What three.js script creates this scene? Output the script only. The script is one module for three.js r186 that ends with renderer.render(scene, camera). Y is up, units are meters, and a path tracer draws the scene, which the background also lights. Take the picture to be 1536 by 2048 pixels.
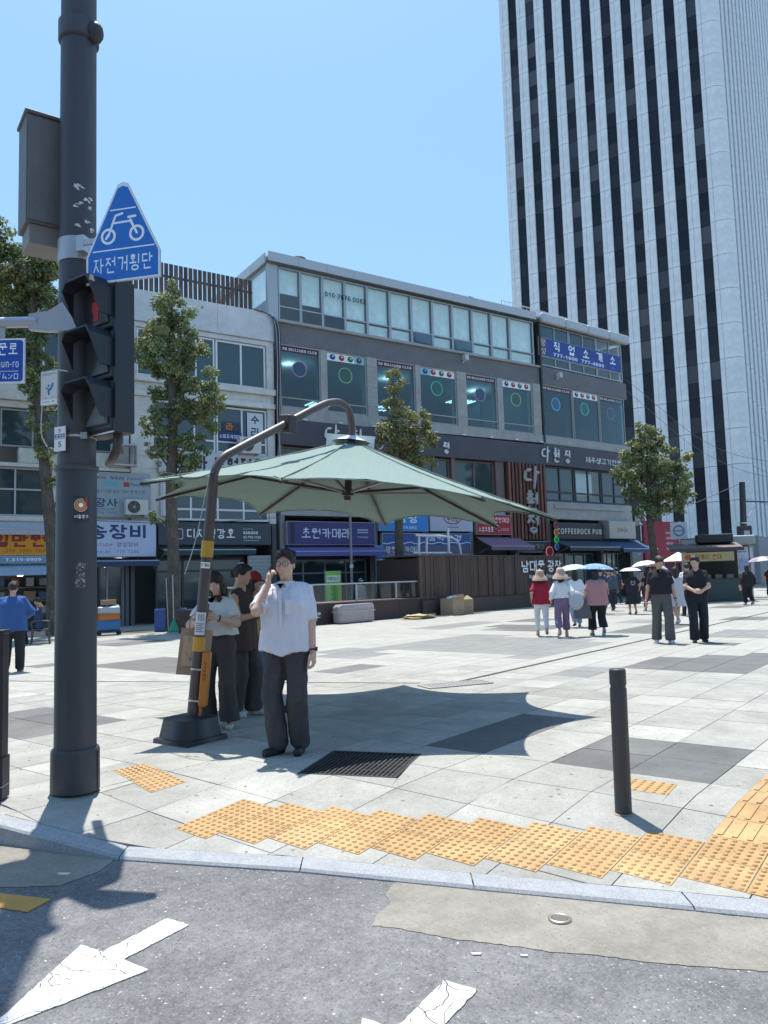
import * as THREE from 'three';
import { Sky } from 'three/addons/objects/Sky.js';
import { mergeGeometries } from 'three/addons/utils/BufferGeometryUtils.js';
import { RoundedBoxGeometry } from 'three/addons/geometries/RoundedBoxGeometry.js';
import { createNoise3D } from 'simplex-noise';

// ---------------------------------------------------------------- camera, sky, sun, exposure
const scene = new THREE.Scene();
const camera = new THREE.PerspectiveCamera(67.25, 0.75, 0.05, 3000);
camera.rotation.order = 'YXZ';
camera.position.set(0, 1.5, 0);
camera.rotation.set(THREE.MathUtils.degToRad(5.0), 0, THREE.MathUtils.degToRad(-1.72));
scene.add(camera);
const SUN = new THREE.Vector3(-0.085, 1, -0.325).normalize();
{
  const W = 512, H = 256, data = new Float32Array(W * H * 4), d = new THREE.Vector3();
  const zen = [0.11, 0.28, 0.60], mid = [0.295, 0.525, 0.80], hor = [0.54, 0.73, 0.87];
  for (let j = 0; j < H; j++) for (let i = 0; i < W; i++) {
    const ph = ((i + 0.5) / W - 0.5) * 2 * Math.PI, th = ((j + 0.5) / H - 0.5) * Math.PI;
    d.set(Math.cos(th) * Math.cos(ph), Math.sin(th), Math.cos(th) * Math.sin(ph));
    const e = Math.max(0, d.y), a = Math.pow(1 - e, 5), b = Math.pow(e, 0.9);
    const g = Math.max(0, d.dot(SUN)), halo = 0.30 * Math.pow(g, 6) + 0.5 * Math.pow(g, 60);
    for (let c = 0; c < 3; c++) {
      let v = mid[c] * (1 - b) + zen[c] * b;
      v = v * (1 - a) + hor[c] * a + halo * [1, 0.97, 0.92][c];
      if (d.y < 0) v = hor[c] * 0.6;
      data[(j * W + i) * 4 + c] = v;
    }
    data[(j * W + i) * 4 + 3] = 1;
  }
  const sky = new THREE.DataTexture(data, W, H, THREE.RGBAFormat, THREE.FloatType);
  sky.mapping = THREE.EquirectangularReflectionMapping; sky.magFilter = THREE.LinearFilter; sky.needsUpdate = true;
  scene.background = sky; scene.environment = sky;
}
const sun = new THREE.DirectionalLight(new THREE.Color().setRGB(1, 0.955, 0.88), 4.8);
sun.position.copy(SUN).multiplyScalar(120); sun.castShadow = true;
sun.shadow.mapSize.set(4096, 4096);
Object.assign(sun.shadow.camera, { left: -60, right: 60, top: 60, bottom: -60, near: 1, far: 400 });
scene.add(sun, sun.target);
const renderer = new THREE.WebGLRenderer({ antialias: true });
renderer.setSize(768, 1024);
renderer.toneMapping = THREE.LinearToneMapping;
renderer.toneMappingExposure = 1.5;
renderer.shadowMap.enabled = true;

// ---------------------------------------------------------------- helpers
let seed = 7;
const rnd = () => { seed = (seed + 0x6d2b79f5) | 0; let t = Math.imul(seed ^ (seed >>> 15), 1 | seed); t = (t + Math.imul(t ^ (t >>> 7), 61 | t)) ^ t; return ((t ^ (t >>> 14)) >>> 0) / 4294967296; };
const rr = (a, b) => a + (b - a) * rnd();
const noise3 = createNoise3D(rnd);
const V = (x, y, z) => new THREE.Vector3(x, y, z);
const lin = (r, g, b) => new THREE.Color().setRGB(r, g, b);
const clamp = (x, a = 0, b = 1) => Math.min(b, Math.max(a, x));
const mats = new Map();
function M(r, g, b, rough = 0.8, metal = 0, extra) {
  const key = [r, g, b, rough, metal].join() + (extra ? JSON.stringify(extra) : '');
  if (!mats.has(key)) mats.set(key, new THREE.MeshPhysicalMaterial({ color: lin(r, g, b), roughness: rough, metalness: metal, ...(extra || {}) }));
  return mats.get(key);
}
const used = new Map();
function numbered(n) { const k = used.get(n) || 0; used.set(n, k + 1); return k ? n + '_' + String(k).padStart(3, '0') : n; }
function flat(g) { const o = g.index ? g.toNonIndexed() : g; for (const k of Object.keys(o.attributes)) if (!['position', 'normal', 'uv', 'color'].includes(k)) o.deleteAttribute(k); if (!o.attributes.uv) o.setAttribute('uv', new THREE.BufferAttribute(new Float32Array(o.attributes.position.count * 2), 2)); return o; }
function G(list) { if (!Array.isArray(list)) return list; if (list.length === 1) return list[0]; return mergeGeometries(list.map(flat)); }
function shadows(m) { m.castShadow = true; m.receiveShadow = true; return m; }
function mesh(name, geos, mat, parent) { const m = shadows(new THREE.Mesh(G(geos), mat)); m.name = name; if (parent) parent.add(m); return m; }
function tag(o, label, category, group, kind) { if (label) o.userData.label = label; if (category) o.userData.category = category; if (group) o.userData.group = group; if (kind) o.userData.kind = kind; return o; }
function thing(name, label, category, pos = [0, 0, 0], ry = 0, group) { const g = new THREE.Group(); g.name = numbered(name); g.position.set(...pos); g.rotation.y = ry; scene.add(g); return tag(g, label, category, group); }
function single(name, geos, mat, label, category, pos = [0, 0, 0], ry = 0, group) { const m = mesh(numbered(name), geos, mat, scene); m.position.set(...pos); m.rotation.y = ry; return tag(m, label, category, group); }
function structure(name, geos, mat) { const m = mesh(numbered(name), geos, mat, scene); m.userData.kind = 'structure'; return m; }
function structureGroup(name) { const g = new THREE.Group(); g.name = numbered(name); g.userData.kind = 'structure'; scene.add(g); return g; }
const box = (w, h, d, x = 0, y = 0, z = 0, ry = 0) => { const g = new THREE.BoxGeometry(w, h, d); if (ry) g.rotateY(ry); return g.translate(x, y, z); };
const span = (x0, x1, y0, y1, z0, z1) => box(x1 - x0, y1 - y0, z1 - z0, (x0 + x1) / 2, (y0 + y1) / 2, (z0 + z1) / 2);
const rbox = (w, h, d, r, x = 0, y = 0, z = 0) => new RoundedBoxGeometry(w, h, d, 2, r).translate(x, y, z);
const cyl = (r0, r1, h, x = 0, y = 0, z = 0, n = 16) => new THREE.CylinderGeometry(r1, r0, h, n).translate(x, y + h / 2, z);
const ball = (r, x = 0, y = 0, z = 0, sx = 1, sy = 1, sz = 1, n = 12) => new THREE.SphereGeometry(r, n, Math.max(6, n * 0.7 | 0)).scale(sx, sy, sz).translate(x, y, z);
function rod(a, b, r0, r1 = r0, n = 8) { const A = V(...a), B = V(...b), d = B.clone().sub(A), L = d.length(); const g = new THREE.CylinderGeometry(r1, r0, L, n); g.translate(0, L / 2, 0); g.applyQuaternion(new THREE.Quaternion().setFromUnitVectors(V(0, 1, 0), d.normalize())); return g.translate(A.x, A.y, A.z); }
function bar(a, b, w, h) { const A = V(...a), B = V(...b), d = B.clone().sub(A), L = d.length(); const g = new THREE.BoxGeometry(w, h, L).translate(0, 0, L / 2); const m = new THREE.Matrix4().lookAt(B, A, V(0, 1, 0)); g.applyMatrix4(m); return g.translate(A.x, A.y, A.z); }
const tube = (pts, r, seg = 24, n = 8) => new THREE.TubeGeometry(new THREE.CatmullRomCurve3(pts.map((p) => V(...p)), false, 'centripetal'), seg, r, n);
function limb(pts, radii, n = 8, sub = 4) {           // tapered tube through points
  const curve = new THREE.CatmullRomCurve3(pts.map((p) => V(...p))), N = (pts.length - 1) * sub, pos = [], idx = [], uv = [];
  let ref = V(1, 0, 0.3).normalize();
  for (let i = 0; i <= N; i++) {
    const t = i / N, c = curve.getPoint(t), tg = curve.getTangent(t), k = t * (radii.length - 1), k0 = Math.min(radii.length - 2, Math.floor(k)), r = radii[k0] + (radii[k0 + 1] - radii[k0]) * (k - k0);
    const u = ref.clone().sub(tg.clone().multiplyScalar(ref.dot(tg))).normalize(), v = tg.clone().cross(u); ref = u;
    for (let j = 0; j <= n; j++) { const a = j / n * Math.PI * 2; pos.push(c.x + r * (Math.cos(a) * u.x + Math.sin(a) * v.x), c.y + r * (Math.cos(a) * u.y + Math.sin(a) * v.y), c.z + r * (Math.cos(a) * u.z + Math.sin(a) * v.z)); uv.push(j / n, t * 4); }
  }
  for (let i = 0; i < N; i++) for (let j = 0; j < n; j++) { const a = i * (n + 1) + j, b = a + n + 1; idx.push(a, a + 1, b, b, a + 1, b + 1); }
  const g = new THREE.BufferGeometry(); g.setAttribute('position', new THREE.Float32BufferAttribute(pos, 3)); g.setAttribute('uv', new THREE.Float32BufferAttribute(uv, 2)); g.setIndex(idx); g.computeVertexNormals(); return g;
}
function prism(pts, y0, y1, bevel = 0) {              // pts [[x,z]...] counter-clockwise or not, vertical walls between heights (functions or numbers)
  const f0 = typeof y0 === 'function' ? y0 : () => y0, f1 = typeof y1 === 'function' ? y1 : () => y1, p = [];
  let area = 0; for (let i = 0; i < pts.length; i++) { const a = pts[i], b = pts[(i + 1) % pts.length]; area += a[0] * b[1] - b[0] * a[1]; }
  const q = area > 0 ? pts.slice().reverse() : pts;     // make it turn so that the top faces up
  const push = (...v) => { for (const t of v) p.push(t[0], t[1], t[2]); };
  for (let i = 1; i < q.length - 1; i++) push([q[0][0], f1(...q[0]), q[0][1]], [q[i][0], f1(...q[i]), q[i][1]], [q[i + 1][0], f1(...q[i + 1]), q[i + 1][1]]);
  for (let i = 0; i < q.length; i++) { const a = q[i], b = q[(i + 1) % q.length]; const A = [a[0], f1(...a), a[1]], B = [b[0], f1(...b), b[1]], a0 = [a[0], f0(...a), a[1]], b0 = [b[0], f0(...b), b[1]]; push(A, a0, B, B, a0, b0); }
  const g = new THREE.BufferGeometry(); g.setAttribute('position', new THREE.Float32BufferAttribute(p, 3)); g.computeVertexNormals(); return mUV(g);
}
function mUV(g0, s = 1) {                              // uv in metres, from the side each face points to
  const g = g0.index ? g0.toNonIndexed() : g0, p = g.attributes.position, uv = new Float32Array(p.count * 2), a = V(0, 0, 0), b = V(0, 0, 0), c = V(0, 0, 0);
  for (let i = 0; i < p.count; i += 3) {
    a.fromBufferAttribute(p, i); b.fromBufferAttribute(p, i + 1); c.fromBufferAttribute(p, i + 2);
    const n = b.clone().sub(a).cross(c.clone().sub(a)), X = Math.abs(n.x), Y = Math.abs(n.y), Z = Math.abs(n.z);
    [a, b, c].forEach((q, k) => { const o = (i + k) * 2; if (Y >= X && Y >= Z) { uv[o] = q.x * s; uv[o + 1] = q.z * s; } else if (X >= Z) { uv[o] = q.z * s; uv[o + 1] = q.y * s; } else { uv[o] = q.x * s; uv[o + 1] = q.y * s; } });
  }
  g.setAttribute('uv', new THREE.BufferAttribute(uv, 2)); return g;
}
function shapeGeo(pts, depth, bevel = 0) { const s = new THREE.Shape(pts.map((p) => new THREE.Vector2(...p))); return new THREE.ExtrudeGeometry(s, { depth, bevelEnabled: bevel > 0, bevelSize: bevel, bevelThickness: bevel, bevelSegments: 2, curveSegments: 8 }); }

// ---------------------------------------------------------------- surface textures (grain only)
function grainTex(size, fn, srgb = true) {             // tiling texture; fn(x,y) -> [r,g,b] 0..255
  const d = new Uint8Array(size * size * 4);
  for (let y = 0; y < size; y++) for (let x = 0; x < size; x++) { const c = fn(x, y), o = (y * size + x) * 4; d[o] = clamp(c[0], 0, 255); d[o + 1] = clamp(c[1], 0, 255); d[o + 2] = clamp(c[2], 0, 255); d[o + 3] = 255; }
  const t = new THREE.DataTexture(d, size, size); t.wrapS = t.wrapT = THREE.RepeatWrapping; t.magFilter = THREE.LinearFilter; t.minFilter = THREE.LinearMipmapLinearFilter; if (srgb) t.colorSpace = THREE.SRGBColorSpace; t.needsUpdate = true; return t;
}
function vnoise(period, sd) {                          // tiling value noise
  const g = new Float32Array(period * period); let s = sd; for (let i = 0; i < g.length; i++) { s = (Math.imul(s, 1664525) + 1013904223) | 0; g[i] = ((s >>> 8) & 0xffff) / 65535; }
  return (x, y) => { const X = Math.floor(x), Y = Math.floor(y), fx = x - X, fy = y - Y, u = fx * fx * (3 - 2 * fx), v = fy * fy * (3 - 2 * fy), at = (i, j) => g[((j % period + period) % period) * period + ((i % period + period) % period)]; return (at(X, Y) * (1 - u) + at(X + 1, Y) * u) * (1 - v) + (at(X, Y + 1) * (1 - u) + at(X + 1, Y + 1) * u) * v; };
}
function grain(size, layers, base, sdev, speck) {      // layers [[period, amp]...]
  const ns = layers.map(([p, a], i) => [vnoise(p, 11 + i * 77 + size), p, a]); let s = 991 + size;
  const pix = new Float32Array(size * size);
  for (let y = 0; y < size; y++) for (let x = 0; x < size; x++) { let v = 0; for (const [n, p, a] of ns) v += (n(x / size * p, y / size * p) - 0.5) * a; s = (Math.imul(s, 1664525) + 1013904223) | 0; v += (((s >>> 8) & 0xffff) / 65535 - 0.5) * sdev; pix[y * size + x] = v; }
  for (const [count, rad, amp] of speck || []) for (let k = 0; k < count; k++) { const cx = rnd() * size, cy = rnd() * size, r = rad * rr(0.5, 1.2), am = amp * rr(0.5, 1); for (let j = -Math.ceil(r); j <= r; j++) for (let i = -Math.ceil(r); i <= r; i++) if (i * i + j * j <= r * r) { const X = ((cx + i | 0) + size) % size, Y = ((cy + j | 0) + size) % size; pix[Y * size + X] = am; } }
  const t = grainTex(size, (x, y) => { const v = pix[y * size + x]; return [base[0] + v * (base[3] || 1), base[1] + v, base[2] + v]; });
  const l = (v) => Math.pow(v / 255, 2.2); t.userData.avg = l(base[1]);
  const b = grainTex(size, (x, y) => { const v = 128 + pix[y * size + x] * 0.9; return [v, v, v]; }, false);
  return { map: t, bump: b };
}
const T = {
  asphalt: grain(1024, [[3, 18], [7, 18], [24, 16], [90, 18], [256, 24]], [128, 130, 134], 26, [[7200, 1.6, 34], [700, 2, 80], [4200, 1.9, -42], [110, 2.6, 115]]),
  granite: grain(512, [[5, 16], [18, 12], [64, 14]], [214, 213, 206], 34, [[1500, 1.3, -44], [500, 1.2, 36]]),
  paving: grain(1024, [[4, 26], [11, 22], [40, 16], [200, 14]], [212, 211, 205], 32, [[5200, 1.1, -40], [2200, 1.0, 32], [70, 3.0, -92], [34, 4.4, -74], [260, 1.8, -78]]),
  kerb: grain(512, [[9, 12], [60, 22], [128, 26]], [198, 202, 206], 48, [[2600, 1.7, -62], [1400, 1.6, 44]]),
  concrete: grain(512, [[4, 24], [15, 18], [60, 14]], [196, 190, 180], 24, [[700, 1.8, -40], [500, 1.4, 40]]),
  stain: grain(512, [[3, 16], [9, 13], [34, 11], [120, 8]], [215, 215, 212], 8),
  wood: grainTex(512, (() => { const n = vnoise(64, 5), m = vnoise(8, 9), f = vnoise(256, 3); return (x, y) => { const v = (n(x / 8, y / 128) - 0.5) * 60 + (m(x / 64, y / 256) - 0.5) * 46 + (f(x / 2, y / 20) - 0.5) * 40; return [196 + v, 190 + v, 186 + v]; }; })()),
  bark: grain(256, [[8, 50], [32, 46], [90, 30]], [190, 186, 180], 20),
  cloth: grainTex(256, (() => { const n = vnoise(128, 5), m = vnoise(16, 8); return (x, y) => { const v = ((x + y) % 3 === 0 ? -12 : 5) + (n(x / 2, y / 2) - 0.5) * 30 + (m(x / 16, y / 16) - 0.5) * 20; return [222 + v, 222 + v, 222 + v]; }; })()),
};
function TM(tex, scale, r, g, b, rough, bump = 0, extra) { const av = (tex.map || tex).userData.avg || 0.52, m = new THREE.MeshPhysicalMaterial({ color: lin(r / av, g / av, b / av), roughness: rough, ...(extra || {}) }); const rep = (t) => { const c = t.clone(); c.repeat.set(1 / scale, 1 / scale); c.needsUpdate = true; return c; }; m.map = rep(tex.map || tex); if (bump && tex.bump) { m.bumpMap = rep(tex.bump); m.bumpScale = bump; } return m; }

// ---------------------------------------------------------------- lettering: Hangul is composed stroke by stroke, the rest is set in type
const JC = { g: [[[0, .08], [.95, .08], [.9, .55], [.78, 1]]], n: [[[.06, 0], [.06, .92], [1, .92]]], d: [[[.97, .08], [.06, .08], [.06, .92], [1, .92]]], r: [[[0, .06], [.94, .06], [.94, .5], [.06, .5], [.06, .94], [1, .94]]], m: [[[.06, .06], [.94, .06], [.94, .94], [.06, .94], [.06, .03]]], b: [[[.06, 0], [.06, .94], [.94, .94], [.94, 0]], [[.06, .5], [.94, .5]]], s: [[[.5, .02], [.44, .45], [0, 1]], [[.48, .4], [1, 1]]], x: [['o', .5, .52, .46]], j: [[[.05, .08], [.95, .08]], [[.5, .08], [.42, .5], [0, 1]], [[.47, .5], [1, 1]]], c: [[[.34, -.08], [.66, -.08]], [[.05, .2], [.95, .2]], [[.5, .2], [.42, .58], [0, 1]], [[.47, .56], [1, 1]]], k: [[[0, .08], [.95, .08], [.9, .55], [.78, 1]], [[.02, .52], [.9, .48]]], t: [[[.97, .06], [.06, .06], [.06, .94], [1, .94]], [[.06, .5], [.94, .5]]], p: [[[0, .08], [1, .08]], [[.28, .08], [.3, .92]], [[.72, .08], [.7, .92]], [[0, .92], [1, .92]]], h: [[[.32, -.06], [.68, -.06]], [[.04, .18], [.96, .18]], ['o', .5, .66, .3]] };
for (const k of ['x', 'h']) JC[k] = JC[k].map((s) => (s[0] === 'o' ? s : s[0][0] === 'o' ? s[0] : s));
const INI = ['g', 'gg', 'n', 'd', 'dd', 'r', 'm', 'b', 'bb', 's', 'ss', 'x', 'j', 'jj', 'c', 'k', 't', 'p', 'h'];
const FIN = ['', 'g', 'gg', 'gs', 'n', 'nj', 'nh', 'd', 'r', 'rg', 'rm', 'rb', 'rs', 'rt', 'rp', 'rh', 'm', 'b', 'bs', 's', 'ss', 'x', 'j', 'c', 'k', 't', 'p', 'h'];
const RV = { 0: [[[.3, 0], [.3, 1]], [[.3, .47], [1, .47]]], 1: [[[.2, .02], [.2, .98]], [[.85, 0], [.85, 1]], [[.2, .47], [.85, .47]]], 2: [[[.3, 0], [.3, 1]], [[.3, .32], [1, .32]], [[.3, .62], [1, .62]]], 4: [[[.75, 0], [.75, 1]], [[0, .47], [.75, .47]]], 5: [[[.42, .02], [.42, .98]], [[.9, 0], [.9, 1]], [[-.1, .47], [.42, .47]]], 6: [[[.75, 0], [.75, 1]], [[0, .32], [.75, .32]], [[0, .62], [.75, .62]]], 3: [[[.2, .02], [.2, .98]], [[.85, 0], [.85, 1]], [[.2, .35], [.85, .35]], [[.2, .62], [.85, .62]]], 7: [[[.42, .02], [.42, .98]], [[.9, 0], [.9, 1]], [[-.1, .35], [.42, .35]], [[-.1, .6], [.42, .6]]], 20: [[[.5, 0], [.5, 1]]] };
const HV = { 8: [[[0, .9], [1, .9]], [[.5, .1], [.5, .9]]], 12: [[[0, .9], [1, .9]], [[.3, .1], [.3, .9]], [[.7, .1], [.7, .9]]], 13: [[[0, .2], [1, .2]], [[.5, .2], [.5, 1.1]]], 17: [[[0, .2], [1, .2]], [[.3, .2], [.3, 1.1]], [[.7, .2], [.7, 1.1]]], 18: [[[0, .6], [1, .6]]] };
const MIX = { 9: [8, 0], 10: [8, 1], 11: [8, 20], 14: [13, 4], 15: [13, 5], 16: [13, 20], 19: [18, 20] };
function jamo(ctx, strokes, x, y, w, h) { for (const s of strokes) { ctx.beginPath(); if (s[0] === 'o') ctx.ellipse(x + s[1] * w, y + s[2] * h, s[3] * w, s[3] * h, 0, 0, 7); else s.forEach((p, i) => (i ? ctx.lineTo(x + p[0] * w, y + p[1] * h) : ctx.moveTo(x + p[0] * w, y + p[1] * h))); ctx.stroke(); } }
function cons(ctx, code, x, y, w, h) { if (code.length === 1) jamo(ctx, JC[code], x, y, w, h); else { jamo(ctx, JC[code[0]], x, y, w * 0.45, h); jamo(ctx, JC[code[1]], x + w * 0.55, y, w * 0.45, h); } }
function syllable(ctx, ch, x, y, s) {
  const c = ch.charCodeAt(0) - 0xac00, i = INI[Math.floor(c / 588)], v = Math.floor((c % 588) / 28), f = FIN[c % 28], hh = f ? 0.54 : 0.9, y0 = y + s * 0.05, b = (X, Y, W, H) => [x + X * s, y0 + Y * s, W * s, H * s];
  if (RV[v]) { cons(ctx, i, ...b(.06, .03, .46, f ? hh * .86 : .78)); jamo(ctx, RV[v], ...b(.6, -.02, .34, f ? hh + .02 : .94)); }
  else if (HV[v]) { cons(ctx, i, ...b(.2, .02, .6, hh * .48)); jamo(ctx, HV[v], ...b(.04, hh * .5, .92, hh * .46)); }
  else { const [hv, rv] = MIX[v]; cons(ctx, i, ...b(.1, .02, .44, hh * .46)); jamo(ctx, HV[hv], ...b(.02, hh * .5, .6, hh * .44)); jamo(ctx, RV[rv], ...b(.68, -.02, .26, f ? hh + .04 : .94)); }
  if (f) cons(ctx, f, ...b(.2, .64, .6, .29));
}
function widthOf(ctx, str, h, gap, font) { let w = 0; for (const ch of str) w += (/[가-힣]/.test(ch) ? h : (ctx.font = font.replace('$', h * 0.98 + 'px'), ctx.measureText(ch).width)) + gap; return w - gap; }
function write(ctx, str, x, y, h, color, o = {}) {     // x,y: top-left of the line (or centre with align:'c'); o.wide squeezes to a width
  const gap = o.gap ?? h * 0.06, font = o.font || 'bold $ sans-serif'; let w = widthOf(ctx, str, h, gap, font); const sq = o.wide ? o.wide / w : 1;
  ctx.save(); ctx.translate(x - (o.align === 'c' ? (w * sq) / 2 : 0), y); ctx.scale(sq, 1); ctx.strokeStyle = ctx.fillStyle = color; ctx.lineWidth = h * (o.lw || 0.12); ctx.lineCap = o.cap || 'butt'; ctx.lineJoin = o.cap === 'round' ? 'round' : 'miter'; ctx.textBaseline = 'alphabetic'; let cx = 0;
  for (const ch of str) { if (/[가-힣]/.test(ch)) { syllable(ctx, ch, cx, 0, h); cx += h + gap; } else { ctx.font = font.replace('$', h * 0.98 + 'px'); ctx.fillText(ch, cx, h * 0.86); cx += ctx.measureText(ch).width + gap; } }
  ctx.restore(); return w * sq;
}
function printed(w, h, paint, rough = 0.5, extra) {    // a flat print as a material
  const c = document.createElement('canvas'); c.width = w; c.height = h; const ctx = c.getContext('2d'); paint(ctx, w, h);
  const t = new THREE.CanvasTexture(c); t.colorSpace = THREE.SRGBColorSpace; t.magFilter = THREE.LinearFilter; t.minFilter = THREE.LinearMipmapLinearFilter;
  return new THREE.MeshPhysicalMaterial({ map: t, roughness: rough, ...(extra || {}) });
}
const fill = (ctx, w, h, col) => { ctx.fillStyle = col; ctx.fillRect(0, 0, w, h); };
const plane = (w, h, x = 0, y = 0, z = 0) => new THREE.PlaneGeometry(w, h).translate(x, y, z);

// ---------------------------------------------------------------- ground: road, kerb, paving
const KX = [-9, -3.2, -1.66, -0.536, 0.413, 1.439, 3.2, 12], KZ = [-8.4, -5.42, -4.80, -4.52, -4.20, -3.865, -3.25, -0.2];
function zo(x) { let i = 0; while (i < KX.length - 2 && x > KX[i + 1]) i++; return KZ[i] + (KZ[i + 1] - KZ[i]) * (x - KX[i]) / (KX[i + 1] - KX[i]); }
const zi = (x) => zo(x) - 0.17;
const hgt = (x, z) => { const dk = (zo(x) - z) * 0.95; return -0.115 * clamp(1 - (dk - 0.16) / 1.3) * clamp((x + 2.7) / 1.05); };
const RY = -0.14;
structure('road', mUV(new THREE.PlaneGeometry(1600, 1600, 1, 1).rotateX(-Math.PI / 2).translate(0, RY, 0)), TM(T.asphalt, 2.2, 0.146, 0.139, 0.131, 0.88, 0.004)).name = 'road';
{
  const P = [], I = [], xs = []; for (let x = -60; x <= 90; x += x > -4 && x < 4 ? 0.25 : 1) xs.push(x);
  const dz = [0.1, 0.5, 0.9, 1.3, 1.7, 3, 8, 20, 60, 320];
  xs.forEach((x) => dz.forEach((d) => { const z = zo(x) - d; P.push(x, hgt(x, z) - 0.012, z); }));
  for (let i = 0; i < xs.length - 1; i++) for (let j = 0; j < dz.length - 1; j++) { const a = i * dz.length + j, b = a + dz.length; I.push(a, b, a + 1, b, b + 1, a + 1); }
  const g = new THREE.BufferGeometry(); g.setAttribute('position', new THREE.Float32BufferAttribute(P, 3)); g.setIndex(I); g.computeVertexNormals();
  var plaza = structure('plaza', mUV(g), TM(T.concrete, 1.5, 0.16, 0.155, 0.145, 0.95));
}
const M_kerb = TM(T.kerb, 0.5, 0.29, 0.289, 0.288, 0.78, 0.0008);
{ // kerb stones, one by one
  const kerb = structureGroup('kerb'); const cuts = [-4.6, -3.2, -1.66, -0.536, 0.413, 1.439, 2.4, 3.4];
  for (let i = 0; i < cuts.length - 1; i++) {
    const a = cuts[i] + 0.004, b = cuts[i + 1] - 0.004, top = (x) => (hgt(x, zi(x)) + 0.003);
    const n = 6, P = [], tri = (p, q, s) => P.push(...p, ...q, ...s), quad = (p, q, s, t) => { tri(p, q, s); tri(p, s, t); };
    for (let k = 0; k < n; k++) {
      const x0 = a + (b - a) * k / n, x1 = a + (b - a) * (k + 1) / n, s0 = [x0, top(x0), zi(x0) + 0.004], s1 = [x1, top(x1), zi(x1) + 0.004], e0 = [x0, top(x0) - 0.006, zo(x0) - 0.014], e1 = [x1, top(x1) - 0.006, zo(x1) - 0.014], f0 = [x0, top(x0) - 0.02, zo(x0)], f1 = [x1, top(x1) - 0.02, zo(x1)], g0 = [x0, RY - 0.02, zo(x0) + 0.004], g1 = [x1, RY - 0.02, zo(x1) + 0.004];
      quad(s0, e0, e1, s1); quad(e0, f0, f1, e1); quad(f0, g0, g1, f1);
      if (k === 0) { quad(s0, [x0, RY, zi(x0)], [x0, RY, zo(x0)], f0); tri(s0, f0, e0); } if (k === n - 1) { quad(s1, f1, [x1, RY, zo(x1)], [x1, RY, zi(x1)]); tri(s1, e1, f1); }
    }
    const g = new THREE.BufferGeometry(); g.setAttribute('position', new THREE.Float32BufferAttribute(P, 3)); g.computeVertexNormals(); mesh('kerb_stone', mUV(g), M_kerb, kerb);
  }
}
// concrete gutter apron beside the dropped kerb, and an older strip under the signal
const sheetAt = (pts, j) => { const o = []; for (let i = 0; i < pts.length; i++) { const a = pts[i], b = pts[(i + 1) % pts.length], n = Math.max(1, Math.round(Math.hypot(b[0] - a[0], b[1] - a[1]) / 0.035)); for (let k = 0; k < n; k++) o.push(new THREE.Vector2(a[0] + (b[0] - a[0]) * k / n + rr(-j, j), -(a[1] + (b[1] - a[1]) * k / n + rr(-j, j)))); } return mUV(new THREE.ShapeGeometry(new THREE.Shape(o)).rotateX(-Math.PI / 2).translate(0, RY + 0.0028, 0)); };
structure('gutter_concrete', sheetAt([[0.0, -4.335], [-0.05, -4.2], [-0.03, -4.05], [-0.1, -3.94], [-0.114, -3.82], [0.02, -3.775], [0.241, -3.665], [0.44, -3.60], [0.665, -3.515], [0.86, -3.47], [1.063, -3.395], [1.516, -3.29], [3.3, -2.75], [3.3, zo(3.3)], [1.439, zo(1.439)], [0.413, zo(0.413)]], 0.006), TM(T.concrete, 1.1, 0.212, 0.208, 0.199, 0.92, 0.002));
structure('gutter_concrete', sheetAt([[-3.3, zo(-3.3)], [-1.69, zo(-1.69)], [-1.72, -4.62], [-1.86, -4.43], [-2.4, -4.43], [-3.3, -4.7]], 0.006), TM(T.concrete, 1.3, 0.2, 0.195, 0.185, 0.92, 0.002));
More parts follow.
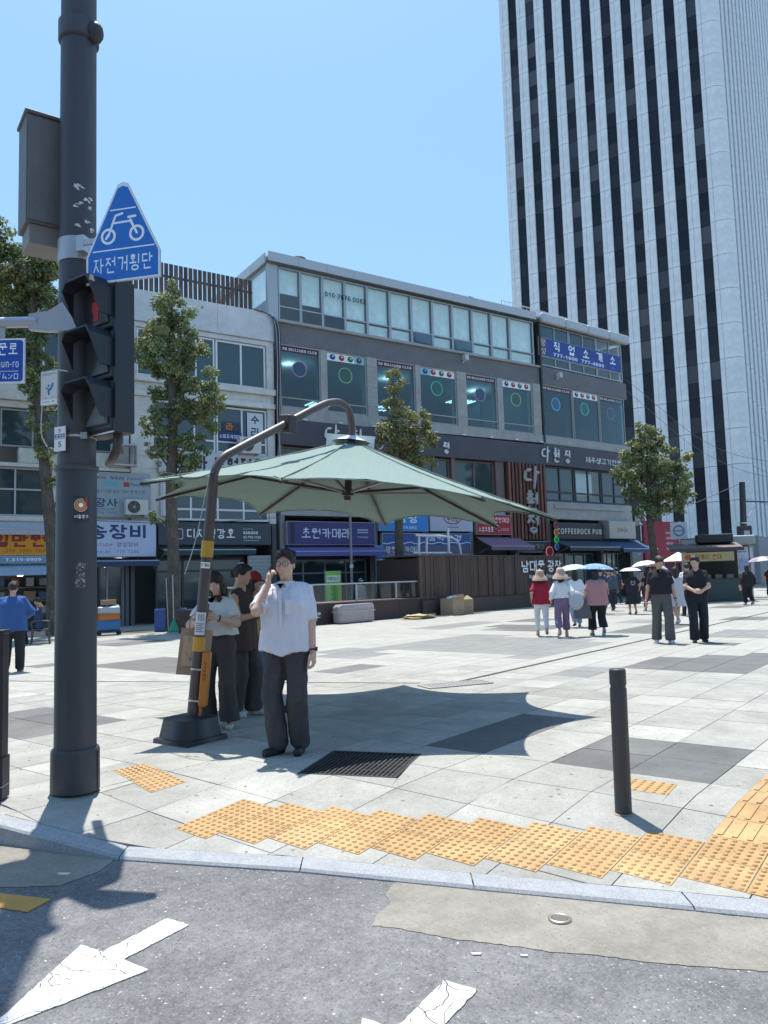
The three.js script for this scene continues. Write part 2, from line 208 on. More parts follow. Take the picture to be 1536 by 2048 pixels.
// painted marks on the road: thermoplastic with cracks that follow the photograph
{
  const road = scene.getObjectByName('road');
  const crackMap = (() => { const c = document.createElement('canvas'); c.width = c.height = 1024; const x = c.getContext('2d'); fill(x, 1024, 1024, '#ecece8'); for (let i = 0; i < 2600; i++) { x.fillStyle = rnd() < 0.6 ? 'rgba(190,188,180,.35)' : 'rgba(255,255,255,.5)'; x.fillRect(rnd() * 1024, rnd() * 1024, rr(1, 7), rr(1, 5)); } for (let i = 0; i < 900; i++) { x.fillStyle = 'rgba(120,120,118,.55)'; x.beginPath(); x.ellipse(rnd() * 1024, rnd() * 1024, rr(1, 5), rr(1, 4), rnd() * 3, 0, 7); x.fill(); } x.strokeStyle = '#3c3c3c'; for (let i = 0; i < 46; i++) { let px = rnd() * 1024, py = rnd() * 1024, a = rnd() * 6.3; x.lineWidth = rr(1.5, 4.5); x.beginPath(); x.moveTo(px, py); for (let k = 0; k < 26; k++) { a += rr(-0.7, 0.7); px += Math.cos(a) * 24; py += Math.sin(a) * 24; x.lineTo(px, py); } x.stroke(); } const t = new THREE.CanvasTexture(c); t.wrapS = t.wrapT = THREE.RepeatWrapping; t.colorSpace = THREE.SRGBColorSpace; t.magFilter = THREE.LinearFilter; t.repeat.set(0.9, 0.9); return t; })();
  const paint = new THREE.MeshStandardMaterial({ map: crackMap, color: lin(0.66, 0.66, 0.645), roughness: 0.7 });
  const worn = (pts) => { const out = []; for (let i = 0; i < pts.length; i++) { const a = pts[i], b = pts[(i + 1) % pts.length]; const L = Math.hypot(b[0] - a[0], b[1] - a[1]), n = Math.max(1, Math.round(L / 0.03)); for (let k = 0; k < n; k++) { const t = k / n, j = k ? 0.0035 : 0; out.push([a[0] + (b[0] - a[0]) * t + rr(-j, j), a[1] + (b[1] - a[1]) * t + rr(-j, j)]); } } return out; };
  const sheet = (pts) => { const s = new THREE.Shape(worn(pts).map((p) => new THREE.Vector2(p[0], -p[1]))); const g = new THREE.ExtrudeGeometry(s, { depth: 0.004, bevelEnabled: false }); g.rotateX(-Math.PI / 2); return mUV(g.translate(0, RY + 0.002, 0)); };
  const ar = [[-1.002, -3.879], [-1.129, -3.96], [-1.329, -3.63], [-1.455, -3.704], [-1.545, -3.0], [-1.067, -3.454], [-1.208, -3.554]];
  mesh('painted_arrow', sheet(ar), paint, road);
  const dx = 1.316, dz = 0.664; mesh('painted_arrow', sheet(ar.map(([x, z]) => [x + dx, z + dz])), paint, road);
  mesh('painted_mark', sheet([[-2.4, -4.40], [-2.148, -4.344], [-1.827, -4.242], [-1.879, -4.086], [-2.049, -4.146], [-2.3, -4.2]]), TM(T.stain, 1, 0.45, 0.24, 0.06, 0.8), road);
  for (const [x, z, s] of [[0.32, -3.52, 0.03], [0.53, -3.49, 0.022], [-1.95, -4.62, 0.05]]) mesh('paint_fleck', sheet([[x, z], [x + s * 1.6, z + s * 0.2], [x + s * 1.4, z + s * 0.7], [x + 0.2 * s, z + 0.6 * s]]), paint, road);
}
// paving slabs on the plaza grid
const D1 = [0.62, -0.785], D2 = [0.785, 0.62], PT = 0.615, ORG = [1.27, -6.32];
const gridXZ = (i, j) => [ORG[0] + D1[0] * i * PT + D2[0] * j * PT, ORG[1] + D1[1] * i * PT + D2[1] * j * PT];
const inPoly = (x, z, p) => { let r = false; for (let i = 0, j = p.length - 1; i < p.length; j = i++) if ((p[i][1] > z) !== (p[j][1] > z) && x < (p[j][0] - p[i][0]) * (z - p[i][1]) / (p[j][1] - p[i][1]) + p[i][0]) r = !r; return r; };
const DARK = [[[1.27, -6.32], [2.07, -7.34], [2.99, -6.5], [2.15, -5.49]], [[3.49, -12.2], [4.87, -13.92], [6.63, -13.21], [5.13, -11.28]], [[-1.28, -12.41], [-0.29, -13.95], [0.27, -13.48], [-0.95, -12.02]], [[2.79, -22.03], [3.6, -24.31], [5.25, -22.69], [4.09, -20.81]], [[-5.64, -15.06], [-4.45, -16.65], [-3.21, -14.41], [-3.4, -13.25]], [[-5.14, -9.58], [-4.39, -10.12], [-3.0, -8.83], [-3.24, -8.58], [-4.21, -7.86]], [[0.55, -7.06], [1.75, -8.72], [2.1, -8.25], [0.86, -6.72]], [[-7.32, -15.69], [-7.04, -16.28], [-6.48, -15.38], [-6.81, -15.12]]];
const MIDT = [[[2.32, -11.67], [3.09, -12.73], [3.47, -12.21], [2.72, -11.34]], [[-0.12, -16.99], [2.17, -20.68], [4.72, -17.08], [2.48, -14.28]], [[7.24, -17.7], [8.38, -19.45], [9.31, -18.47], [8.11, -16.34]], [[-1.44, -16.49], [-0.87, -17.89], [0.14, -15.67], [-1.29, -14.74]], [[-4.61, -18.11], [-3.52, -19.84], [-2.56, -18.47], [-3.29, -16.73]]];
const tileMats = [[0.30, 0.298, 0.286], [0.285, 0.284, 0.275], [0.32, 0.317, 0.304], [0.272, 0.27, 0.258], [0.298, 0.293, 0.277]].map((c, i) => TM(T.paving, 3.1 + i * 0.37, ...c, 0.72, 0.0006));
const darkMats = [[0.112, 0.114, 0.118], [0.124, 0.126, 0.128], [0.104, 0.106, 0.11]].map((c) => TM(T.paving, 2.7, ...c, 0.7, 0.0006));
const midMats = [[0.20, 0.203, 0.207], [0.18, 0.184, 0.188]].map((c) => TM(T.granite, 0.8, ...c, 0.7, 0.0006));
const rD = Math.atan2(D1[1], D1[0]);
function hash(i, j) { let h = Math.imul(i, 374761393) + Math.imul(j, 668265263); h = Math.imul(h ^ (h >>> 13), 1274126177); return ((h ^ (h >>> 16)) >>> 0) / 4294967296; }
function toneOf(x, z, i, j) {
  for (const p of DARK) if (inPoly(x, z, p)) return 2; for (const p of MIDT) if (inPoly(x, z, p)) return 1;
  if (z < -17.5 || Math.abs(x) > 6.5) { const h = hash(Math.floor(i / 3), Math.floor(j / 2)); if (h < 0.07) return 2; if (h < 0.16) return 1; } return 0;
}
function clipHalf(poly, f) { const o = []; for (let i = 0; i < poly.length; i++) { const a = poly[i], b = poly[(i + 1) % poly.length], fa = f(a), fb = f(b); if (fa >= 0) o.push(a); if ((fa >= 0) !== (fb >= 0)) { const t = fa / (fa - fb); o.push([a[0] + (b[0] - a[0]) * t, a[1] + (b[1] - a[1]) * t]); } } return o; }
// tactile paving: a stepped row along the kerb, a guiding strip, and two loose pairs
const STEP = [0.3255, 0.1142], T0 = [-1.07, -5.69], tactile = [];
const quadAt = (x, z, w, l, ux = D2, uz = [-D1[0], -D1[1]]) => [[x, z], [x + ux[0] * w, z + ux[1] * w], [x + ux[0] * w + uz[0] * l, z + ux[1] * w + uz[1] * l], [x + uz[0] * l, z + uz[1] * l]];
for (let c = 0; c < 11; c++) for (let r = 0; r < 2; r++) { const q = Math.min(c, 9), x = T0[0] + STEP[0] * q + D2[0] * 0.326 * (c - q) - D1[0] * 0.3 * r, z = T0[1] + STEP[1] * q + D2[1] * 0.326 * (c - q) - D1[1] * 0.3 * r; tactile.push([x, z, 0.3245, 0.3, 'dot']); }
for (let r = 0; r < 9; r++) for (let c = 0; c < 2; c++) { const x = T0[0] + STEP[0] * 9 + D1[0] * 0.3 * (r + 1) + D2[0] * 0.326 * c, z = T0[1] + STEP[1] * 9 + D1[1] * 0.3 * (r + 1) + D2[1] * 0.326 * c; tactile.push([x, z, 0.3245, 0.3, 'bar']); }
const ang = Math.atan2(D2[1], D2[0]);
const tactPoly = tactile.map(([x, z, w, l]) => quadAt(x, z, w, l));
for (const p of [[[1.70, -5.80], [2.005, -5.56], [1.84, -5.31], [1.53, -5.55]]]) { tactPoly.push(p); tactile.push([1.70, -5.80, 0.3, 0.3, 'dot', p]); }
{ const A = [-2.305, -6.5], B = [-2.1, -6.69], C = [-1.59, -6.12], D = [-1.80, -5.9], m1 = [(A[0] + D[0]) / 2, (A[1] + D[1]) / 2], m2 = [(B[0] + C[0]) / 2, (B[1] + C[1]) / 2]; for (const p of [[A, B, m2, m1], [m1, m2, C, D]]) { tactPoly.push(p); tactile.push([p[0][0], p[0][1], 0.3, 0.3, 'dot', p]); } }
const grateC = [-0.24, -6.47];
const holes = [...tactPoly, [[-0.722, -6.209], [-0.52, -6.978], [0.246, -6.759], [0.041, -5.967]]];
{
  const cand = [];
  for (let i = -40; i < 120; i++) for (let j = -60; j < 60; j++) {
    const [x, z] = gridXZ(i + 0.5, j + 0.5); if (z > zi(x) + 0.5 || z < -62) continue; if (Math.abs(x) > -z * 0.56 + 2.2) continue;
    const d = Math.hypot(x, z); cand.push([i, j, x, z, d]);
  }
  cand.sort((a, b) => a[4] - b[4]);
  const slabs = new THREE.Group(); slabs.name = 'slab_field'; let far = [];
  cand.forEach(([i, j, x, z, d], n) => {
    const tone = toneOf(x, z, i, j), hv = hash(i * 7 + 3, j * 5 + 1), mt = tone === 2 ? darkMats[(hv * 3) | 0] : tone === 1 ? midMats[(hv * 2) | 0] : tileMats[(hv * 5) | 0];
    const g = 0.0035, sh = 0; let poly = [gridXZ(i, j), gridXZ(i, j + 1), gridXZ(i + 1, j + 1), gridXZ(i + 1, j)].map(([a, b]) => [a + (x - a) * g / 0.3, b + (z - b) * g / 0.3]);
    if (n < 285) {
      const sl = (zo(x + 0.3) - zo(x - 0.3)) / 0.6; poly = clipHalf(poly, (p) => (zi(x) + sl * (p[0] - x)) - 0.004 - p[1]);
      if (poly.length < 3) return; let pieces = [poly];
      for (const hq of holes) { // cut the slab where a tactile tile or the grate sits
        let cx = 0, cz = 0; hq.forEach((p) => { cx += p[0] / 4; cz += p[1] / 4; }); if (Math.hypot(cx - x, cz - z) > 1.1) continue; const out = [];
        for (const pc of pieces) { let rest = pc; for (let k = 0; k < hq.length && rest.length > 2; k++) { const a = hq[k], b = hq[(k + 1) % hq.length]; let nx = b[1] - a[1], nz = a[0] - b[0]; if (nx * (cx - a[0]) + nz * (cz - a[1]) > 0) { nx = -nx; nz = -nz; } const f = (p) => nx * (p[0] - a[0]) + nz * (p[1] - a[1]); const o = clipHalf(rest, f); if (o.length > 2) out.push(o); rest = clipHalf(rest, (p) => -f(p)); } }
        pieces = out;
      }
      const lift = hash(i, j * 3) * 0.0022; const gs = pieces.filter((p) => p.length > 2).map((p) => prism(p, (a, b) => hgt(a, b) - 0.03, (a, b) => hgt(a, b) + lift)); if (gs.length) mesh('paving_slab', gs, mt, plaza);
    } else far.push([x, z, tone, hv]);
  });
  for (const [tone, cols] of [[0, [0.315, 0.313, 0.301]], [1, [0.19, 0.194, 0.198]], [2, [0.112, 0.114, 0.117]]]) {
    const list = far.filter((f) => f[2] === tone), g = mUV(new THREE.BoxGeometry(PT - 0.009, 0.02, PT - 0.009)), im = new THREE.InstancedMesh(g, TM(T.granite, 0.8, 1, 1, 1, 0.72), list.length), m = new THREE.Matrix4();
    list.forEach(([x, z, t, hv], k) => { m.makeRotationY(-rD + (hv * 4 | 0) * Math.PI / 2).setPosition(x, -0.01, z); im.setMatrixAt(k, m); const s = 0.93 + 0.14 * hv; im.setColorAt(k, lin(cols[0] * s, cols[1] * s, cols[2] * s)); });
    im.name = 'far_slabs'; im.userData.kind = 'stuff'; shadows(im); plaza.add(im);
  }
}
{ // tactile tiles with real studs and bars
  const mats3 = [[0.425, 0.262, 0.118], [0.40, 0.245, 0.108], [0.44, 0.277, 0.13], [0.41, 0.26, 0.125]].map((c) => TM(T.paving, 1.7, ...c, 0.78));
  const stud = new THREE.CylinderGeometry(0.0115, 0.0165, 0.007, 8, 1).translate(0, 0.0035, 0);
  tactile.forEach(([x, z, w, l, kind], n) => {
    const q = tactPoly[n], gs = [], at = (u, v) => { const a = [q[0][0] + (q[1][0] - q[0][0]) * u, q[0][1] + (q[1][1] - q[0][1]) * u], b = [q[3][0] + (q[2][0] - q[3][0]) * u, q[3][1] + (q[2][1] - q[3][1]) * u]; return [a[0] + (b[0] - a[0]) * v, a[1] + (b[1] - a[1]) * v]; };
    const e = 0.008; gs.push(prism([at(e, e), at(1 - e, e), at(1 - e, 1 - e), at(e, 1 - e)], (a, b) => hgt(a, b) - 0.03, (a, b) => hgt(a, b) + 0.003));
    if (kind === 'dot') for (let i = 0; i < 6; i++) for (let j = 0; j < 6; j++) { const p = at((i + 0.5) / 6, (j + 0.5) / 6); gs.push(mUV(stud.clone().translate(p[0], hgt(...p) + 0.003, p[1]))); }
    else for (let i = 0; i < 4; i++) { const c = (i + 0.5) / 4; gs.push(prism([at(c - 0.045, 0.07), at(c + 0.045, 0.07), at(c + 0.045, 0.93), at(c - 0.045, 0.93)], (a, b) => hgt(a, b), (a, b) => hgt(a, b) + 0.009)); }
    mesh('tactile_tile', gs, mats3[(hash(n, 5) * 4) | 0], plaza);
  });
}
{ // long slot drain and the fine cable slot that meets it, the pale cover between them
  const dark = M(0.03, 0.03, 0.032, 0.7);
  mesh('slot_drain', [bar([1.0, 0.0, -11.24], [14.8, 0.0, -28.7], 0.075, 0.012)], dark, plaza);
  mesh('slot_drain', [bar([-9.0, 0.0, -13.7], [0.44, 0.0, -11.22], 0.026, 0.011)], dark, plaza);
  const cover = thing('drain_cover', 'pale narrow metal drain cover where two slots meet on the paving', 'drain cover', [0.93, 0.004, -10.96], 0.40);
  mesh('frame', [span(-0.5, 0.5, 0, 0.012, -0.2, -0.17), span(-0.5, 0.5, 0, 0.012, 0.17, 0.2), span(-0.5, -0.47, 0, 0.012, -0.17, 0.17), span(0.47, 0.5, 0, 0.012, -0.17, 0.17)], M(0.35, 0.35, 0.34, 0.5, 0.5), cover);
  for (let i = 0; i < 15; i++) mesh('slat', span(-0.46 + i * 0.062, -0.42 + i * 0.062, 0, 0.009, -0.168, 0.168), M(0.38, 0.38, 0.37, 0.5, 0.5), cover);
}
{ // drain grate under the sunshade
  const ry = Math.atan2(0.785, 0.25) - Math.PI / 2, gt = thing('drain_grate', 'dark iron drain grate set in the paving under the sunshade', 'drain grate', [-0.24, 0.0, -6.478], -Math.atan2(0.235, 0.78));
  const iron = M(0.045, 0.046, 0.05, 0.55, 0.6); const w = 0.40, l = 0.405;
  mesh('frame', [span(-w, w, -0.03, 0.004, -l, -l + 0.03), span(-w, w, -0.03, 0.004, l - 0.03, l), span(-w, -w + 0.03, -0.03, 0.004, -l + 0.03, l - 0.03), span(w - 0.03, w, -0.03, 0.004, -l + 0.03, l - 0.03)], iron, gt);
  mesh('well', span(-w + 0.03, w - 0.03, -0.05, -0.028, -l + 0.03, l - 0.03), M(0.01, 0.01, 0.01, 0.9), gt);
  for (let i = 0; i < 19; i++) { const x = -w + 0.05 + i * 0.039; mesh('bar', span(x - 0.009, x + 0.009, -0.024, 0.002, -l + 0.032, l - 0.032), iron, gt); }
  mesh('cross_bar', [-0.2, 0, 0.2].map((z) => span(-w + 0.032, w - 0.032, -0.022, -0.002, z - 0.008, z + 0.008)), iron, gt);
}
{ const st = thing('survey_stud', 'round bronze survey stud set in the concrete gutter', 'stud', [0.778, RY + 0.004, -3.819]); mesh('rim', new THREE.LatheGeometry([[0.055, 0], [0.055, 0.006], [0.047, 0.012], [0.038, 0.008], [0.038, 0]].map((p) => new THREE.Vector2(...p)), 28), M(0.42, 0.36, 0.27, 0.4, 0.8), st); mesh('disc', cyl(0.038, 0.037, 0.009, 0, 0, 0, 24), M(0.2, 0.19, 0.18, 0.45, 0.7), st); }

// ---------------------------------------------------------------- the row of shop buildings: local x runs along the facade, z points to the plaza
const FP = V(-9.5, 0, -30.43), FA = THREE.MathUtils.degToRad(33.7), FB = THREE.MathUtils.degToRad(37.4), SB = 22.3;
const fx = (s, y, z = 0) => [FP.x + Math.cos(FA) * s + Math.sin(FA) * z, y, FP.z - Math.sin(FA) * s + Math.cos(FA) * z];
const P2 = V(...fx(SB, 0));
const fx2 = (s, y, z = 0) => [P2.x + Math.cos(FB) * s + Math.sin(FB) * z, y, P2.z - Math.sin(FB) * s + Math.cos(FB) * z];
const onFacade = (name, label, cat, s, y, z, group) => thing(name, label, cat, fx(s, y, z), FA, group);
const onWing = (name, label, cat, s, y, z, group) => thing(name, label, cat, fx2(s, y, z), FB, group);
const M_pale = TM(T.stain, 2.4, 0.62, 0.635, 0.66, 0.85), M_greyband = TM(T.stain, 3, 0.17, 0.165, 0.175, 0.75), M_conc = TM(T.stain, 1.8, 0.36, 0.355, 0.345, 0.88), M_white = M(0.72, 0.73, 0.74, 0.5), M_alu = M(0.42, 0.43, 0.44, 0.45, 0.5), M_roofmetal = M(0.46, 0.47, 0.48, 0.5, 0.3), M_fascia = TM(T.stain, 2.5, 0.075, 0.072, 0.085, 0.65), M_darkframe = M(0.035, 0.037, 0.04, 0.5, 0.2);
const M_glass = M(0.035, 0.06, 0.07, 0.06, 0, { ior: 1.6 }), M_glass2 = M(0.035, 0.07, 0.085, 0.08, 0, { ior: 1.6 }), M_inner = M(0.42, 0.42, 0.41, 0.9);
const M_clear = new THREE.MeshPhysicalMaterial({ color: lin(0.56, 0.77, 0.85), roughness: 0.02, transmission: 1, thickness: 0, ior: 1.5 });
const M_pane = new THREE.MeshPhysicalMaterial({ color: lin(0.93, 0.98, 0.98), roughness: 0.03, transmission: 1, thickness: 0, ior: 1.5 });
// one window: outer frame + mullions as a part, each pane a sub-part
function windowUnit(parent, x0, x1, y0, y1, z, o = {}) {
  const fw = o.fw || 0.06, cols = o.cols || [0, 1], rows = o.rows || [0, 1], fd = o.fd || 0.08, gs = [];
  gs.push(span(x0, x1, y0, y0 + fw, z - fd, z), span(x0, x1, y1 - fw, y1, z - fd, z), span(x0, x0 + fw, y0 + fw, y1 - fw, z - fd, z), span(x1 - fw, x1, y0 + fw, y1 - fw, z - fd, z));
  const X = cols.map((c) => x0 + (x1 - x0) * c), Y = rows.map((c) => y0 + (y1 - y0) * c);
  X.slice(1, -1).forEach((x) => gs.push(span(x - fw / 2, x + fw / 2, y0 + fw, y1 - fw, z - fd + 0.004, z - 0.003)));
  Y.slice(1, -1).forEach((y) => { for (let i = 0; i < X.length - 1; i++) gs.push(span(X[i] + (i ? fw / 2 : fw), X[i + 1] - (i < X.length - 2 ? fw / 2 : fw), y - fw / 2, y + fw / 2, z - fd + 0.006, z - 0.005)); });
  const w = mesh('window', gs, o.frame || M_white, parent);
  for (let i = 0; i < X.length - 1; i++) for (let j = 0; j < Y.length - 1; j++) { const gm = typeof o.glass === 'function' ? o.glass(i, j) : o.glass || M_glass; const a = X[i] + (i ? fw / 2 : fw), b = X[i + 1] - (i < X.length - 2 ? fw / 2 : fw), c = Y[j] + (j ? fw / 2 : fw), d = Y[j + 1] - (j < Y.length - 2 ? fw / 2 : fw); const pn = mesh('pane', box(b - a - 0.004, d - c - 0.004, 0.012), gm, w); pn.position.set((a + b) / 2, (c + d) / 2, z - fd * 0.6 - 0.006); pn.rotation.set(rr(-0.007, 0.007), rr(-0.008, 0.008), 0); }
  return w;
}
function part(name, parent, mat, ...gs) { let m; for (const g of gs) m = mesh(name, g, mat, parent); return m; }

// ---- billiard building
const bill = thing('billiard_building', 'long four storey grey building with glazed top floor and billiard club windows', 'building', fx(0, 0), FA);
{
  const L = 5.95, R = 22.25, uvs = (g) => mUV(g);
  part('rear_wall', bill, M_conc, uvs(span(L, R, 0, 16.0, -14, -13.7)), uvs(span(L, L + 0.25, 0, 13.2, -13.7, -0.35)));
  part('floor_slab', bill, M_conc, uvs(span(L + 0.26, R, 12.4, 13.1, -13.6, -0.4))); part('floor_slab', bill, M_conc, uvs(span(L + 0.26, R, 8.85, 9.15, -13.6, -0.6))); part('floor_slab', bill, M_conc, uvs(span(L + 0.26, R, 4.6, 4.9, -13.6, -0.9)));
  // roof slab with a sheet-metal edge, panel by panel
  part('roof', bill, M_roofmetal, span(L - 0.5, R + 0.1, 16.02, 16.1, -14, 0.25));
  for (let i = 0; i < 11; i++) { const a = L - 0.52 + i * 1.5, b = Math.min(R + 0.1, a + 1.49); part('fascia_panel', bill, M_roofmetal, span(a, b, 15.84, 16.26, 0.26, 0.32)); }
  for (let i = 0; i < 9; i++) part('fascia_panel', bill, M_roofmetal, span(L - 0.58, L - 0.52, 15.84, 16.26, -13.9 + i * 1.55, -12.37 + i * 1.55));
  // glazed fourth floor
  const mull = [6.02, 7.15, 8.3, 9.52, 10.78, 12.1, 13.42, 14.75, 16.05, 17.4, 18.75, 20.1, 21.9]; const paneTop = 15.76, tr = 13.92, bot = 13.28;
  const blind = TM(T.stain, 3, 0.84, 0.88, 0.87, 0.7);
  for (let i = 0; i < mull.length - 1; i++) {
    const w = windowUnit(bill, mull[i] + 0.005, mull[i + 1] - 0.005, bot, paneTop, 0.05, { fw: 0.05, rows: [0, (tr - bot) / (paneTop - bot), 1], frame: M_alu, glass: (a, b) => M_pane });
    const low = i === 0 ? 14.6 : i === 1 ? 14.25 : tr + 0.05; mesh('roller_blind', span(mull[i] + 0.07, mull[i + 1] - 0.07, low, paneTop - 0.03, -0.16, -0.15), blind, w);
    if (i > 2 && i !== 6 && i !== 8) mesh('roller_blind', span(mull[i] + 0.07, mull[i + 1] - 0.07, bot + 0.05, tr - 0.05, -0.16, -0.15), blind, w);
    if (i === 6 || i === 8) { const s = mesh('open_sash', [span(mull[i] + 0.08, mull[i + 1] - 0.08, -0.55, 0, -0.012, 0.012)], M_pane, w); s.position.set(0, tr - 0.06, 0.07); s.rotation.x = -0.35; }
  }
  for (let i = 0; i < 6; i++) { const g = span(L - 0.45, L - 0.4, 13.3, 15.75, -2 - i * 1.9, -0.15 - i * 1.9), w = mesh('window', [span(L - 0.46, L - 0.4, 13.2, 15.76, -0.15 - i * 1.9, -0.08 - i * 1.9)], M_alu, bill); mesh('pane', g, M_pane, w); mesh('roller_blind', span(L - 0.3, L - 0.29, 14.3, 15.7, -1.95 - i * 1.9, -0.2 - i * 1.9), blind, w); }
  part('corner_post', bill, M_alu, span(5.5, 5.99, 13.2, 15.8, -0.07, 0.06)); part('sill_cap', bill, M_conc, uvs(span(L, R, 13.17, 13.27, -0.5, 0.14)));
  part('grey_band', bill, M_greyband, uvs(span(L, R, 12.22, 13.16, -0.4, 0.02)));
  // billiard hall windows on the third floor, a real room behind
  const bays = [[6.06, 8.1], [8.42, 10.62], [11.2, 13.5], [13.8, 16.15], [16.8, 18.96], [19.36, 21.6]], hallWall = M(0.10, 0.17, 0.2, 0.9), hallCeil = M(0.3, 0.33, 0.33, 0.9);
  part('hall_wall', bill, hallWall, span(L + 0.3, R, 9.16, 12.3, -13.4, -13.3), span(L + 0.3, L + 0.36, 9.16, 12.3, -13.3, -0.5), span(R - 0.08, R - 0.02, 9.16, 12.3, -13.3, -0.5)); part('hall_ceiling', bill, hallCeil, span(L + 0.37, R - 0.1, 12.28, 12.36, -13.3, -0.5));
  part('pier', bill, M_conc, uvs(span(5.95, 6.05, 9.3, 12.2, -0.4, 0.06)), uvs(span(8.11, 8.41, 9.3, 12.2, -0.4, 0.06))); for (const [a, b] of [[10.63, 11.19], [13.51, 13.79], [16.16, 16.79], [18.97, 19.35], [21.61, 22.2]]) for (let k = 0; k < 6; k++) part('pier_block', bill, M_conc, uvs(span(a, b, 9.3 + k * 0.484, 9.3 + k * 0.484 + 0.476, -0.4, 0.08 + (k % 2) * 0.004)));
  const ringCol = [[0.9, 0.25, 0.5], [0.55, 0.62, 0.12], [0.15, 0.5, 0.5], [0.1, 0.75, 0.4], [0.75, 0.25, 0.5], [0.62, 0.66, 0.15], [0.2, 0.6, 0.95], [0.1, 0.75, 0.45], [0.6, 0.15, 0.25]];
  const dark = printed(512, 64, (c, w, h) => { fill(c, w, h, '#4a1e30'); write(c, 'BB BILLIARD CLUB', w / 2, 12, 40, '#f0eee8', { align: 'c', wide: 470, font: 'bold $ serif' }); });
  const balls = printed(512, 100, (c, w, h) => { fill(c, w, h, '#e8e8e4'); ['#20408c', '#a02838', '#1c6a44', '#8c2430'].forEach((col, i) => { const x = 76 + i * 120; c.fillStyle = col; c.beginPath(); c.arc(x, 50, 38, 0, 7); c.fill(); c.fillStyle = '#f4f4f0'; c.beginPath(); c.arc(x + 8, 36, 10, 0, 7); c.fill(); }); });
  function hallWindow(parent, x0, x1, y0, y1, i, rot) {
    const w = windowUnit(parent, x0, x1, y0, y1, 0.02, { fw: 0.055, rows: i < 6 ? [0, 0.15, 1] : [0, 1], cols: [0, 1], frame: M_conc, glass: M_clear }), W = x1 - x0, red = i % 2 === 0;
    const ph = red ? 0.27 : 0.36; mesh('printed_band', plane(W - 0.13, ph, (x0 + x1) / 2, y1 - 0.06 - ph / 2, -0.022), red ? dark : balls, w);
    const c = ringCol[i], ring = new THREE.TorusGeometry(0.36, 0.02, 8, 40).translate((x0 + x1) / 2, y1 - 1.02, -0.1), rm = new THREE.MeshStandardMaterial({ color: lin(...c), roughness: 0.4, emissive: lin(...c), emissiveIntensity: 0.28 });
    const rp = mesh('neon_ring', ring, rm, w); mesh('ball_print', new THREE.CircleGeometry(0.33, 32).translate((x0 + x1) / 2, y1 - 1.02, -0.105), M(c[0] * 0.22, c[1] * 0.22, c[2] * 0.22, 0.6), w);
    return w;
  }
  bays.forEach(([a, b], i) => { hallWindow(bill, a, b, 9.32, 12.2, i); });
  const tubeM = new THREE.MeshStandardMaterial({ color: lin(0.9, 0.95, 0.95), emissive: lin(0.85, 1, 0.98), emissiveIntensity: 1.6, roughness: 0.5 });
  for (const [cx, cz] of [[8.4, -9.0], [13.6, -10.0], [17.4, -9.2], [21.0, -5.5]]) for (let k = 0; k < 6; k++) part('ceiling_tube', bill, tubeM, box(0.06, 0.04, 1.15, cx - 0.7 + k * 0.28, 12.24, cz));
  for (const x of [8, 14, 20]) { const p = new THREE.PointLight(lin(0.85, 1, 0.98), 2.5); p.position.set(x, 12.0, -3); bill.add(p); p.name = 'tube_light'; p.castShadow = true; }
  // concrete sill band made of cast blocks
  for (let i = 0; i < 14; i++) { const a = L + i * 1.165; part('sill_block', bill, M_conc, uvs(span(a, a + 1.155, 8.74 + (i / 14) * 0.12, 9.3, -0.6, 0.1))); }
  for (let i = 0; i < 9; i++) part('fascia_lamp', bill, M_white, box(0.2, 0.06, 0.12, L + 1.2 + i * 1.85, 8.78 + i * 0.012, 0.2));
  part('sign_fascia', bill, M_fascia, uvs(span(L, R, 7.6, 8.74, -0.6, 0.16)));
  // second floor: brown steel windows behind the sunshade and trees
  const brown = M(0.16, 0.11, 0.10, 0.6);
  [[6.1, 8.2], [8.4, 10.6], [11.0, 13.2], [13.5, 15.6], [15.9, 18.6]].forEach(([a, b]) => windowUnit(bill, a, b, 5.1, 7.55, -0.12, { fw: 0.09, rows: [0, 0.3, 1], cols: [0, 0.5, 1], frame: brown, glass: M_glass }));
  for (const [a, b] of [[5.95, 6.08], [8.22, 8.38], [10.62, 10.98], [13.22, 13.48], [15.62, 15.88], [18.62, 19.2]]) part('pier', bill, brown, span(a, b, 4.9, 7.6, -0.5, 0.05));
  part('inner_wall', bill, M_inner, span(L + 0.1, R - 0.1, 4.9, 7.6, -1.2, -0.55)); part('lintel_band', bill, M_conc, uvs(span(L, 19.2, 4.45, 5.08, -0.6, 0.03)));
  // timber slat screen with raised calligraphy
  const tw = [[0.17, 0.075, 0.05], [0.13, 0.055, 0.04], [0.10, 0.045, 0.035]].map((c) => TM(T.wood, 0.9, ...c, 0.6));
  part('screen_backing', bill, M(0.05, 0.03, 0.028, 0.8), span(19.3, 22.2, 3.4, 7.58, -0.4, 0.1));
  for (let i = 0; i < 11; i++) part('timber_slat', bill, tw[i % 3], uvs(span(19.34 + i * 0.262, 19.34 + i * 0.262 + 0.15, 3.42, 7.57, 0.105, 0.26)));
  part('pipe', bill, M(0.35, 0.36, 0.38, 0.5), rod([5.86, 5, 0.18], [5.86, 13.2, 0.18], 0.05));
  // right wing, turned a few degrees
  const wing = new THREE.Group(); wing.name = 'right_wing'; bill.add(wing); wing.position.set(SB, 0, 0); wing.rotation.y = FB - FA;
  const q = (name, mat, ...gs) => part(name, wing, mat, ...gs);
  q('wing_body', M_conc, uvs(span(0, 8.0, 0, 16, -12, -11.7)), uvs(span(7.7, 7.95, 0, 15.7, -11.6, -0.2)));
  q('wing_roof', M_roofmetal, span(0, 8.1, 15.95, 16.05, -12, 0.2)); for (let i = 0; i < 4; i++) q('fascia_panel', M_roofmetal, rbox(2.05, 0.56, 0.34, 0.12, 1.03 + i * 2.06, 16.06, 0.24));
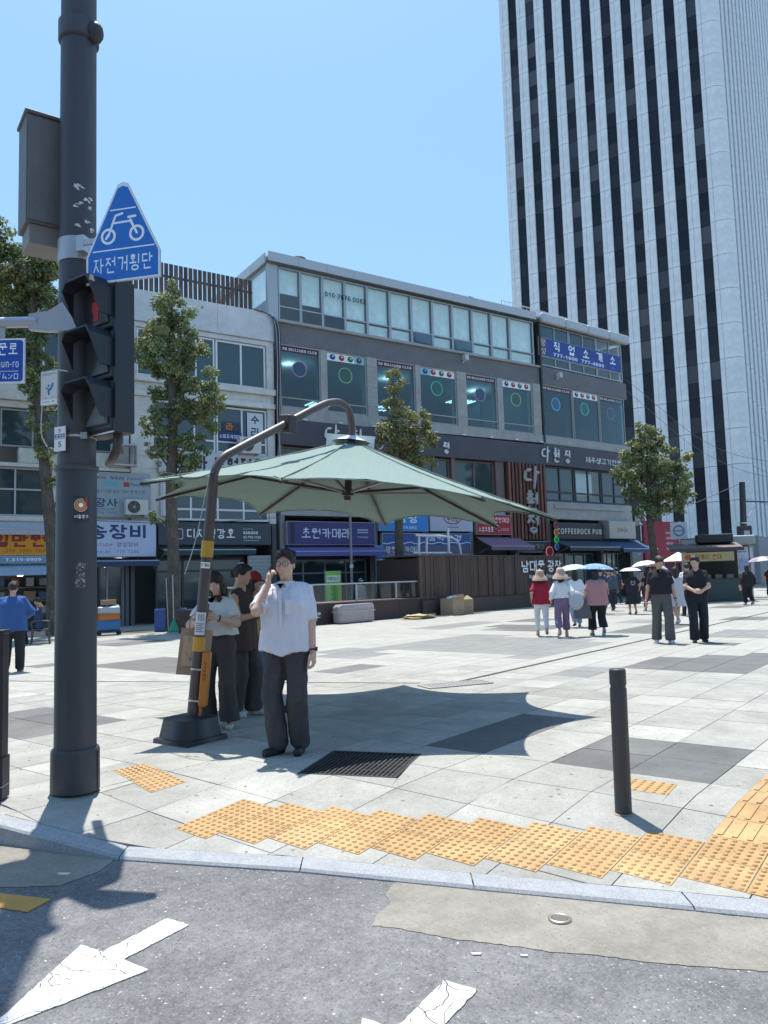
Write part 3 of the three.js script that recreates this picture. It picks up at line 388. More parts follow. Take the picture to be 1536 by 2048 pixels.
  q('end_mullion', M_darkframe, span(-0.06, 0.06, 8.9, 15.8, -0.1, 0.16));
  for (let i = 0; i < 3; i++) { const a = 0.1 + i * 2.56; windowUnit(wing, a, a + 2.52, 13.36, 15.76, 0.05, { fw: 0.06, rows: [0, 0.22, 1], cols: [0, 0.5, 1], frame: M_alu, glass: (c, r) => (i === 2 ? M_pane : M_glass2) }); }
  q('upper_room', M(0.2, 0.27, 0.27, 0.9), span(0.1, 7.6, 13.3, 15.8, -2.2, -2)); q('grey_band', M_greyband, uvs(span(0, 8.05, 12.3, 13.3, -0.4, 0.04)));
  [[0.05, 2.72], [2.78, 5.2], [5.26, 7.75]].forEach(([a, b], i) => hallWindow(wing, a, b, 9.3, 12.28, 6 + i));
  q('hall_wall', M(0.10, 0.17, 0.2, 0.9), span(0.05, 7.6, 9.2, 12.3, -5, -4.9)); q('sill_band', M_conc, uvs(span(-0.2, 8.1, 8.84, 9.29, -0.5, 0.1))); q('sign_fascia', M_fascia, uvs(span(-0.1, 8.1, 7.62, 8.83, -0.5, 0.16)));
  windowUnit(wing, 0.05, 2.6, 5.6, 7.6, -0.05, { fw: 0.1, rows: [0, 0.27, 1], cols: [0, 0.5, 1], frame: M_darkframe, glass: M_glass2 }); windowUnit(wing, 2.65, 5.1, 5.6, 7.6, -0.05, { fw: 0.1, rows: [0, 0.27, 1], cols: [0, 0.5, 1], frame: M_darkframe, glass: M_pane }); windowUnit(wing, 5.15, 7.6, 5.6, 7.6, -0.05, { fw: 0.1, rows: [0, 0.27, 1], cols: [0, 0.5, 1], frame: M_darkframe, glass: M_glass2 });
  q('hung_cloth', M(0.55, 0.58, 0.6, 0.9), span(2.8, 4.7, 6.1, 7.4, -0.45, -0.42)); q('inner_wall', M_inner, span(0.1, 7.6, 5.5, 7.6, -1.4, -1.2));
  q('stone_band', M_conc, uvs(span(0, 7.9, 4.6, 5.58, -0.5, 0.05))); q('stone_ledge', M_conc, uvs(span(0.6, 7.0, 5.2, 5.42, 0.05, 0.14)));
  // ground floor: dark shop interiors with posts
  part('shop_back', bill, M(0.24, 0.22, 0.22, 0.9), span(L, R, 0, 4.45, -3.4, -3.2)); for (const x of [6.0, 10.85, 13.8, 16.75, 19.9, 22.1]) part('shop_post', bill, M(0.22, 0.2, 0.22, 0.7), uvs(span(x - 0.12, x + 0.12, 0, 4.44, -0.3, 0.04)));
  q('shop_back', M(0.2, 0.2, 0.21, 0.9), span(0, 7.9, 0, 4.6, -3, -2.8)); for (const x of [0.1, 4.75, 7.6]) q('shop_post', M(0.1, 0.11, 0.12, 0.7), span(x - 0.12, x + 0.12, 0, 4.58, -0.3, 0.03));
  for (const [a, b] of [[6.2, 10.7], [11.0, 13.65], [13.95, 16.6], [16.9, 19.7]]) windowUnit(bill, a, b, 0.02, 2.5, -0.6, { fw: 0.07, cols: [0, 0.25, 0.5, 0.75, 1], rows: [0, 0.75, 1], frame: M(0.3, 0.29, 0.3, 0.5, 0.4), glass: M_glass });
  for (const [a, b] of [[0.25, 4.6], [4.9, 7.45]]) windowUnit(wing, a, b, 0.02, 2.7, -0.5, { fw: 0.07, cols: [0, 0.2, 0.4, 0.6, 0.8, 1], frame: M(0.12, 0.13, 0.15, 0.5), glass: M_glass2 });
}
// things on its roof
{
  const rv = onFacade('roof_vent', 'squat dark roof vent above the glazed top floor', 'vent', 7.35, 16.1, -0.5); mesh('drum', cyl(0.3, 0.3, 0.34, 0, 0, 0, 18), M(0.05, 0.05, 0.055, 0.6), rv); mesh('cap', cyl(0.42, 0.36, 0.14, 0, 0.34, 0, 18), M(0.04, 0.04, 0.045, 0.6), rv);
  const r2 = onFacade('roof_vent', 'small sheet metal hatch on the roof edge beside the stair rail', 'vent', 17.6, 16.1, -0.7); mesh('hatch', shapeGeo([[-0.35, 0], [0.35, 0], [0.2, 0.42], [-0.1, 0.45]], 0.5, 0.01), M(0.14, 0.14, 0.15, 0.5), r2);
  const rail = onWing('roof_railing', 'pale metal railing on the roof of the right wing', 'railing', -1.8, 16.08, -1.0), pm = M(0.5, 0.52, 0.52, 0.5, 0.3); mesh('rail', [rod([0, 1.0, 0], [6.3, 1.0, 0], 0.03), rod([0, 0.55, 0], [6.3, 0.55, 0], 0.02)], pm, rail);
  for (let i = 0; i < 22; i++) mesh('baluster', rod([i * 0.3, 0, 0], [i * 0.3, 1.0, 0], i % 4 ? 0.014 : 0.026, undefined, 6), pm, rail);
  const gr = onWing('roof_grille', 'black slatted plant screen behind the roof railing', 'screen', 0.6, 16.08, -1.6); for (let i = 0; i < 12; i++) mesh('slat', box(0.16, 0.95, 0.05, i * 0.23, 0.48, 0), M_darkframe, gr); mesh('rail', [box(2.8, 0.06, 0.05, 1.26, 0.1, -0.06), box(2.8, 0.06, 0.05, 1.26, 0.9, -0.06)], M_darkframe, gr);
}

// ---- white building beside it
const whiteB = thing('white_building', 'weathered white three storey building between the grey building and the camera shops', 'building', fx(0, 0), FA);
{
  const L = -0.55, R = 5.72, p = (n, m, ...g) => part(n, whiteB, m, ...g.map((x) => mUV(x))), tileW = TM(T.stain, 1.4, 0.62, 0.62, 0.6, 0.8);
  p('rear_wall', M_pale, span(L, R, 0, 12.1, -12, -11.8)); p('side_wall', M_pale, span(L, L + 0.2, 0, 12.1, -11.8, -0.3), span(R - 0.2, R, 0, 12.1, -11.8, -0.3)); p('roof', M_conc, span(L, R, 12.12, 12.3, -12, -0.2));
  for (const [a, b] of [[L, 0.8], [0.81, 3.09], [3.1, R]]) p('parapet_panel', M_pale, span(a, b, 12.2, 13.48, -0.18, 0.12));
  p('lintel', M_pale, span(L, R, 11.98, 12.18, -0.3, 0.02)); p('pier', tileW, span(5.38, R, 9.2, 11.97, -0.3, 0.05), span(L, -0.35, 9.2, 11.97, -0.3, 0.05));
  windowUnit(whiteB, -0.3, 3.0, 10.0, 11.95, -0.05, { fw: 0.07, cols: [0, 0.25, 0.5, 0.75, 1], glass: M_glass2 }); windowUnit(whiteB, 3.05, 5.36, 10.0, 11.95, -0.05, { fw: 0.08, cols: [0, 0.5, 1], glass: M_glass2 });
  p('sill', tileW, span(L, R, 9.72, 9.98, -0.3, 0.22)); p('spandrel', tileW, span(L, R, 9.35, 9.71, -0.3, 0.02)); p('ledge', tileW, span(L, R, 9.12, 9.34, -0.3, 0.16));
  p('pier', tileW, span(5.38, R, 6.72, 9.11, -0.3, 0.05), span(L, 0.3, 6.72, 9.11, -0.3, 0.05));
  windowUnit(whiteB, 0.32, 3.0, 7.05, 9.05, -0.05, { fw: 0.07, cols: [0, 0.33, 0.66, 1], rows: [0, 0.24, 1], glass: M_glass2 }); windowUnit(whiteB, 3.05, 5.36, 7.05, 9.05, -0.05, { fw: 0.07, cols: [0, 0.5, 1], rows: [0, 0.24, 1], glass: M_glass2 });
  p('spandrel', tileW, span(L, R, 6.2, 7.04, -0.3, 0.0)); windowUnit(whiteB, 0.75, 5.4, 4.15, 6.0, -0.05, { fw: 0.08, cols: [0, 0.25, 0.5, 0.75, 1], rows: [0, 0.25, 1], glass: M_glass2 });
  p('pier', tileW, span(L, 0.72, 4.05, 6.19, -0.3, 0.02), span(5.42, R, 4.05, 6.19, -0.3, 0.02)); p('inner_wall', M_inner, span(L + 0.2, R - 0.2, 4.05, 12.0, -0.9, -0.7));
  p('shop_back', M(0.26, 0.26, 0.26, 0.9), span(L, R, 0, 4.0, -3.2, -3)); p('shop_side', M(0.10, 0.10, 0.10, 0.9), span(R - 0.2, R, 0, 4.0, -3, 0.02), span(L, L + 0.15, 0, 4.0, -3, 0.02));
  windowUnit(whiteB, 0.55, 4.3, 0.02, 2.6, -0.4, { fw: 0.08, cols: [0, 0.3, 0.62, 1], rows: [0, 0.8, 1], frame: M(0.06, 0.065, 0.07, 0.5, 0.3), glass: M_glass });
  for (let i = 0; i < 14; i++) part('shutter_slat', whiteB, M(0.36, 0.38, 0.38, 0.5, 0.4), box(1.1, 0.145, 0.03, 4.95, 0.6 + i * 0.155, -0.1));
  // timber fence on the roof
  const fence = onFacade('roof_fence', 'tall dark timber fence on the white building roof', 'fence', 0, 13.3, -0.7), fm = [[0.085, 0.07, 0.062], [0.07, 0.058, 0.052], [0.10, 0.08, 0.07]].map((c) => TM(T.wood, 1, ...c, 0.8));
  for (let i = 0; i < 31; i++) mesh('board', mUV(box(0.168, 1.85, 0.03, -1.4 + i * 0.212, 0.925, 0)), fm[i % 3], fence); mesh('rail', [box(6.6, 0.09, 0.05, 1.8, 0.35, -0.045), box(6.6, 0.09, 0.05, 1.8, 1.3, -0.045)], fm[1], fence);
  // bundle of cables at the party wall
  const cb = onFacade('cable_bundle', 'bundle of black and white cables hanging down the party wall', 'cables', 5.78, 0, 0.22);
  for (let i = 0; i < 7; i++) mesh('cable', tube([[-0.7 - i * 0.08, 13.55, -0.1], [-0.2 + i * 0.03, 13.2, 0.05], [0.0 + i * 0.02, 11.5, 0.05 + 0.02 * i], [-0.06 + 0.03 * i, 9, 0.04], [0.04 - 0.02 * i, 6.5, 0.03], [0.0, 4.6, 0]], 0.022, 30, 5), i === 1 || i === 5 ? M(0.5, 0.5, 0.5, 0.6) : M(0.03, 0.03, 0.035, 0.6), cb);
}
// ---- older building further along, behind the signal pole
const oldB = thing('old_building', 'old cream building with camera equipment shops behind the signal pole', 'building', fx(0, 0), FA);
{
  const L = -11, R = -0.62, p = (n, m, ...g) => part(n, oldB, m, ...g.map((x) => mUV(x))), cream = TM(T.stain, 2, 0.55, 0.58, 0.52, 0.85), pale = TM(T.stain, 2, 0.60, 0.60, 0.58, 0.85);
  p('rear_wall', pale, span(L, R, 0, 11.8, -11, -10.8)); p('side_wall', pale, span(L, L + 0.2, 0, 11.8, -10.8, -0.3), span(R - 0.2, R, 0, 11.8, -10.8, -0.3)); p('roof', M_conc, span(L, R, 11.82, 12.0, -11, 0)); p('parapet', pale, span(L, R, 11.4, 12.6, -0.2, 0.08));
  windowUnit(oldB, L + 0.3, -5.4, 9.3, 11.35, -0.06, { cols: [0, 0.25, 0.5, 0.75, 1], glass: M_glass2 }); windowUnit(oldB, -5.2, -0.85, 9.3, 11.35, -0.06, { cols: [0, 0.33, 0.66, 1], glass: M_glass2 });
  p('pier', pale, span(-5.38, -5.22, 9.2, 11.4, -0.3, 0.02), span(L, L + 0.28, 4.2, 11.4, -0.3, 0.02), span(-0.83, R, 6.2, 11.38, -0.3, 0.03)); p('balcony_front', pale, span(L, R, 8.45, 9.25, -0.3, 0.24)); p('ledge', pale, span(L, R, 8.2, 8.43, -0.3, 0.05));
  windowUnit(oldB, -5.2, -0.85, 6.75, 8.15, -0.06, { cols: [0, 0.25, 0.5, 0.75, 1], frame: M(0.3, 0.3, 0.3, 0.6), glass: M_glass }); windowUnit(oldB, L + 0.3, -5.3, 6.75, 8.15, -0.06, { cols: [0, 0.25, 0.5, 0.75, 1], glass: M_glass2 });
  p('cream_panel', cream, span(-4.6, -0.8, 6.15, 6.7, -0.3, 0.1), span(L, -5.4, 6.15, 6.7, -0.3, 0.1)); p('ledge', pale, span(L, R, 6.0, 6.13, -0.3, 0.14));
  const lv = windowUnit(oldB, L + 0.3, -3.45, 4.2, 5.98, -0.06, { cols: [0, 0.17, 0.33, 0.5, 0.67, 0.83, 1], rows: [0, 0.55, 1], frame: M(0.42, 0.42, 0.42, 0.5), glass: M_glass });
  p('pier', pale, span(-3.43, R, 4.05, 5.98, -0.4, 0.0)); p('ledge', pale, span(L, -2.2, 4.02, 4.18, -0.3, 0.16)); p('inner_wall', M_inner, span(L + 0.25, R - 0.25, 4.05, 11.4, -1, -0.8));
  p('shop_back', M(0.24, 0.245, 0.25, 0.9), span(L, R, 0, 4.0, -3.6, -3.4)); p('shop_post', M(0.12, 0.12, 0.13, 0.8), span(-2.2, -2.0, 0, 4.0, -3.3, 0.03), span(R - 0.12, R, 0, 4.0, -3.3, 0.03));
  windowUnit(oldB, -1.95, -0.78, 0.02, 2.35, -0.3, { fw: 0.06, cols: [0, 0.5, 1], frame: M(0.3, 0.31, 0.32, 0.5, 0.4), glass: M_glass });
  for (let k = 0; k < 4; k++) part('shelf', oldB, M(0.2, 0.2, 0.2, 0.7), box(8, 0.04, 0.5, -6.4, 0.5 + k * 0.55, -3.0));
  const cols = [[0.5, 0.5, 0.5], [0.3, 0.32, 0.36], [0.12, 0.12, 0.13], [0.42, 0.33, 0.2], [0.1, 0.15, 0.3], [0.3, 0.06, 0.05]];
  for (let i = 0; i < 60; i++) part('boxed_goods', oldB, M(...cols[i % 6], 0.7), box(rr(0.2, 0.5), rr(0.15, 0.4), 0.3, -10.2 + (i % 15) * 0.54, 0.72 + Math.floor(i / 15) * 0.55, -2.95));
  for (const [x, y] of [[-4.4, 2.1], [-2.9, 1.95], [-1.3, 2.25]]) { const em = new THREE.MeshStandardMaterial({ color: lin(1, 1, 1), emissive: lin(1, 0.98, 0.92), emissiveIntensity: 2.4 }); part('shop_lamp', oldB, em, box(0.18, 0.16, 0.05, x, y, -0.7)); const pl = new THREE.PointLight(lin(1, 0.97, 0.9), 1.2); pl.position.set(x, y, -0.5); pl.name = 'shop_light'; pl.castShadow = true; oldB.add(pl); }
}

// ---------------------------------------------------------------- office tower
{
  const cor = [34.014, 0, -77.0], ta = -0.6341, tower = thing('office_tower', 'tall white office tower with vertical piers and dark window strips', 'tower', cor, ta);
  const H0 = 4.74, FH = 3.58, NF = 23, pitch = 2.29, px = (i) => -21.5 + pitch * i;
  const wm = [[0.82, 0.83, 0.84], [0.80, 0.81, 0.82], [0.835, 0.84, 0.845]].map((c) => TM(T.stain, 7, ...c, 0.55));
  const turn = (g) => { const p = g.attributes.position.array, t = g.attributes.uv.array; for (let i = 0; i < p.length; i += 9) for (let k = 0; k < 3; k++) { const v = p[i + 3 + k]; p[i + 3 + k] = p[i + 6 + k]; p[i + 6 + k] = v; } for (let i = 0; i < t.length; i += 6) for (let k = 0; k < 2; k++) { const v = t[i + 2 + k]; t[i + 2 + k] = t[i + 4 + k]; t[i + 4 + k] = v; } g.computeVertexNormals(); return g; };
  const pier = (w, d) => { const s = new THREE.Shape([[-w / 2, 0], [-w / 2, d * 0.72], [-w * 0.1, d], [-w * 0.1, d - 0.07], [-w * 0.055, d - 0.07], [-w * 0.055, d], [w * 0.1, d], [w / 2, d * 0.72], [w / 2, 0]].map((p) => new THREE.Vector2(...p))); const g = new THREE.ExtrudeGeometry(s, { depth: FH - 0.05, bevelEnabled: false }); g.rotateX(-Math.PI / 2); g.scale(1, 1, -1); return turn(mUV(g)); };
  const flip = (g) => g;
  const pg = flip(pier(1.16, 0.3)), cg = (() => { const s = new THREE.Shape([[-0.95, -0.6], [-0.95, 0.4], [-0.5, 0.58], [-0.5, 0.5], [-0.45, 0.5], [-0.45, 0.58], [0.35, 0.5], [1.0, 0], [1.15, -0.6]].map((p) => new THREE.Vector2(...p))); const g = new THREE.ExtrudeGeometry(s, { depth: FH - 0.05, bevelEnabled: false }); g.rotateX(-Math.PI / 2); g.scale(1, 1, -1); return turn(mUV(g)); })();
  const glassM = [[0.014, 0.016, 0.024], [0.02, 0.022, 0.032], [0.016, 0.018, 0.026]].map((c) => M(...c, 0.15, 0, { specularIntensity: 0.45 })), blindM = [M(0.042, 0.043, 0.055, 0.3), M(0.075, 0.07, 0.076, 0.3), M(0.42, 0.46, 0.48, 0.4)], spanM = [M(0.028, 0.029, 0.038, 0.18, 0, { specularIntensity: 0.5 }), M(0.045, 0.042, 0.05, 0.18, 0, { specularIntensity: 0.5 }), M(0.018, 0.02, 0.028, 0.16, 0, { specularIntensity: 0.5 })];
  const winG = mUV(new THREE.BoxGeometry(1.18, 1.86, 0.06)), spG = mUV(new THREE.BoxGeometry(1.18, 1.66, 0.1));
  mesh('core', [span(-22.2, 2.1, 0, 88.4, -58, -0.25)], M(0.05, 0.055, 0.065, 0.8), tower);
  mesh('roof_parapet', mUV(span(-22.4, 2.5, 87.1, 90.2, -58.2, 0.1)), wm[0], tower);
  for (let f = 0; f < NF; f++) {
    const y = H0 + f * FH;
    for (let i = 0; i < 10; i++) { const m = mesh('pier_panel', pg, wm[(hash(i, f) * 3) | 0], tower); m.position.set(px(i), y, -0.1); }
    const c = mesh('corner_panel', cg, wm[f % 3], tower); c.position.set(1.7, y, -0.08);
    for (let j = 0; j < 10; j++) { const h = hash(j * 3 + 1, f * 7 + 2), x = px(j) + pitch / 2 + (j === 9 ? -0.05 : 0); const w = mesh('window_pane', winG, h > 0.985 ? blindM[2] : h > 0.8 ? blindM[(h * 50 | 0) % 2] : glassM[(h * 30 | 0) % 3], tower); w.position.set(x, y + 0.95 + 1.66, -0.17); w.rotation.set((hash(f, j) - 0.5) * 0.02, (hash(f + 40, j) - 0.5) * 0.03, 0); const s = mesh('spandrel_panel', spG, spanM[(hash(j, f + 9) * 3) | 0], tower); s.position.set(x, y + 0.83, -0.19); }
  }
  // the long side face: fins too fine and too many to pick apart
  const sg = pier(1.16, 0.42); const list = []; for (let i = 0; i < 25; i++) for (let f = 0; f < NF; f++) list.push(sg.clone().rotateY(Math.PI / 2).translate(2.2, H0 + f * FH, -1.6 - i * 2.29));
  const side = mesh('side_fins', list, wm[1], tower); side.userData.kind = 'stuff';
  mesh('granite_base', mUV(span(-26, 3.2, 0, 4.6, -30, 0.9)), TM(T.granite, 3, 0.24, 0.25, 0.26, 0.6), tower);
  for (let i = 0; i < 12; i++) mesh('base_cladding', mUV(span(-25.9 + i * 2.4, -25.9 + i * 2.4 + 2.37, 0.05, 4.5, 0.9, 0.96)), TM(T.granite, 3, 0.23 + 0.02 * (i % 2), 0.245, 0.26, 0.6), tower);
}

// ---------------------------------------------------------------- signal pole and what hangs on it
const POLE = [-2.375, 0, -5.92];
const M_pole = TM(T.stain, 0.8, 0.042, 0.047, 0.056, 0.5, 0.0), M_poleU = TM(T.stain, 0.8, 0.06, 0.063, 0.075, 0.5);
{
  const p = thing('signal_pole', 'thick charcoal steel signal pole at the kerb corner', 'pole', POLE), lathe = (pts) => new THREE.LatheGeometry(pts.map((q) => new THREE.Vector2(...q)), 40);
  mesh('shaft', lathe([[0.152, 0.3], [0.148, 2.42], [0.0, 2.42]]), M_pole, p);
  mesh('upper_shaft', lathe([[0.142, 2.43], [0.136, 6.5], [0.13, 9.4], [0, 9.42]]), M_poleU, p);
  mesh('base_collar', lathe([[0.176, 0.001], [0.174, 0.29], [0.168, 0.31], [0.154, 0.315]]), M_pole, p);
  mesh('base_seam', box(0.012, 0.28, 0.012, 0.172, 0.15, 0.02), M(0.02, 0.022, 0.026, 0.6), p);
  mesh('joint_flange', lathe([[0.149, 2.4], [0.162, 2.405], [0.163, 2.44], [0.143, 2.446]]), M_poleU, p);
  mesh('joint_flange', lathe([[0.138, 5.92], [0.156, 5.925], [0.157, 6.08], [0.138, 6.085]]), M_poleU, p);
  mesh('clamp_band', lathe([[0.1415, 4.06], [0.149, 4.062], [0.149, 4.24], [0.141, 4.242]]), M(0.42, 0.43, 0.45, 0.45, 0.7), p);
  mesh('strap', lathe([[0.142, 2.655], [0.147, 2.656], [0.147, 2.672], [0.142, 2.673]]), M(0.5, 0.48, 0.44, 0.35, 0.9), p);
  mesh('buckle', box(0.05, 0.05, 0.02, 0.1, 2.664, 0.112), M(0.45, 0.44, 0.42, 0.35, 0.9), p);
  mesh('cable_gland', ball(0.07, 0.15, 5.98, 0.05, 1, 1.3, 1), M(0.04, 0.04, 0.05, 0.6), p);
  // remains of torn stickers
  mesh('sticker_scrap', new THREE.CylinderGeometry(0.1415, 0.142, 0.5, 20, 1, true, 0.1, 1.3).translate(0, 4.52, 0), printed(256, 640, (c, w, h) => { c.clearRect(0, 0, w, h); for (let i = 0; i < 13; i++) { let x = 40 + rnd() * 200, y = 60 + rnd() * 540, n = 4 + rnd() * 7 | 0; for (let k = 0; k < n; k++) { c.fillStyle = ['#c9ccd0', '#b4b8be', '#d8dadc'][k % 3]; c.beginPath(); c.moveTo(x, y); for (let q = 0; q < 6; q++) c.lineTo(x + Math.cos(q) * rr(5, 26), y + Math.sin(q) * rr(3, 12)); c.fill(); x += rr(-22, 26); y += rr(-10, 8); } } }, 0.6, { transparent: true, alphaTest: 0.5 }), p);
  // district emblem decal and a small worn plate, wrapped round the shaft
  const curved = (w, h, y, a, mat, r = 0.1525) => mesh('sticker', new THREE.CylinderGeometry(r, r, h, 12, 1, true, a - w / r / 2, w / r).translate(0, y, 0), mat, p);
  curved(0.115, 0.20, 2.1, 0.62, printed(192, 330, (c, w, h) => { fill(c, w, h, '#2b2e36'); c.strokeStyle = '#d88a1c'; c.lineWidth = 26; c.beginPath(); c.arc(88, 118, 52, 0, 7); c.stroke(); c.strokeStyle = '#c8232e'; c.lineWidth = 18; c.beginPath(); c.moveTo(160, 14); c.lineTo(156, 120); c.arc(90, 120, 68, 0, 1.9); c.stroke(); c.strokeStyle = '#fff'; c.lineWidth = 5; c.beginPath(); c.arc(88, 118, 78, 0.2, 5.2); c.stroke(); c.fillStyle = '#fff'; c.beginPath(); c.arc(88, 118, 30, 0, 7); c.fill(); write(c, '서울중구', w / 2, 238, 44, '#f2f2f2', { align: 'c', wide: 180 }); }), 0.1515);
  curved(0.075, 0.19, 1.6, 0.56, printed(96, 220, (c, w, h) => { fill(c, w, h, '#4a4648'); for (let i = 0; i < 130; i++) { c.fillStyle = ['#8d8a88', '#2a2628', '#6a5a58', '#b4b0ac'][i % 4]; c.fillRect(rnd() * w, rnd() * h, rr(2, 18), rr(2, 14)); } }), 0.1525);
}
{ // number plate
  const n = thing('number_plate', 'small white pole number plate reading 9 and 5', 'plate', [-2.44, 2.54, -5.765], -0.42);
  mesh('plate', rbox(0.115, 0.19, 0.006, 0.003, 0, 0.095, 0), M(0.7, 0.7, 0.7, 0.5), n);
  mesh('print', plane(0.11, 0.185, 0, 0.095, 0.0045), printed(220, 370, (c, w, h) => { fill(c, w, h, '#e4e4e2'); c.fillStyle = '#5c6c94'; c.fillRect(6, 108, w - 12, 62); write(c, '9', 110, 18, 82, '#20242c', { align: 'c' }); write(c, '등기구', 110, 116, 44, '#e4e4e2', { align: 'c', wide: 170 }); c.fillStyle = '#b8b2a8'; c.fillRect(0, 176, w, 18); write(c, '5', 110, 206, 120, '#16181e', { align: 'c' }); }), n);
}
{ // notice board hung from the pole
  const n = thing('notice_board', 'small white notice board with a blue emblem hung on the pole', 'notice board', [-2.50, 2.885, -5.72], -0.30);
  mesh('board', rbox(0.155, 0.265, 0.02, 0.004, 0, 0.133, 0), M(0.5, 0.5, 0.5, 0.6), n);
  mesh('print', plane(0.15, 0.258, 0, 0.133, 0.0115), printed(220, 380, (c, w, h) => { fill(c, w, h, '#cfcfc8'); c.fillStyle = '#8d9088'; c.fillRect(20, 26, 180, 10); c.fillRect(20, 44, 120, 6); c.fillStyle = '#e8e8e4'; c.fillRect(0, 326, w, 54); c.strokeStyle = '#2c6aa8'; c.lineCap = 'round'; c.lineWidth = 26; c.beginPath(); c.moveTo(158, 148); c.quadraticCurveTo(150, 200, 104, 226); c.lineTo(110, 262); c.stroke(); c.strokeStyle = '#3a8a6a'; c.lineWidth = 16; c.beginPath(); c.moveTo(70, 190); c.lineTo(104, 204); c.stroke(); c.fillStyle = '#2c6aa8'; c.beginPath(); c.arc(104, 168, 15, 0, 7); c.fill(); c.fillStyle = '#777'; c.fillRect(30, 344, 90, 8); c.fillRect(150, 340, 30, 12); c.fillRect(40, 300, 40, 6); c.fillRect(140, 296, 40, 6); }), n);
  mesh('bracket', [rod([-0.02, 0.265, 0], [0.0, 0.29, -0.05], 0.006), rod([0.0, 0.29, -0.05], [0.12, 0.262, -0.05], 0.006)], M(0.5, 0.5, 0.5, 0.4, 0.6), n);
  mesh('cord', tube([[-0.06, 0, 0.01], [-0.068, -0.12, 0.012], [-0.06, -0.24, 0.01], [-0.04, -0.31, -0.02]], 0.0045, 12, 5), M(0.55, 0.54, 0.52, 0.8), n);
}
{ // grey steel cabinet on the back of the pole
  const c = thing('pole_cabinet', 'grey steel control cabinet strapped high on the signal pole', 'cabinet', [-2.66, 4.36, -6.10], 0.62), m = TM(T.stain, 1, 0.13, 0.125, 0.13, 0.6);
  mesh('body', rbox(0.46, 0.9, 0.32, 0.008, 0, 0.49, 0), m, c); mesh('door', rbox(0.44, 0.86, 0.012, 0.004, 0, 0.49, 0.166), TM(T.stain, 1, 0.145, 0.14, 0.145, 0.55), c); mesh('lid', rbox(0.49, 0.03, 0.35, 0.008, 0, 0.955, 0), m, c); mesh('underbox', rbox(0.4, 0.16, 0.28, 0.006, 0, -0.04, 0), M(0.2, 0.19, 0.17, 0.6), c); mesh('handle', box(0.02, 0.1, 0.03, 0.12, 0.6, 0.175), M(0.06, 0.06, 0.06, 0.5), c);
}
{ // pedestrian signal: three lamps with deep hoods
  const t = thing('traffic_signal', 'black three lamp pedestrian signal with deep hoods on the pole', 'traffic signal', [-2.10, 2.66, -5.84], -0.62), k = M(0.016, 0.019, 0.027, 0.5), k2 = M(0.022, 0.026, 0.035, 0.45);
  mesh('housing', rbox(0.40, 1.19, 0.16, 0.02, 0, 0.595, -0.02), k, t); mesh('backing_rim', [span(0.19, 0.215, 0.0, 1.19, -0.06, 0.09), span(-0.215, -0.19, 0.0, 1.19, -0.06, 0.09)].map((g) => g), k, t);
  const bodyM = [[0.05, 0.012, 0.012], [0.03, 0.032, 0.036], [0.02, 0.03, 0.028]];
  for (let i = 0; i < 3; i++) {
    const y = 0.985 - i * 0.39, sec = mesh('lamp_section', rbox(0.37, 0.37, 0.04, 0.03, 0, y, 0.075), k2, t);
    mesh('lens', rbox(0.29, 0.29, 0.02, 0.012, 0, y, 0.1), M(0.045, 0.05, 0.055, 0.25), sec);
    const hood = []; const s = new THREE.Shape([[-0.185, -0.1], [-0.185, 0.12], [-0.14, 0.185], [0.14, 0.185], [0.185, 0.12], [0.185, -0.1], [0.17, -0.1], [0.17, 0.115], [0.132, 0.17], [-0.132, 0.17], [-0.17, 0.115], [-0.17, -0.1]].map((q) => new THREE.Vector2(...q)));
    const g = new THREE.ExtrudeGeometry(s, { depth: 0.2, bevelEnabled: false }); const P = g.attributes.position; for (let v = 0; v < P.count; v++) if (P.getZ(v) > 0.1 && P.getY(v) < 0) P.setZ(v, 0.1); g.computeVertexNormals(); mesh('hood', g.translate(0, y, 0.09), k, sec);
    if (i === 0) { const red = new THREE.MeshStandardMaterial({ color: lin(0.22, 0.025, 0.03), emissive: lin(0.9, 0.08, 0.1), emissiveIntensity: 0.05, roughness: 0.5 }); mesh('red_figure', [ball(0.028, 0, y + 0.085, 0.112, 1, 1, 0.15), shapeGeo([[-0.045, 0.045], [0.045, 0.045], [0.052, -0.03], [0.035, -0.03], [0.028, -0.11], [-0.028, -0.11], [-0.035, -0.03], [-0.052, -0.03]], 0.003).translate(0, y, 0.111)], red, sec); }
    if (i === 2) mesh('triangle_print', shapeGeo([[-0.13, -0.13], [0.13, -0.13], [0.03, 0.05]], 0.002).translate(0, y, 0.111), M(0.12, 0.125, 0.13, 0.4), sec);
  }
  mesh('bracket', [tube([[-0.28, -0.16, -0.2], [-0.02, -0.15, -0.06], [0.08, -0.1, -0.02], [0.09, 0.02, -0.02]], 0.035, 18, 10)], M(0.05, 0.04, 0.042, 0.5), t);
  mesh('bracket', [rod([-0.3, 1.05, -0.2], [0, 1.05, -0.06], 0.03)], k, t);
  mesh('base_trim', bar([-0.17, 0.0, 0.09], [0.2, 0.0, 0.09], 0.01, 0.01), M(0.5, 0.5, 0.5, 0.3, 0.9), t);
}
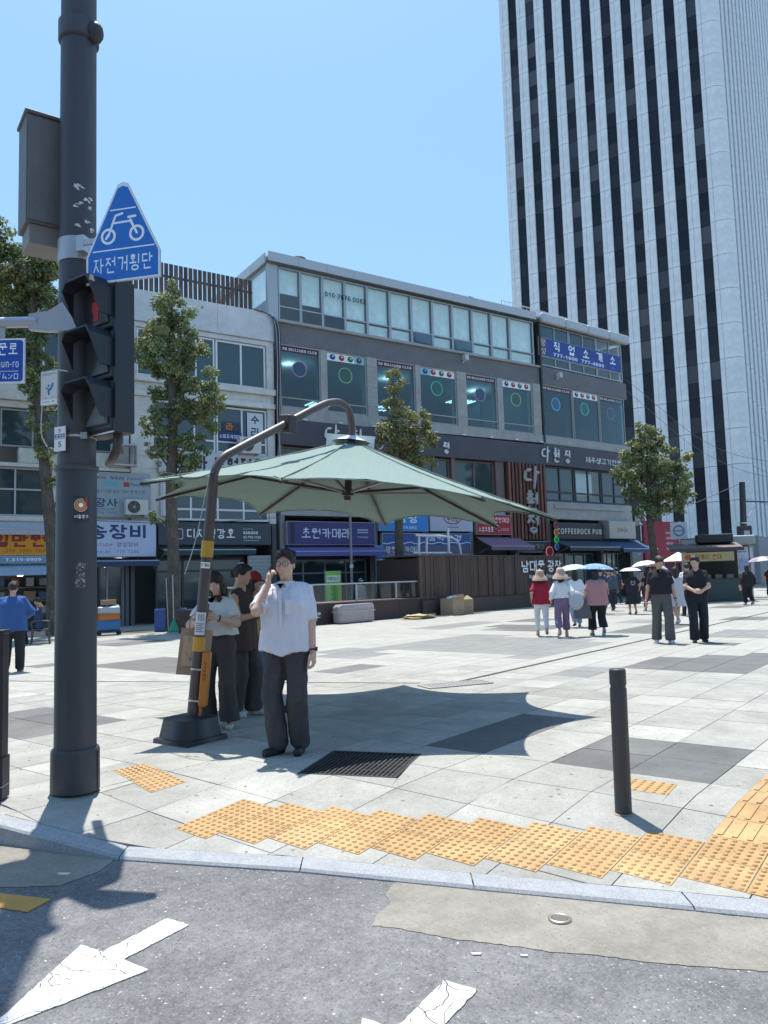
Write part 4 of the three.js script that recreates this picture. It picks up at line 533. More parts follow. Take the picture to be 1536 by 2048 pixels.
{ // blue bicycle crossing sign
  const s = thing('bicycle_sign', 'blue house-shaped bicycle crossing sign above the signal', 'road sign', [-1.915, 3.80, -5.64], -0.22); s.scale.setScalar(1.04);
  const out = (k) => { const q = [[-0.3 + k, 0 + k], [0.3 - k, 0 + k], [0.3 - k, 0.205], [0.045 - k * 0.2, 0.735 - k * 1.6], [0.0, 0.752 - k * 1.7], [-0.045 + k * 0.2, 0.735 - k * 1.6], [-0.3 + k, 0.205]]; return q; };
  mesh('plate', shapeGeo(out(0), 0.008), M(0.6, 0.62, 0.62, 0.4, 0.3), s);
  const face = new THREE.ShapeGeometry(new THREE.Shape(out(0.004).map((q) => new THREE.Vector2(...q)))).translate(0, 0, 0.0105); { const p = face.attributes.position, uv = face.attributes.uv; for (let i = 0; i < p.count; i++) uv.setXY(i, (p.getX(i) + 0.3) / 0.6, p.getY(i) / 0.75); }
  mesh('face', face, printed(768, 960, (c, w, h) => { fill(c, w, h, '#e9edf0'); const X = (x) => (x + 0.3) / 0.6 * w, Y = (y) => h - y / 0.75 * h; c.fillStyle = '#1c6fc4'; c.beginPath(); out(0.018).forEach((q, i) => (i ? c.lineTo(X(q[0]), Y(q[1])) : c.moveTo(X(q[0]), Y(q[1])))); c.closePath(); c.fill(); c.strokeStyle = '#f2f5f7'; c.lineCap = 'round'; c.lineJoin = 'round'; const ln = (lw, ...q) => { c.lineWidth = lw; c.beginPath(); q.forEach((t, i) => (i ? c.lineTo(X(t[0]), Y(t[1])) : c.moveTo(X(t[0]), Y(t[1])))); c.stroke(); };
    ln(13, [-0.1, 0.545], [0.1, 0.545]); ln(13, [-0.24, 0.245], [0.25, 0.245]); c.lineWidth = 25; for (const x of [-0.118, 0.112]) { c.beginPath(); c.arc(X(x), Y(0.35), 66, 0, 7); c.stroke(); } ln(22, [-0.118, 0.35], [-0.06, 0.5], [-0.005, 0.512]); ln(20, [-0.08, 0.445], [0.07, 0.447]); ln(24, [0.045, 0.478], [0.1, 0.48]); ln(24, [0.06, 0.455], [0.112, 0.352]); ln(26, [-0.118, 0.36], [-0.135, 0.335]);
    write(c, '자전거횡단', w / 2, Y(0.195), 158, '#f4f7f8', { align: 'c', wide: 620, lw: 0.095, gap: 12 }); }, 0.4), s);
  mesh('clamp', [box(0.5, 0.04, 0.02, -0.12, 0.34, -0.012), box(0.06, 0.12, 0.1, -0.36, 0.34, -0.05)], M(0.45, 0.46, 0.48, 0.4, 0.7), s);
}
{ // street name sign on a horizontal arm, running out of the picture
  const s = thing('street_name_sign', 'blue street name sign in three scripts hung from a pale arm', 'street sign', [-2.30, 3.05, -5.66], 0.06);
  const am = M(0.42, 0.43, 0.47, 0.4, 0.5);
  mesh('arm', [rod([-1.6, 0.46, -0.05], [-0.28, 0.475, -0.05], 0.037, 0.042, 14)], am, s); mesh('arm_bracket', shapeGeo([[-0.34, 0.41], [-0.2, 0.395], [0.02, 0.40], [-0.02, 0.5], [-0.09, 0.62], [-0.2, 0.55], [-0.34, 0.53]], 0.05).translate(0, 0, -0.07), am, s);
  mesh('plate', rbox(0.94, 0.35, 0.014, 0.006, -0.84, 0.175, -0.05), M(0.6, 0.62, 0.65, 0.4), s);
  mesh('face', plane(0.93, 0.342, -0.84, 0.175, -0.042), printed(1024, 376, (c, w, h) => { fill(c, w, h, '#dfe4ea'); c.fillStyle = '#1f4fa8'; c.beginPath(); c.roundRect(12, 12, w - 24, h - 24, 26); c.fill(); write(c, '남대문로', 640, 34, 106, '#f2f5f8', { lw: 0.11, wide: 330 }); write(c, 'Namdaemun-ro', 560, 164, 92, '#f2f5f8', { wide: 420, font: '$ sans-serif' }); c.fillStyle = '#f2f5f8'; c.fillRect(60, 274, w - 110, 4); c.strokeStyle = '#e6ecf4'; c.lineWidth = 6; const kj = (x, ...st) => st.forEach((q) => { c.beginPath(); q.forEach((t, i) => (i ? c.lineTo(x + t[0] * 36, 294 + t[1] * 48) : c.moveTo(x + t[0] * 36, 294 + t[1] * 48))); c.stroke(); });
    kj(790, [[.2, .1], [.8, .1]], [[.05, .4], [.95, .4]], [[.5, .4], [.45, .7], [.2, 1]], [[.9, 0], [1, .15]], [[1.05, -.05], [1.15, .1]]); kj(844, [[.45, 0], [.15, .8], [.95, .75]], [[.7, .5], [1, 1]]); kj(892, [[.1, .2], [.35, .35]], [[.1, .95], [.6, .75], [.95, .25]]); kj(938, [[.1, .1], [.9, .1], [.9, .95], [.1, .95], [.1, .05]]); }, 0.4), s);
  mesh('hanger', [box(0.05, 0.1, 0.02, -0.55, 0.4, -0.05), box(0.05, 0.1, 0.02, -1.1, 0.4, -0.05)], am, s);
}
{ // black square post at the left edge of the kerb
  const p = thing('barrier_post', 'square black barrier post with bolt heads left of the signal pole', 'post', [-2.875, 0, -5.72], 0.1), k = M(0.014, 0.016, 0.024, 0.5);
  mesh('post', rbox(0.13, 1.19, 0.13, 0.008, 0, 0.6, 0), k, p); mesh('cap', rbox(0.145, 0.03, 0.145, 0.008, 0, 1.2, 0), k, p); mesh('sleeve', rbox(0.15, 0.3, 0.15, 0.008, 0, 0.155, 0), k, p); mesh('band', [box(0.154, 0.006, 0.154, 0, 0.1, 0)], M(0.4, 0.42, 0.44, 0.5), p);
  for (let i = 0; i < 5; i++) mesh('bolt', cyl(0.014, 0.012, 0.012, 0, 0, 0, 8).rotateX(Math.PI / 2).translate(0.01, 0.35 + i * 0.2, 0.064), M(0.03, 0.03, 0.04, 0.4, 0.6), p);
  mesh('rail', [box(0.9, 0.05, 0.04, -0.52, 0.98, 0), box(0.9, 0.05, 0.04, -0.52, 0.3, 0)], k, p);
}
{ // bollard
  const b = thing('bollard', 'plain charcoal steel bollard with a grooved top on the paving', 'bollard', [1.469, hgt(1.469, -5.06) - 0.002, -5.06]); b.rotation.z = -0.012; const k = TM(T.stain, 0.6, 0.048, 0.05, 0.057, 0.5);
  mesh('tube', new THREE.LatheGeometry([[0.053, 0], [0.053, 0.785], [0.048, 0.788], [0.048, 0.806], [0.053, 0.809], [0.053, 0.895], [0.049, 0.907], [0.04, 0.911], [0, 0.912]].map((q) => new THREE.Vector2(...q)), 32), k, b);
  mesh('foot_mortar', new THREE.LatheGeometry([[0.0, 0.005], [0.066, 0.005], [0.07, 0.001]].map((q) => new THREE.Vector2(...q)), 24), TM(T.stain, 0.3, 0.30, 0.25, 0.17, 0.95), b);
}

// ---------------------------------------------------------------- street sunshade
{
  const u = thing('street_sunshade', 'large sage green cantilever sunshade over the people waiting', 'sunshade', [-1.94, 0, -7.62], 0), steel = TM(T.stain, 0.5, 0.085, 0.062, 0.06, 0.45), dk = M(0.05, 0.03, 0.032, 0.5);
  const hand = new THREE.Euler(0, 0, -THREE.MathUtils.degToRad(5.6));
  const lean = (g) => g.applyMatrix4(new THREE.Matrix4().makeRotationFromEuler(hand));          // the whole post has settled to one side
  const add = (n, gs, m, par = u) => mesh(n, lean(G(gs)), m, par);
  const bk = M(0.022, 0.023, 0.027, 0.45), bs = new THREE.Group(); // plastic water-filled base
  const frustum = (w0, w1, y0, y1) => { const g = new THREE.CylinderGeometry(w1 * 0.7071, w0 * 0.7071, y1 - y0, 4, 1).rotateY(Math.PI / 4); return flat(g).translate(0, (y0 + y1) / 2, 0); };
  const base = mesh('base', [frustum(0.5, 0.49, 0.0, 0.045), frustum(0.42, 0.36, 0.045, 0.22), frustum(0.37, 0.33, 0.22, 0.24)].map((g) => { g.rotateY(-0.82 + 0.2); return g; }), bk, u);
  add('post', [limb([[0, 0.18, 0], [0, 1.0, 0], [0, 2.0, 0], [0, 2.55, 0]], [0.056, 0.053, 0.05], 14)], steel);
  add('arm', [tube([[0, 2.5, 0], [0, 2.62, -0.01], [0.05, 2.78, -0.07], [0.16, 2.9, -0.2], [0.5, 3.25, -0.68], [0.84, 3.6, -1.16], [0.98, 3.72, -1.36], [1.1, 3.76, -1.52], [1.19, 3.7, -1.65], [1.235, 3.55, -1.72], [1.25, 3.36, -1.74]], 0.044, 60, 12)], steel);
  add('arm_clamp', [rbox(0.13, 0.2, 0.17, 0.02).rotateY(0.9).rotateX(0.1).translate(0.58, 3.32, -0.8)], dk);
  const CX = 1.245, CZ = -1.74, CY = 2.52, R = 2.5, PK = 3.35, ph = THREE.MathUtils.degToRad(10.7);
  const fab = TM(T.cloth, 0.16, 0.135, 0.182, 0.162, 0.95, 0); fab.map.repeat.set(9, 9);
  const prof = (r) => { const t = r / R; return PK + (CY - PK) * (t * 0.9 + 0.1 * t * t) - 0.05 * Math.sin(Math.PI * t); };
  const edge = (a) => { const k = ((a % (Math.PI / 4)) / (Math.PI / 4)) * 2 - 1; return R * (1 - 0.225 * (1 - k * k) ** 0.85); };
  for (let i = 0; i < 8; i++) {                           // eight cloth panels with scalloped hems
    const nu = 14, nr = 12, P = [], U = [], I = [];
    for (let a = 0; a <= nu; a++) for (let r = 0; r <= nr; r++) { const al = a / nu * Math.PI / 4, rad = 0.05 + (edge(a === nu ? 0 : al) - 0.05) * r / nr, k = a / nu * 2 - 1, sag = -0.055 * (1 - k * k) * Math.sin(Math.PI * 0.6 * rad / R), w = al + i * Math.PI / 4 + ph; P.push(CX + Math.cos(w) * rad, prof(rad) + sag + 0.010 * noise3(Math.cos(w) * rad * 3.2, Math.sin(w) * rad * 3.2, 1) * Math.min(1, rad), CZ + Math.sin(w) * rad); U.push(Math.cos(w) * rad, Math.sin(w) * rad); }
    for (let a = 0; a < nu; a++) for (let r = 0; r < nr; r++) { const q = a * (nr + 1) + r; I.push(q, q + 1, q + nr + 1, q + 1, q + nr + 2, q + nr + 1); }
    const g = new THREE.BufferGeometry(); g.setAttribute('position', new THREE.Float32BufferAttribute(P, 3)); g.setAttribute('uv', new THREE.Float32BufferAttribute(U, 2)); g.setIndex(I); g.computeVertexNormals();
    const pn = add('canopy_panel', [g], fab); const w0 = i * Math.PI / 4 + ph, hem = []; for (let a = 0; a <= 10; a++) { const al = a / 10 * Math.PI / 4, e = edge(a === 10 ? 0 : al), k = a / 5 - 1; hem.push([CX + Math.cos(w0 + al) * e, prof(e) - 0.055 * (1 - k * k) * Math.sin(Math.PI * 0.6 * e / R) - 0.008, CZ + Math.sin(w0 + al) * e]); }
    { const sm = []; for (let q = 1; q <= 9; q++) { const rd = R * q / 9; sm.push([CX + Math.cos(i * Math.PI / 4 + ph) * rd, prof(rd) + 0.008, CZ + Math.sin(i * Math.PI / 4 + ph) * rd]); } add('seam', [tube(sm, 0.007, 18, 5)], fab, pn); }
    add('hem', [tube(hem, 0.007, 20, 5)], fab, pn);
    const tip = [CX + Math.cos(w0) * (R + 0.02), prof(R) - 0.03, CZ + Math.sin(w0) * (R + 0.02)], mid = [CX + Math.cos(w0) * 1.28, prof(1.28) - 0.045, CZ + Math.sin(w0) * 1.28];
    add('rib', [bar([CX, PK - 0.05, CZ], mid, 0.03, 0.035), bar(mid, tip, 0.026, 0.03)], dk); add('strut', [bar([CX + Math.cos(w0) * 0.06, 2.71, CZ + Math.sin(w0) * 0.06], mid, 0.024, 0.03)], i % 2 ? M(0.3, 0.27, 0.26, 0.4, 0.4) : dk);
  }
  add('mast', [rod([CX, 2.68, CZ], [CX, 3.4, CZ], 0.045, 0.045, 14)], dk); add('hub', [cyl(0.075, 0.075, 0.075, CX, 2.67, CZ, 16), cyl(0.04, 0.05, 0.05, CX, 2.61, CZ, 12)], dk);
  add('peak_flap', [span(-0.3, 0.3, -0.1, 0.1, -0.004, 0.004).rotateX(-0.2).translate(CX - 0.02, PK - 0.0, CZ - 0.14)], M(0.62, 0.62, 0.6, 0.8)); add('peak_cap', [new THREE.ConeGeometry(0.25, 0.1, 8, 1, true).translate(CX, PK + 0.03, CZ)], M(0.55, 0.62, 0.64, 0.8));
  // things fixed to the post: yellow reflectors, labels, crank box
  const yel = M(0.5, 0.27, 0.03, 0.5), wh = M(0.6, 0.6, 0.58, 0.6);
  add('yellow_band', [cyl(0.061, 0.061, 0.16, 0, 1.78, 0, 20)], yel); add('yellow_band', [cyl(0.062, 0.062, 0.14, 0, 0.86, 0, 20)], yel);
  const lab = (w, h, y, a, paint) => add('label', [new THREE.CylinderGeometry(0.0615, 0.0615, h, 10, 1, true, a - w / 0.0615 / 2, w / 0.0615).translate(0, y, 0)], printed(256, Math.round(256 * h / w), paint));
  lab(0.1, 0.06, 1.70, 0.1, (c, w, h) => { fill(c, w, h, '#e8e6e0'); write(c, '관계자', w / 2, 30, 92, '#111', { align: 'c', wide: 236, lw: 0.15 }); });
  lab(0.11, 0.22, 1.13, 0.1, (c, w, h) => { fill(c, w, h, '#c9cacb'); c.strokeStyle = '#2a2c33'; c.lineWidth = 14; c.beginPath(); for (let i = 0; i < 4; i++) { c.moveTo(60 + i * 40, 40); c.lineTo(90 + i * 40, 190); } c.stroke(); c.fillStyle = '#4a5a86'; for (let i = 0; i < 5; i++) c.fillRect(30, 250 + i * 44, 190 - (i % 2) * 40, 20); });
  const ob = add('crank_box', [rbox(0.075, 0.52, 0.11, 0.012, 0.095, 0.6, 0.03)], M(0.44, 0.16, 0.022, 0.5)); add('box_mark', [plane(0.05, 0.2, 0, 0, 0).rotateY(0.0).translate(0.102, 0.68, 0.0865)], printed(64, 256, (c, w, h) => { fill(c, w, h, '#b4702a'); c.save(); c.translate(46, 12); c.rotate(Math.PI / 2); write(c, '구조손잡이', 0, 0, 40, '#3c240e', { wide: 230, lw: 0.14 }); c.restore(); }), ob);
  add('side_rod', [rod([0.075, 0.2, 0.03], [0.075, 0.36, 0.03], 0.016)], M(0.42, 0.17, 0.03, 0.5)); for (const y of [0.38, 0.68]) add('steel_clip', [cyl(0.061, 0.061, 0.018, 0, y, 0, 20), box(0.06, 0.018, 0.02, 0.03, y + 0.009, 0.058)], M(0.5, 0.5, 0.5, 0.35, 0.9));
  add('pull_cord', [tube([[0.02, 2.62, 0.06], [-0.2, 2.55, 0.0], [-0.5, 2.62, -0.3], [-0.75, 2.66, -0.6]], 0.007, 20, 5)], M(0.03, 0.03, 0.03, 0.7));
  add('tether', [tube([[-0.03, 2.6, 0.06], [-0.1, 1.9, 0.12], [-0.16, 1.6, 0.16]], 0.004, 10, 4)], M(0.4, 0.4, 0.4, 0.6));
}
{ // brown paper bag resting against the post
  const b = thing('paper_bag', 'brown paper carrier bag hanging behind the sunshade post', 'bag', [-1.98, 0.60, -7.86], 0.15), kr = TM(T.stain, 0.5, 0.36, 0.25, 0.175, 0.9); b.rotation.z = -0.12;
  const g = new THREE.BoxGeometry(0.31, 0.46, 0.1, 6, 6, 2); { const p = g.attributes.position; for (let i = 0; i < p.count; i++) { p.setZ(i, p.getZ(i) * (0.35 + 0.65 * (0.5 - p.getY(i) / 0.46)) + 0.006 * noise3(p.getX(i) * 9, p.getY(i) * 9, 2)); } g.computeVertexNormals(); } mesh('sack', mUV(g.translate(0, 0.23, 0)), kr, b);
  mesh('print', plane(0.16, 0.3, -0.04, 0.24, 0.055), printed(160, 300, (c, w, h) => { fill(c, w, h, '#b49a80'); c.strokeStyle = '#56604c'; c.lineWidth = 5; for (const a of [-0.6, 0, 0.5]) { c.beginPath(); c.moveTo(90, 250); c.quadraticCurveTo(90 + a * 40, 200, 90 + a * 90, 165); c.stroke(); } write(c, '명품', 84, 16, 40, '#7a6a54', { align: 'c', lw: 0.08 }); }), b);
  mesh('handle', tube([[-0.08, 0.46, 0.0], [-0.07, 0.58, 0.02], [0.02, 0.62, 0.04], [0.08, 0.56, 0.02], [0.08, 0.46, 0]], 0.006, 16, 5), kr, b);
}

// ---------------------------------------------------------------- people: every body is one skin of smoothly joined, tapering bones
function surfaceNet(f, lo, hi, cell) {
  const n = [0, 1, 2].map((k) => Math.max(3, Math.ceil((hi[k] - lo[k]) / cell) + 1)), [nx, ny, nz] = n, F = new Float32Array(nx * ny * nz), at = (i, j, k) => (k * ny + j) * nx + i;
  for (let k = 0; k < nz; k++) for (let j = 0; j < ny; j++) for (let i = 0; i < nx; i++) F[at(i, j, k)] = f(lo[0] + i * cell, lo[1] + j * cell, lo[2] + k * cell);
  const idx = new Int32Array(nx * ny * nz).fill(-1), P = [], I = [], E = [[0, 1], [2, 3], [4, 5], [6, 7], [0, 2], [1, 3], [4, 6], [5, 7], [0, 4], [1, 5], [2, 6], [3, 7]];
  for (let k = 0; k < nz - 1; k++) for (let j = 0; j < ny - 1; j++) for (let i = 0; i < nx - 1; i++) {
    const v = [], b = at(i, j, k); let neg = 0; for (let c = 0; c < 8; c++) { const q = F[b + (c & 1) + ((c >> 1) & 1) * nx + (c >> 2) * nx * ny]; v.push(q); if (q < 0) neg++; } if (neg === 0 || neg === 8) continue;
    let x = 0, y = 0, z = 0, m = 0; for (const [a, c] of E) if ((v[a] < 0) !== (v[c] < 0)) { const t = v[a] / (v[a] - v[c]); x += (a & 1) + t * ((c & 1) - (a & 1)); y += ((a >> 1) & 1) + t * (((c >> 1) & 1) - ((a >> 1) & 1)); z += (a >> 2) + t * ((c >> 2) - (a >> 2)); m++; }
    idx[b] = P.length / 3; P.push(lo[0] + (i + x / m) * cell, lo[1] + (j + y / m) * cell, lo[2] + (k + z / m) * cell);
  }
  const sx = 1, sy = nx, sz = nx * ny, quad = (a, b, c, d, s) => { if (a < 0 || b < 0 || c < 0 || d < 0) return; if (s) I.push(a, b, c, a, c, d); else I.push(a, c, b, a, d, c); };
  for (let k = 1; k < nz - 1; k++) for (let j = 1; j < ny - 1; j++) for (let i = 1; i < nx - 1; i++) {
    const b = at(i, j, k), s = F[b] < 0; if (s !== F[b + sx] < 0) quad(idx[b - sy - sz], idx[b - sz], idx[b], idx[b - sy], s); if (s !== F[b + sy] < 0) quad(idx[b - sx - sz], idx[b - sx], idx[b], idx[b - sz], s); if (s !== F[b + sz] < 0) quad(idx[b - sx - sy], idx[b - sy], idx[b], idx[b - sx], s);
  }
  const N = new Float32Array(P.length), e = cell * 0.5; for (let i = 0; i < P.length; i += 3) { const x = P[i], y = P[i + 1], z = P[i + 2], gx = f(x + e, y, z) - f(x - e, y, z), gy = f(x, y + e, z) - f(x, y - e, z), gz = f(x, y, z + e) - f(x, y, z - e), L = Math.hypot(gx, gy, gz) || 1; N[i] = gx / L; N[i + 1] = gy / L; N[i + 2] = gz / L; }
  const g = new THREE.BufferGeometry(); g.setAttribute('position', new THREE.Float32BufferAttribute(P, 3)); g.setAttribute('normal', new THREE.BufferAttribute(N, 3)); g.setAttribute('uv', new THREE.BufferAttribute(new Float32Array(P.length / 3 * 2), 2)); g.setIndex(I); return mUV2(g);
}
function mUV2(g) { const p = g.attributes.position, n = g.attributes.normal, u = g.attributes.uv; for (let i = 0; i < p.count; i++) u.setXY(i, Math.abs(n.getX(i)) > 0.7 ? p.getZ(i) : p.getX(i), p.getY(i)); return g; }
const smin = (a, b, k) => { const h = Math.max(k - Math.abs(a - b), 0) / k; return Math.min(a, b) - h * h * k * 0.25; };
function capD(x, y, z, c) { const dx = c[3] - c[0], dy = c[4] - c[1], dz = c[5] - c[2], px = x - c[0], py = y - c[1], pz = z - c[2]; let t = (px * dx + py * dy + pz * dz) / (dx * dx + dy * dy + dz * dz + 1e-9); t = t < 0 ? 0 : t > 1 ? 1 : t; const ex = px - dx * t, ey = py - dy * t, ez = pz - dz * t; return Math.sqrt(ex * ex + ey * ey + ez * ez) - (c[6] + (c[7] - c[6]) * t); }
const cap = (a, b, r0, r1 = r0) => [a.x, a.y, a.z, b.x, b.y, b.z, r0, r1];
function bounds(caps, pad) { const lo = [9, 9, 9], hi = [-9, -9, -9]; for (const c of caps) { const r = Math.max(c[6], c[7]) + pad; for (let k = 0; k < 3; k++) { lo[k] = Math.min(lo[k], c[k] - r, c[k + 3] - r); hi[k] = Math.max(hi[k], c[k] + r, c[k + 3] + r); } } return [lo, hi]; }
function skinOf(caps, cell, k, post) { const [lo, hi] = bounds(caps, k * 0.5 + cell * 2); return surfaceNet((x, y, z) => { let d = 9; for (const c of caps) d = smin(d, capD(x, y, z, c), k); return post ? post(d, x, y, z) : d; }, lo, hi, cell); }
const ell = (x, y, z, cx, cy, cz, rx, ry, rz) => { const a = (x - cx) / rx, b = (y - cy) / ry, c = (z - cz) / rz; return (Math.sqrt(a * a + b * b + c * c) - 1) * Math.min(rx, ry, rz); };
function headGeo(cell) {
  return surfaceNet((x, y, z) => {
    const ax = Math.abs(x); let d = ell(x, y, z, 0, 0.028, -0.012, 0.075, 0.09, 0.094); d = smin(d, ell(x, y, z, 0, -0.035, 0.02, 0.06, 0.078, 0.07), 0.03); d = smin(d, ell(x, y, z, 0, -0.092, 0.048, 0.026, 0.022, 0.026), 0.03);
    d = smin(d, capD(x, y, z, [0, 0.008, 0.086, 0, -0.03, 0.1, 0.008, 0.0125]), 0.014); d = smin(d, ell(ax, y, z, 0.012, -0.034, 0.09, 0.009, 0.008, 0.01), 0.008); d = smin(d, capD(ax, y, z, [0.014, 0.03, 0.08, 0.046, 0.026, 0.066, 0.007, 0.006]), 0.014);
    d = Math.max(d, -(ell(ax, y, z, 0.031, 0.006, 0.098, 0.017, 0.011, 0.02) - 0.001)); d = smin(d, capD(x, y, z, [-0.017, -0.066, 0.082, 0.017, -0.066, 0.082, 0.0065, 0.0065]), 0.01); d = smin(d, ell(ax, y, z, 0.076, -0.008, -0.008, 0.009, 0.029, 0.017), 0.006);
    d = smin(d, ell(ax, y, z, 0.04, -0.025, 0.055, 0.02, 0.022, 0.02), 0.03); return smin(d, capD(x, y, z, [0, -0.06, -0.022, 0, -0.17, -0.04, 0.05, 0.054]), 0.03);
  }, [-0.1, -0.17, -0.13], [0.1, 0.135, 0.13], cell);
}
function hairGeo(style, cell) {
  const long = style === 'long' ? 1 : style === 'bob' ? 0.55 : 0;
  return surfaceNet((x, y, z) => {
    const ax = Math.abs(x), rough = 0.004 * noise3(x * 45, y * 18, z * 45) + 0.005 * noise3(x * 20, y * 12 + 3, z * 20); let d = ell(x, y, z, 0, 0.033, -0.016, 0.086, 0.1, 0.104) + rough; if (!long) d = smin(d, ell(x, y, z, 0, 0.085, 0.02, 0.078, 0.045, 0.085) + rough * 1.5, 0.02);
    const face = style === 'short' ? smin(ell(x, y, z, 0, -0.06, 0.085, 0.082, 0.13, 0.08), ell(ax, y, z, 0.085, -0.055, 0.02, 0.03, 0.062, 0.05), 0.02) : ell(x, y, z, 0, -0.045, 0.095, 0.064, style === 'bangs' || style === 'bob' ? 0.09 : 0.115, 0.085);
    if (style === 'short') d = Math.max(d, -(y + 0.072 + z * 0.25)); else if (!long) d = Math.max(d, -(y + 0.09));
    if (long) { let c = ell(x, y, z, 0, -0.06 - 0.09 * long, -0.045, 0.088, 0.11 + 0.13 * long, 0.062) + rough * 2; d = smin(d, c, 0.03); d = smin(d, ell(ax, y, z, 0.07, -0.05 - 0.05 * long, 0.012, 0.022, 0.08 + 0.07 * long, 0.035) + rough, 0.02); }
    return Math.max(d, -face);
  }, [-0.12, -0.40 * Math.max(0.4, long), -0.15], [0.12, 0.16, 0.12], cell);
}
function handGeo(curl, cell, spread = 0.5) {             // wrist at the origin, fingers point down -y, back of the hand -z, thumb on +x
  const caps = [[-0.024, -0.02, 0, -0.028, -0.075, 0, 0.017, 0.014], [0, -0.015, 0, 0, -0.08, 0, 0.019, 0.0145], [0.022, -0.02, 0, 0.027, -0.075, 0, 0.018, 0.014], [0, 0.02, 0, 0, -0.02, 0, 0.025, 0.026]], L = [0.052, 0.064, 0.068, 0.062];
  for (let i = 0; i < 4; i++) { let x = -0.031 + i * 0.0205, y = -0.082, z = 0, a = 0.12 + curl * (0.55 + 0.08 * (3 - i)); const r = [0.0083, 0.0093, 0.0096, 0.0093][i], sx = (i - 1.6) * 0.07 * spread; [0.46, 0.31, 0.25].forEach((q, s) => { const l = L[i] * q * 1.12, nx = x + sx * l, ny = y - Math.cos(a) * l, nz = z + Math.sin(a) * l; caps.push([x, y, z, nx, ny, nz, r - s * 0.0006, r - 0.0006 - s * 0.0007]); x = nx; y = ny; z = nz; a += curl * 0.95 + 0.08; }); }
  { const th = [[0.02, -0.02, 0.006], [0.042, -0.052, 0.016 + 0.01 * curl], [0.043 - 0.008 * curl, -0.082, 0.028 + 0.012 * curl], [0.036 - 0.016 * curl, -0.105, 0.036 + 0.014 * curl]]; for (let i = 0; i < 3; i++) caps.push([...th[i], ...th[i + 1], [0.015, 0.0115, 0.0102][i], [0.0115, 0.0102, 0.0088][i]]); }
  return skinOf(caps, cell, 0.008);
}
function ik(S, W, l1, l2, pole) { const d = W.clone().sub(S), L = Math.min(d.length(), (l1 + l2) * 0.999), u = d.normalize(), a = (l1 * l1 - l2 * l2 + L * L) / (2 * L), h = Math.sqrt(Math.max(0, l1 * l1 - a * a)), p = pole.clone().sub(u.clone().multiplyScalar(pole.dot(u))).normalize(); return [S.clone().add(u.clone().multiplyScalar(a)).add(p.multiplyScalar(h)), S.clone().add(u.clone().multiplyScalar(L))]; }
const handCache = new Map(), headCache = new Map(), hairCache = new Map();
const memo = (m, k, f) => { if (!m.has(k)) m.set(k, f()); return m.get(k).clone(); };
const SKIN = [M(0.50, 0.30, 0.21, 0.55, 0, { sheen: 0.1 }), M(0.55, 0.35, 0.26, 0.55), M(0.46, 0.27, 0.19, 0.55)];
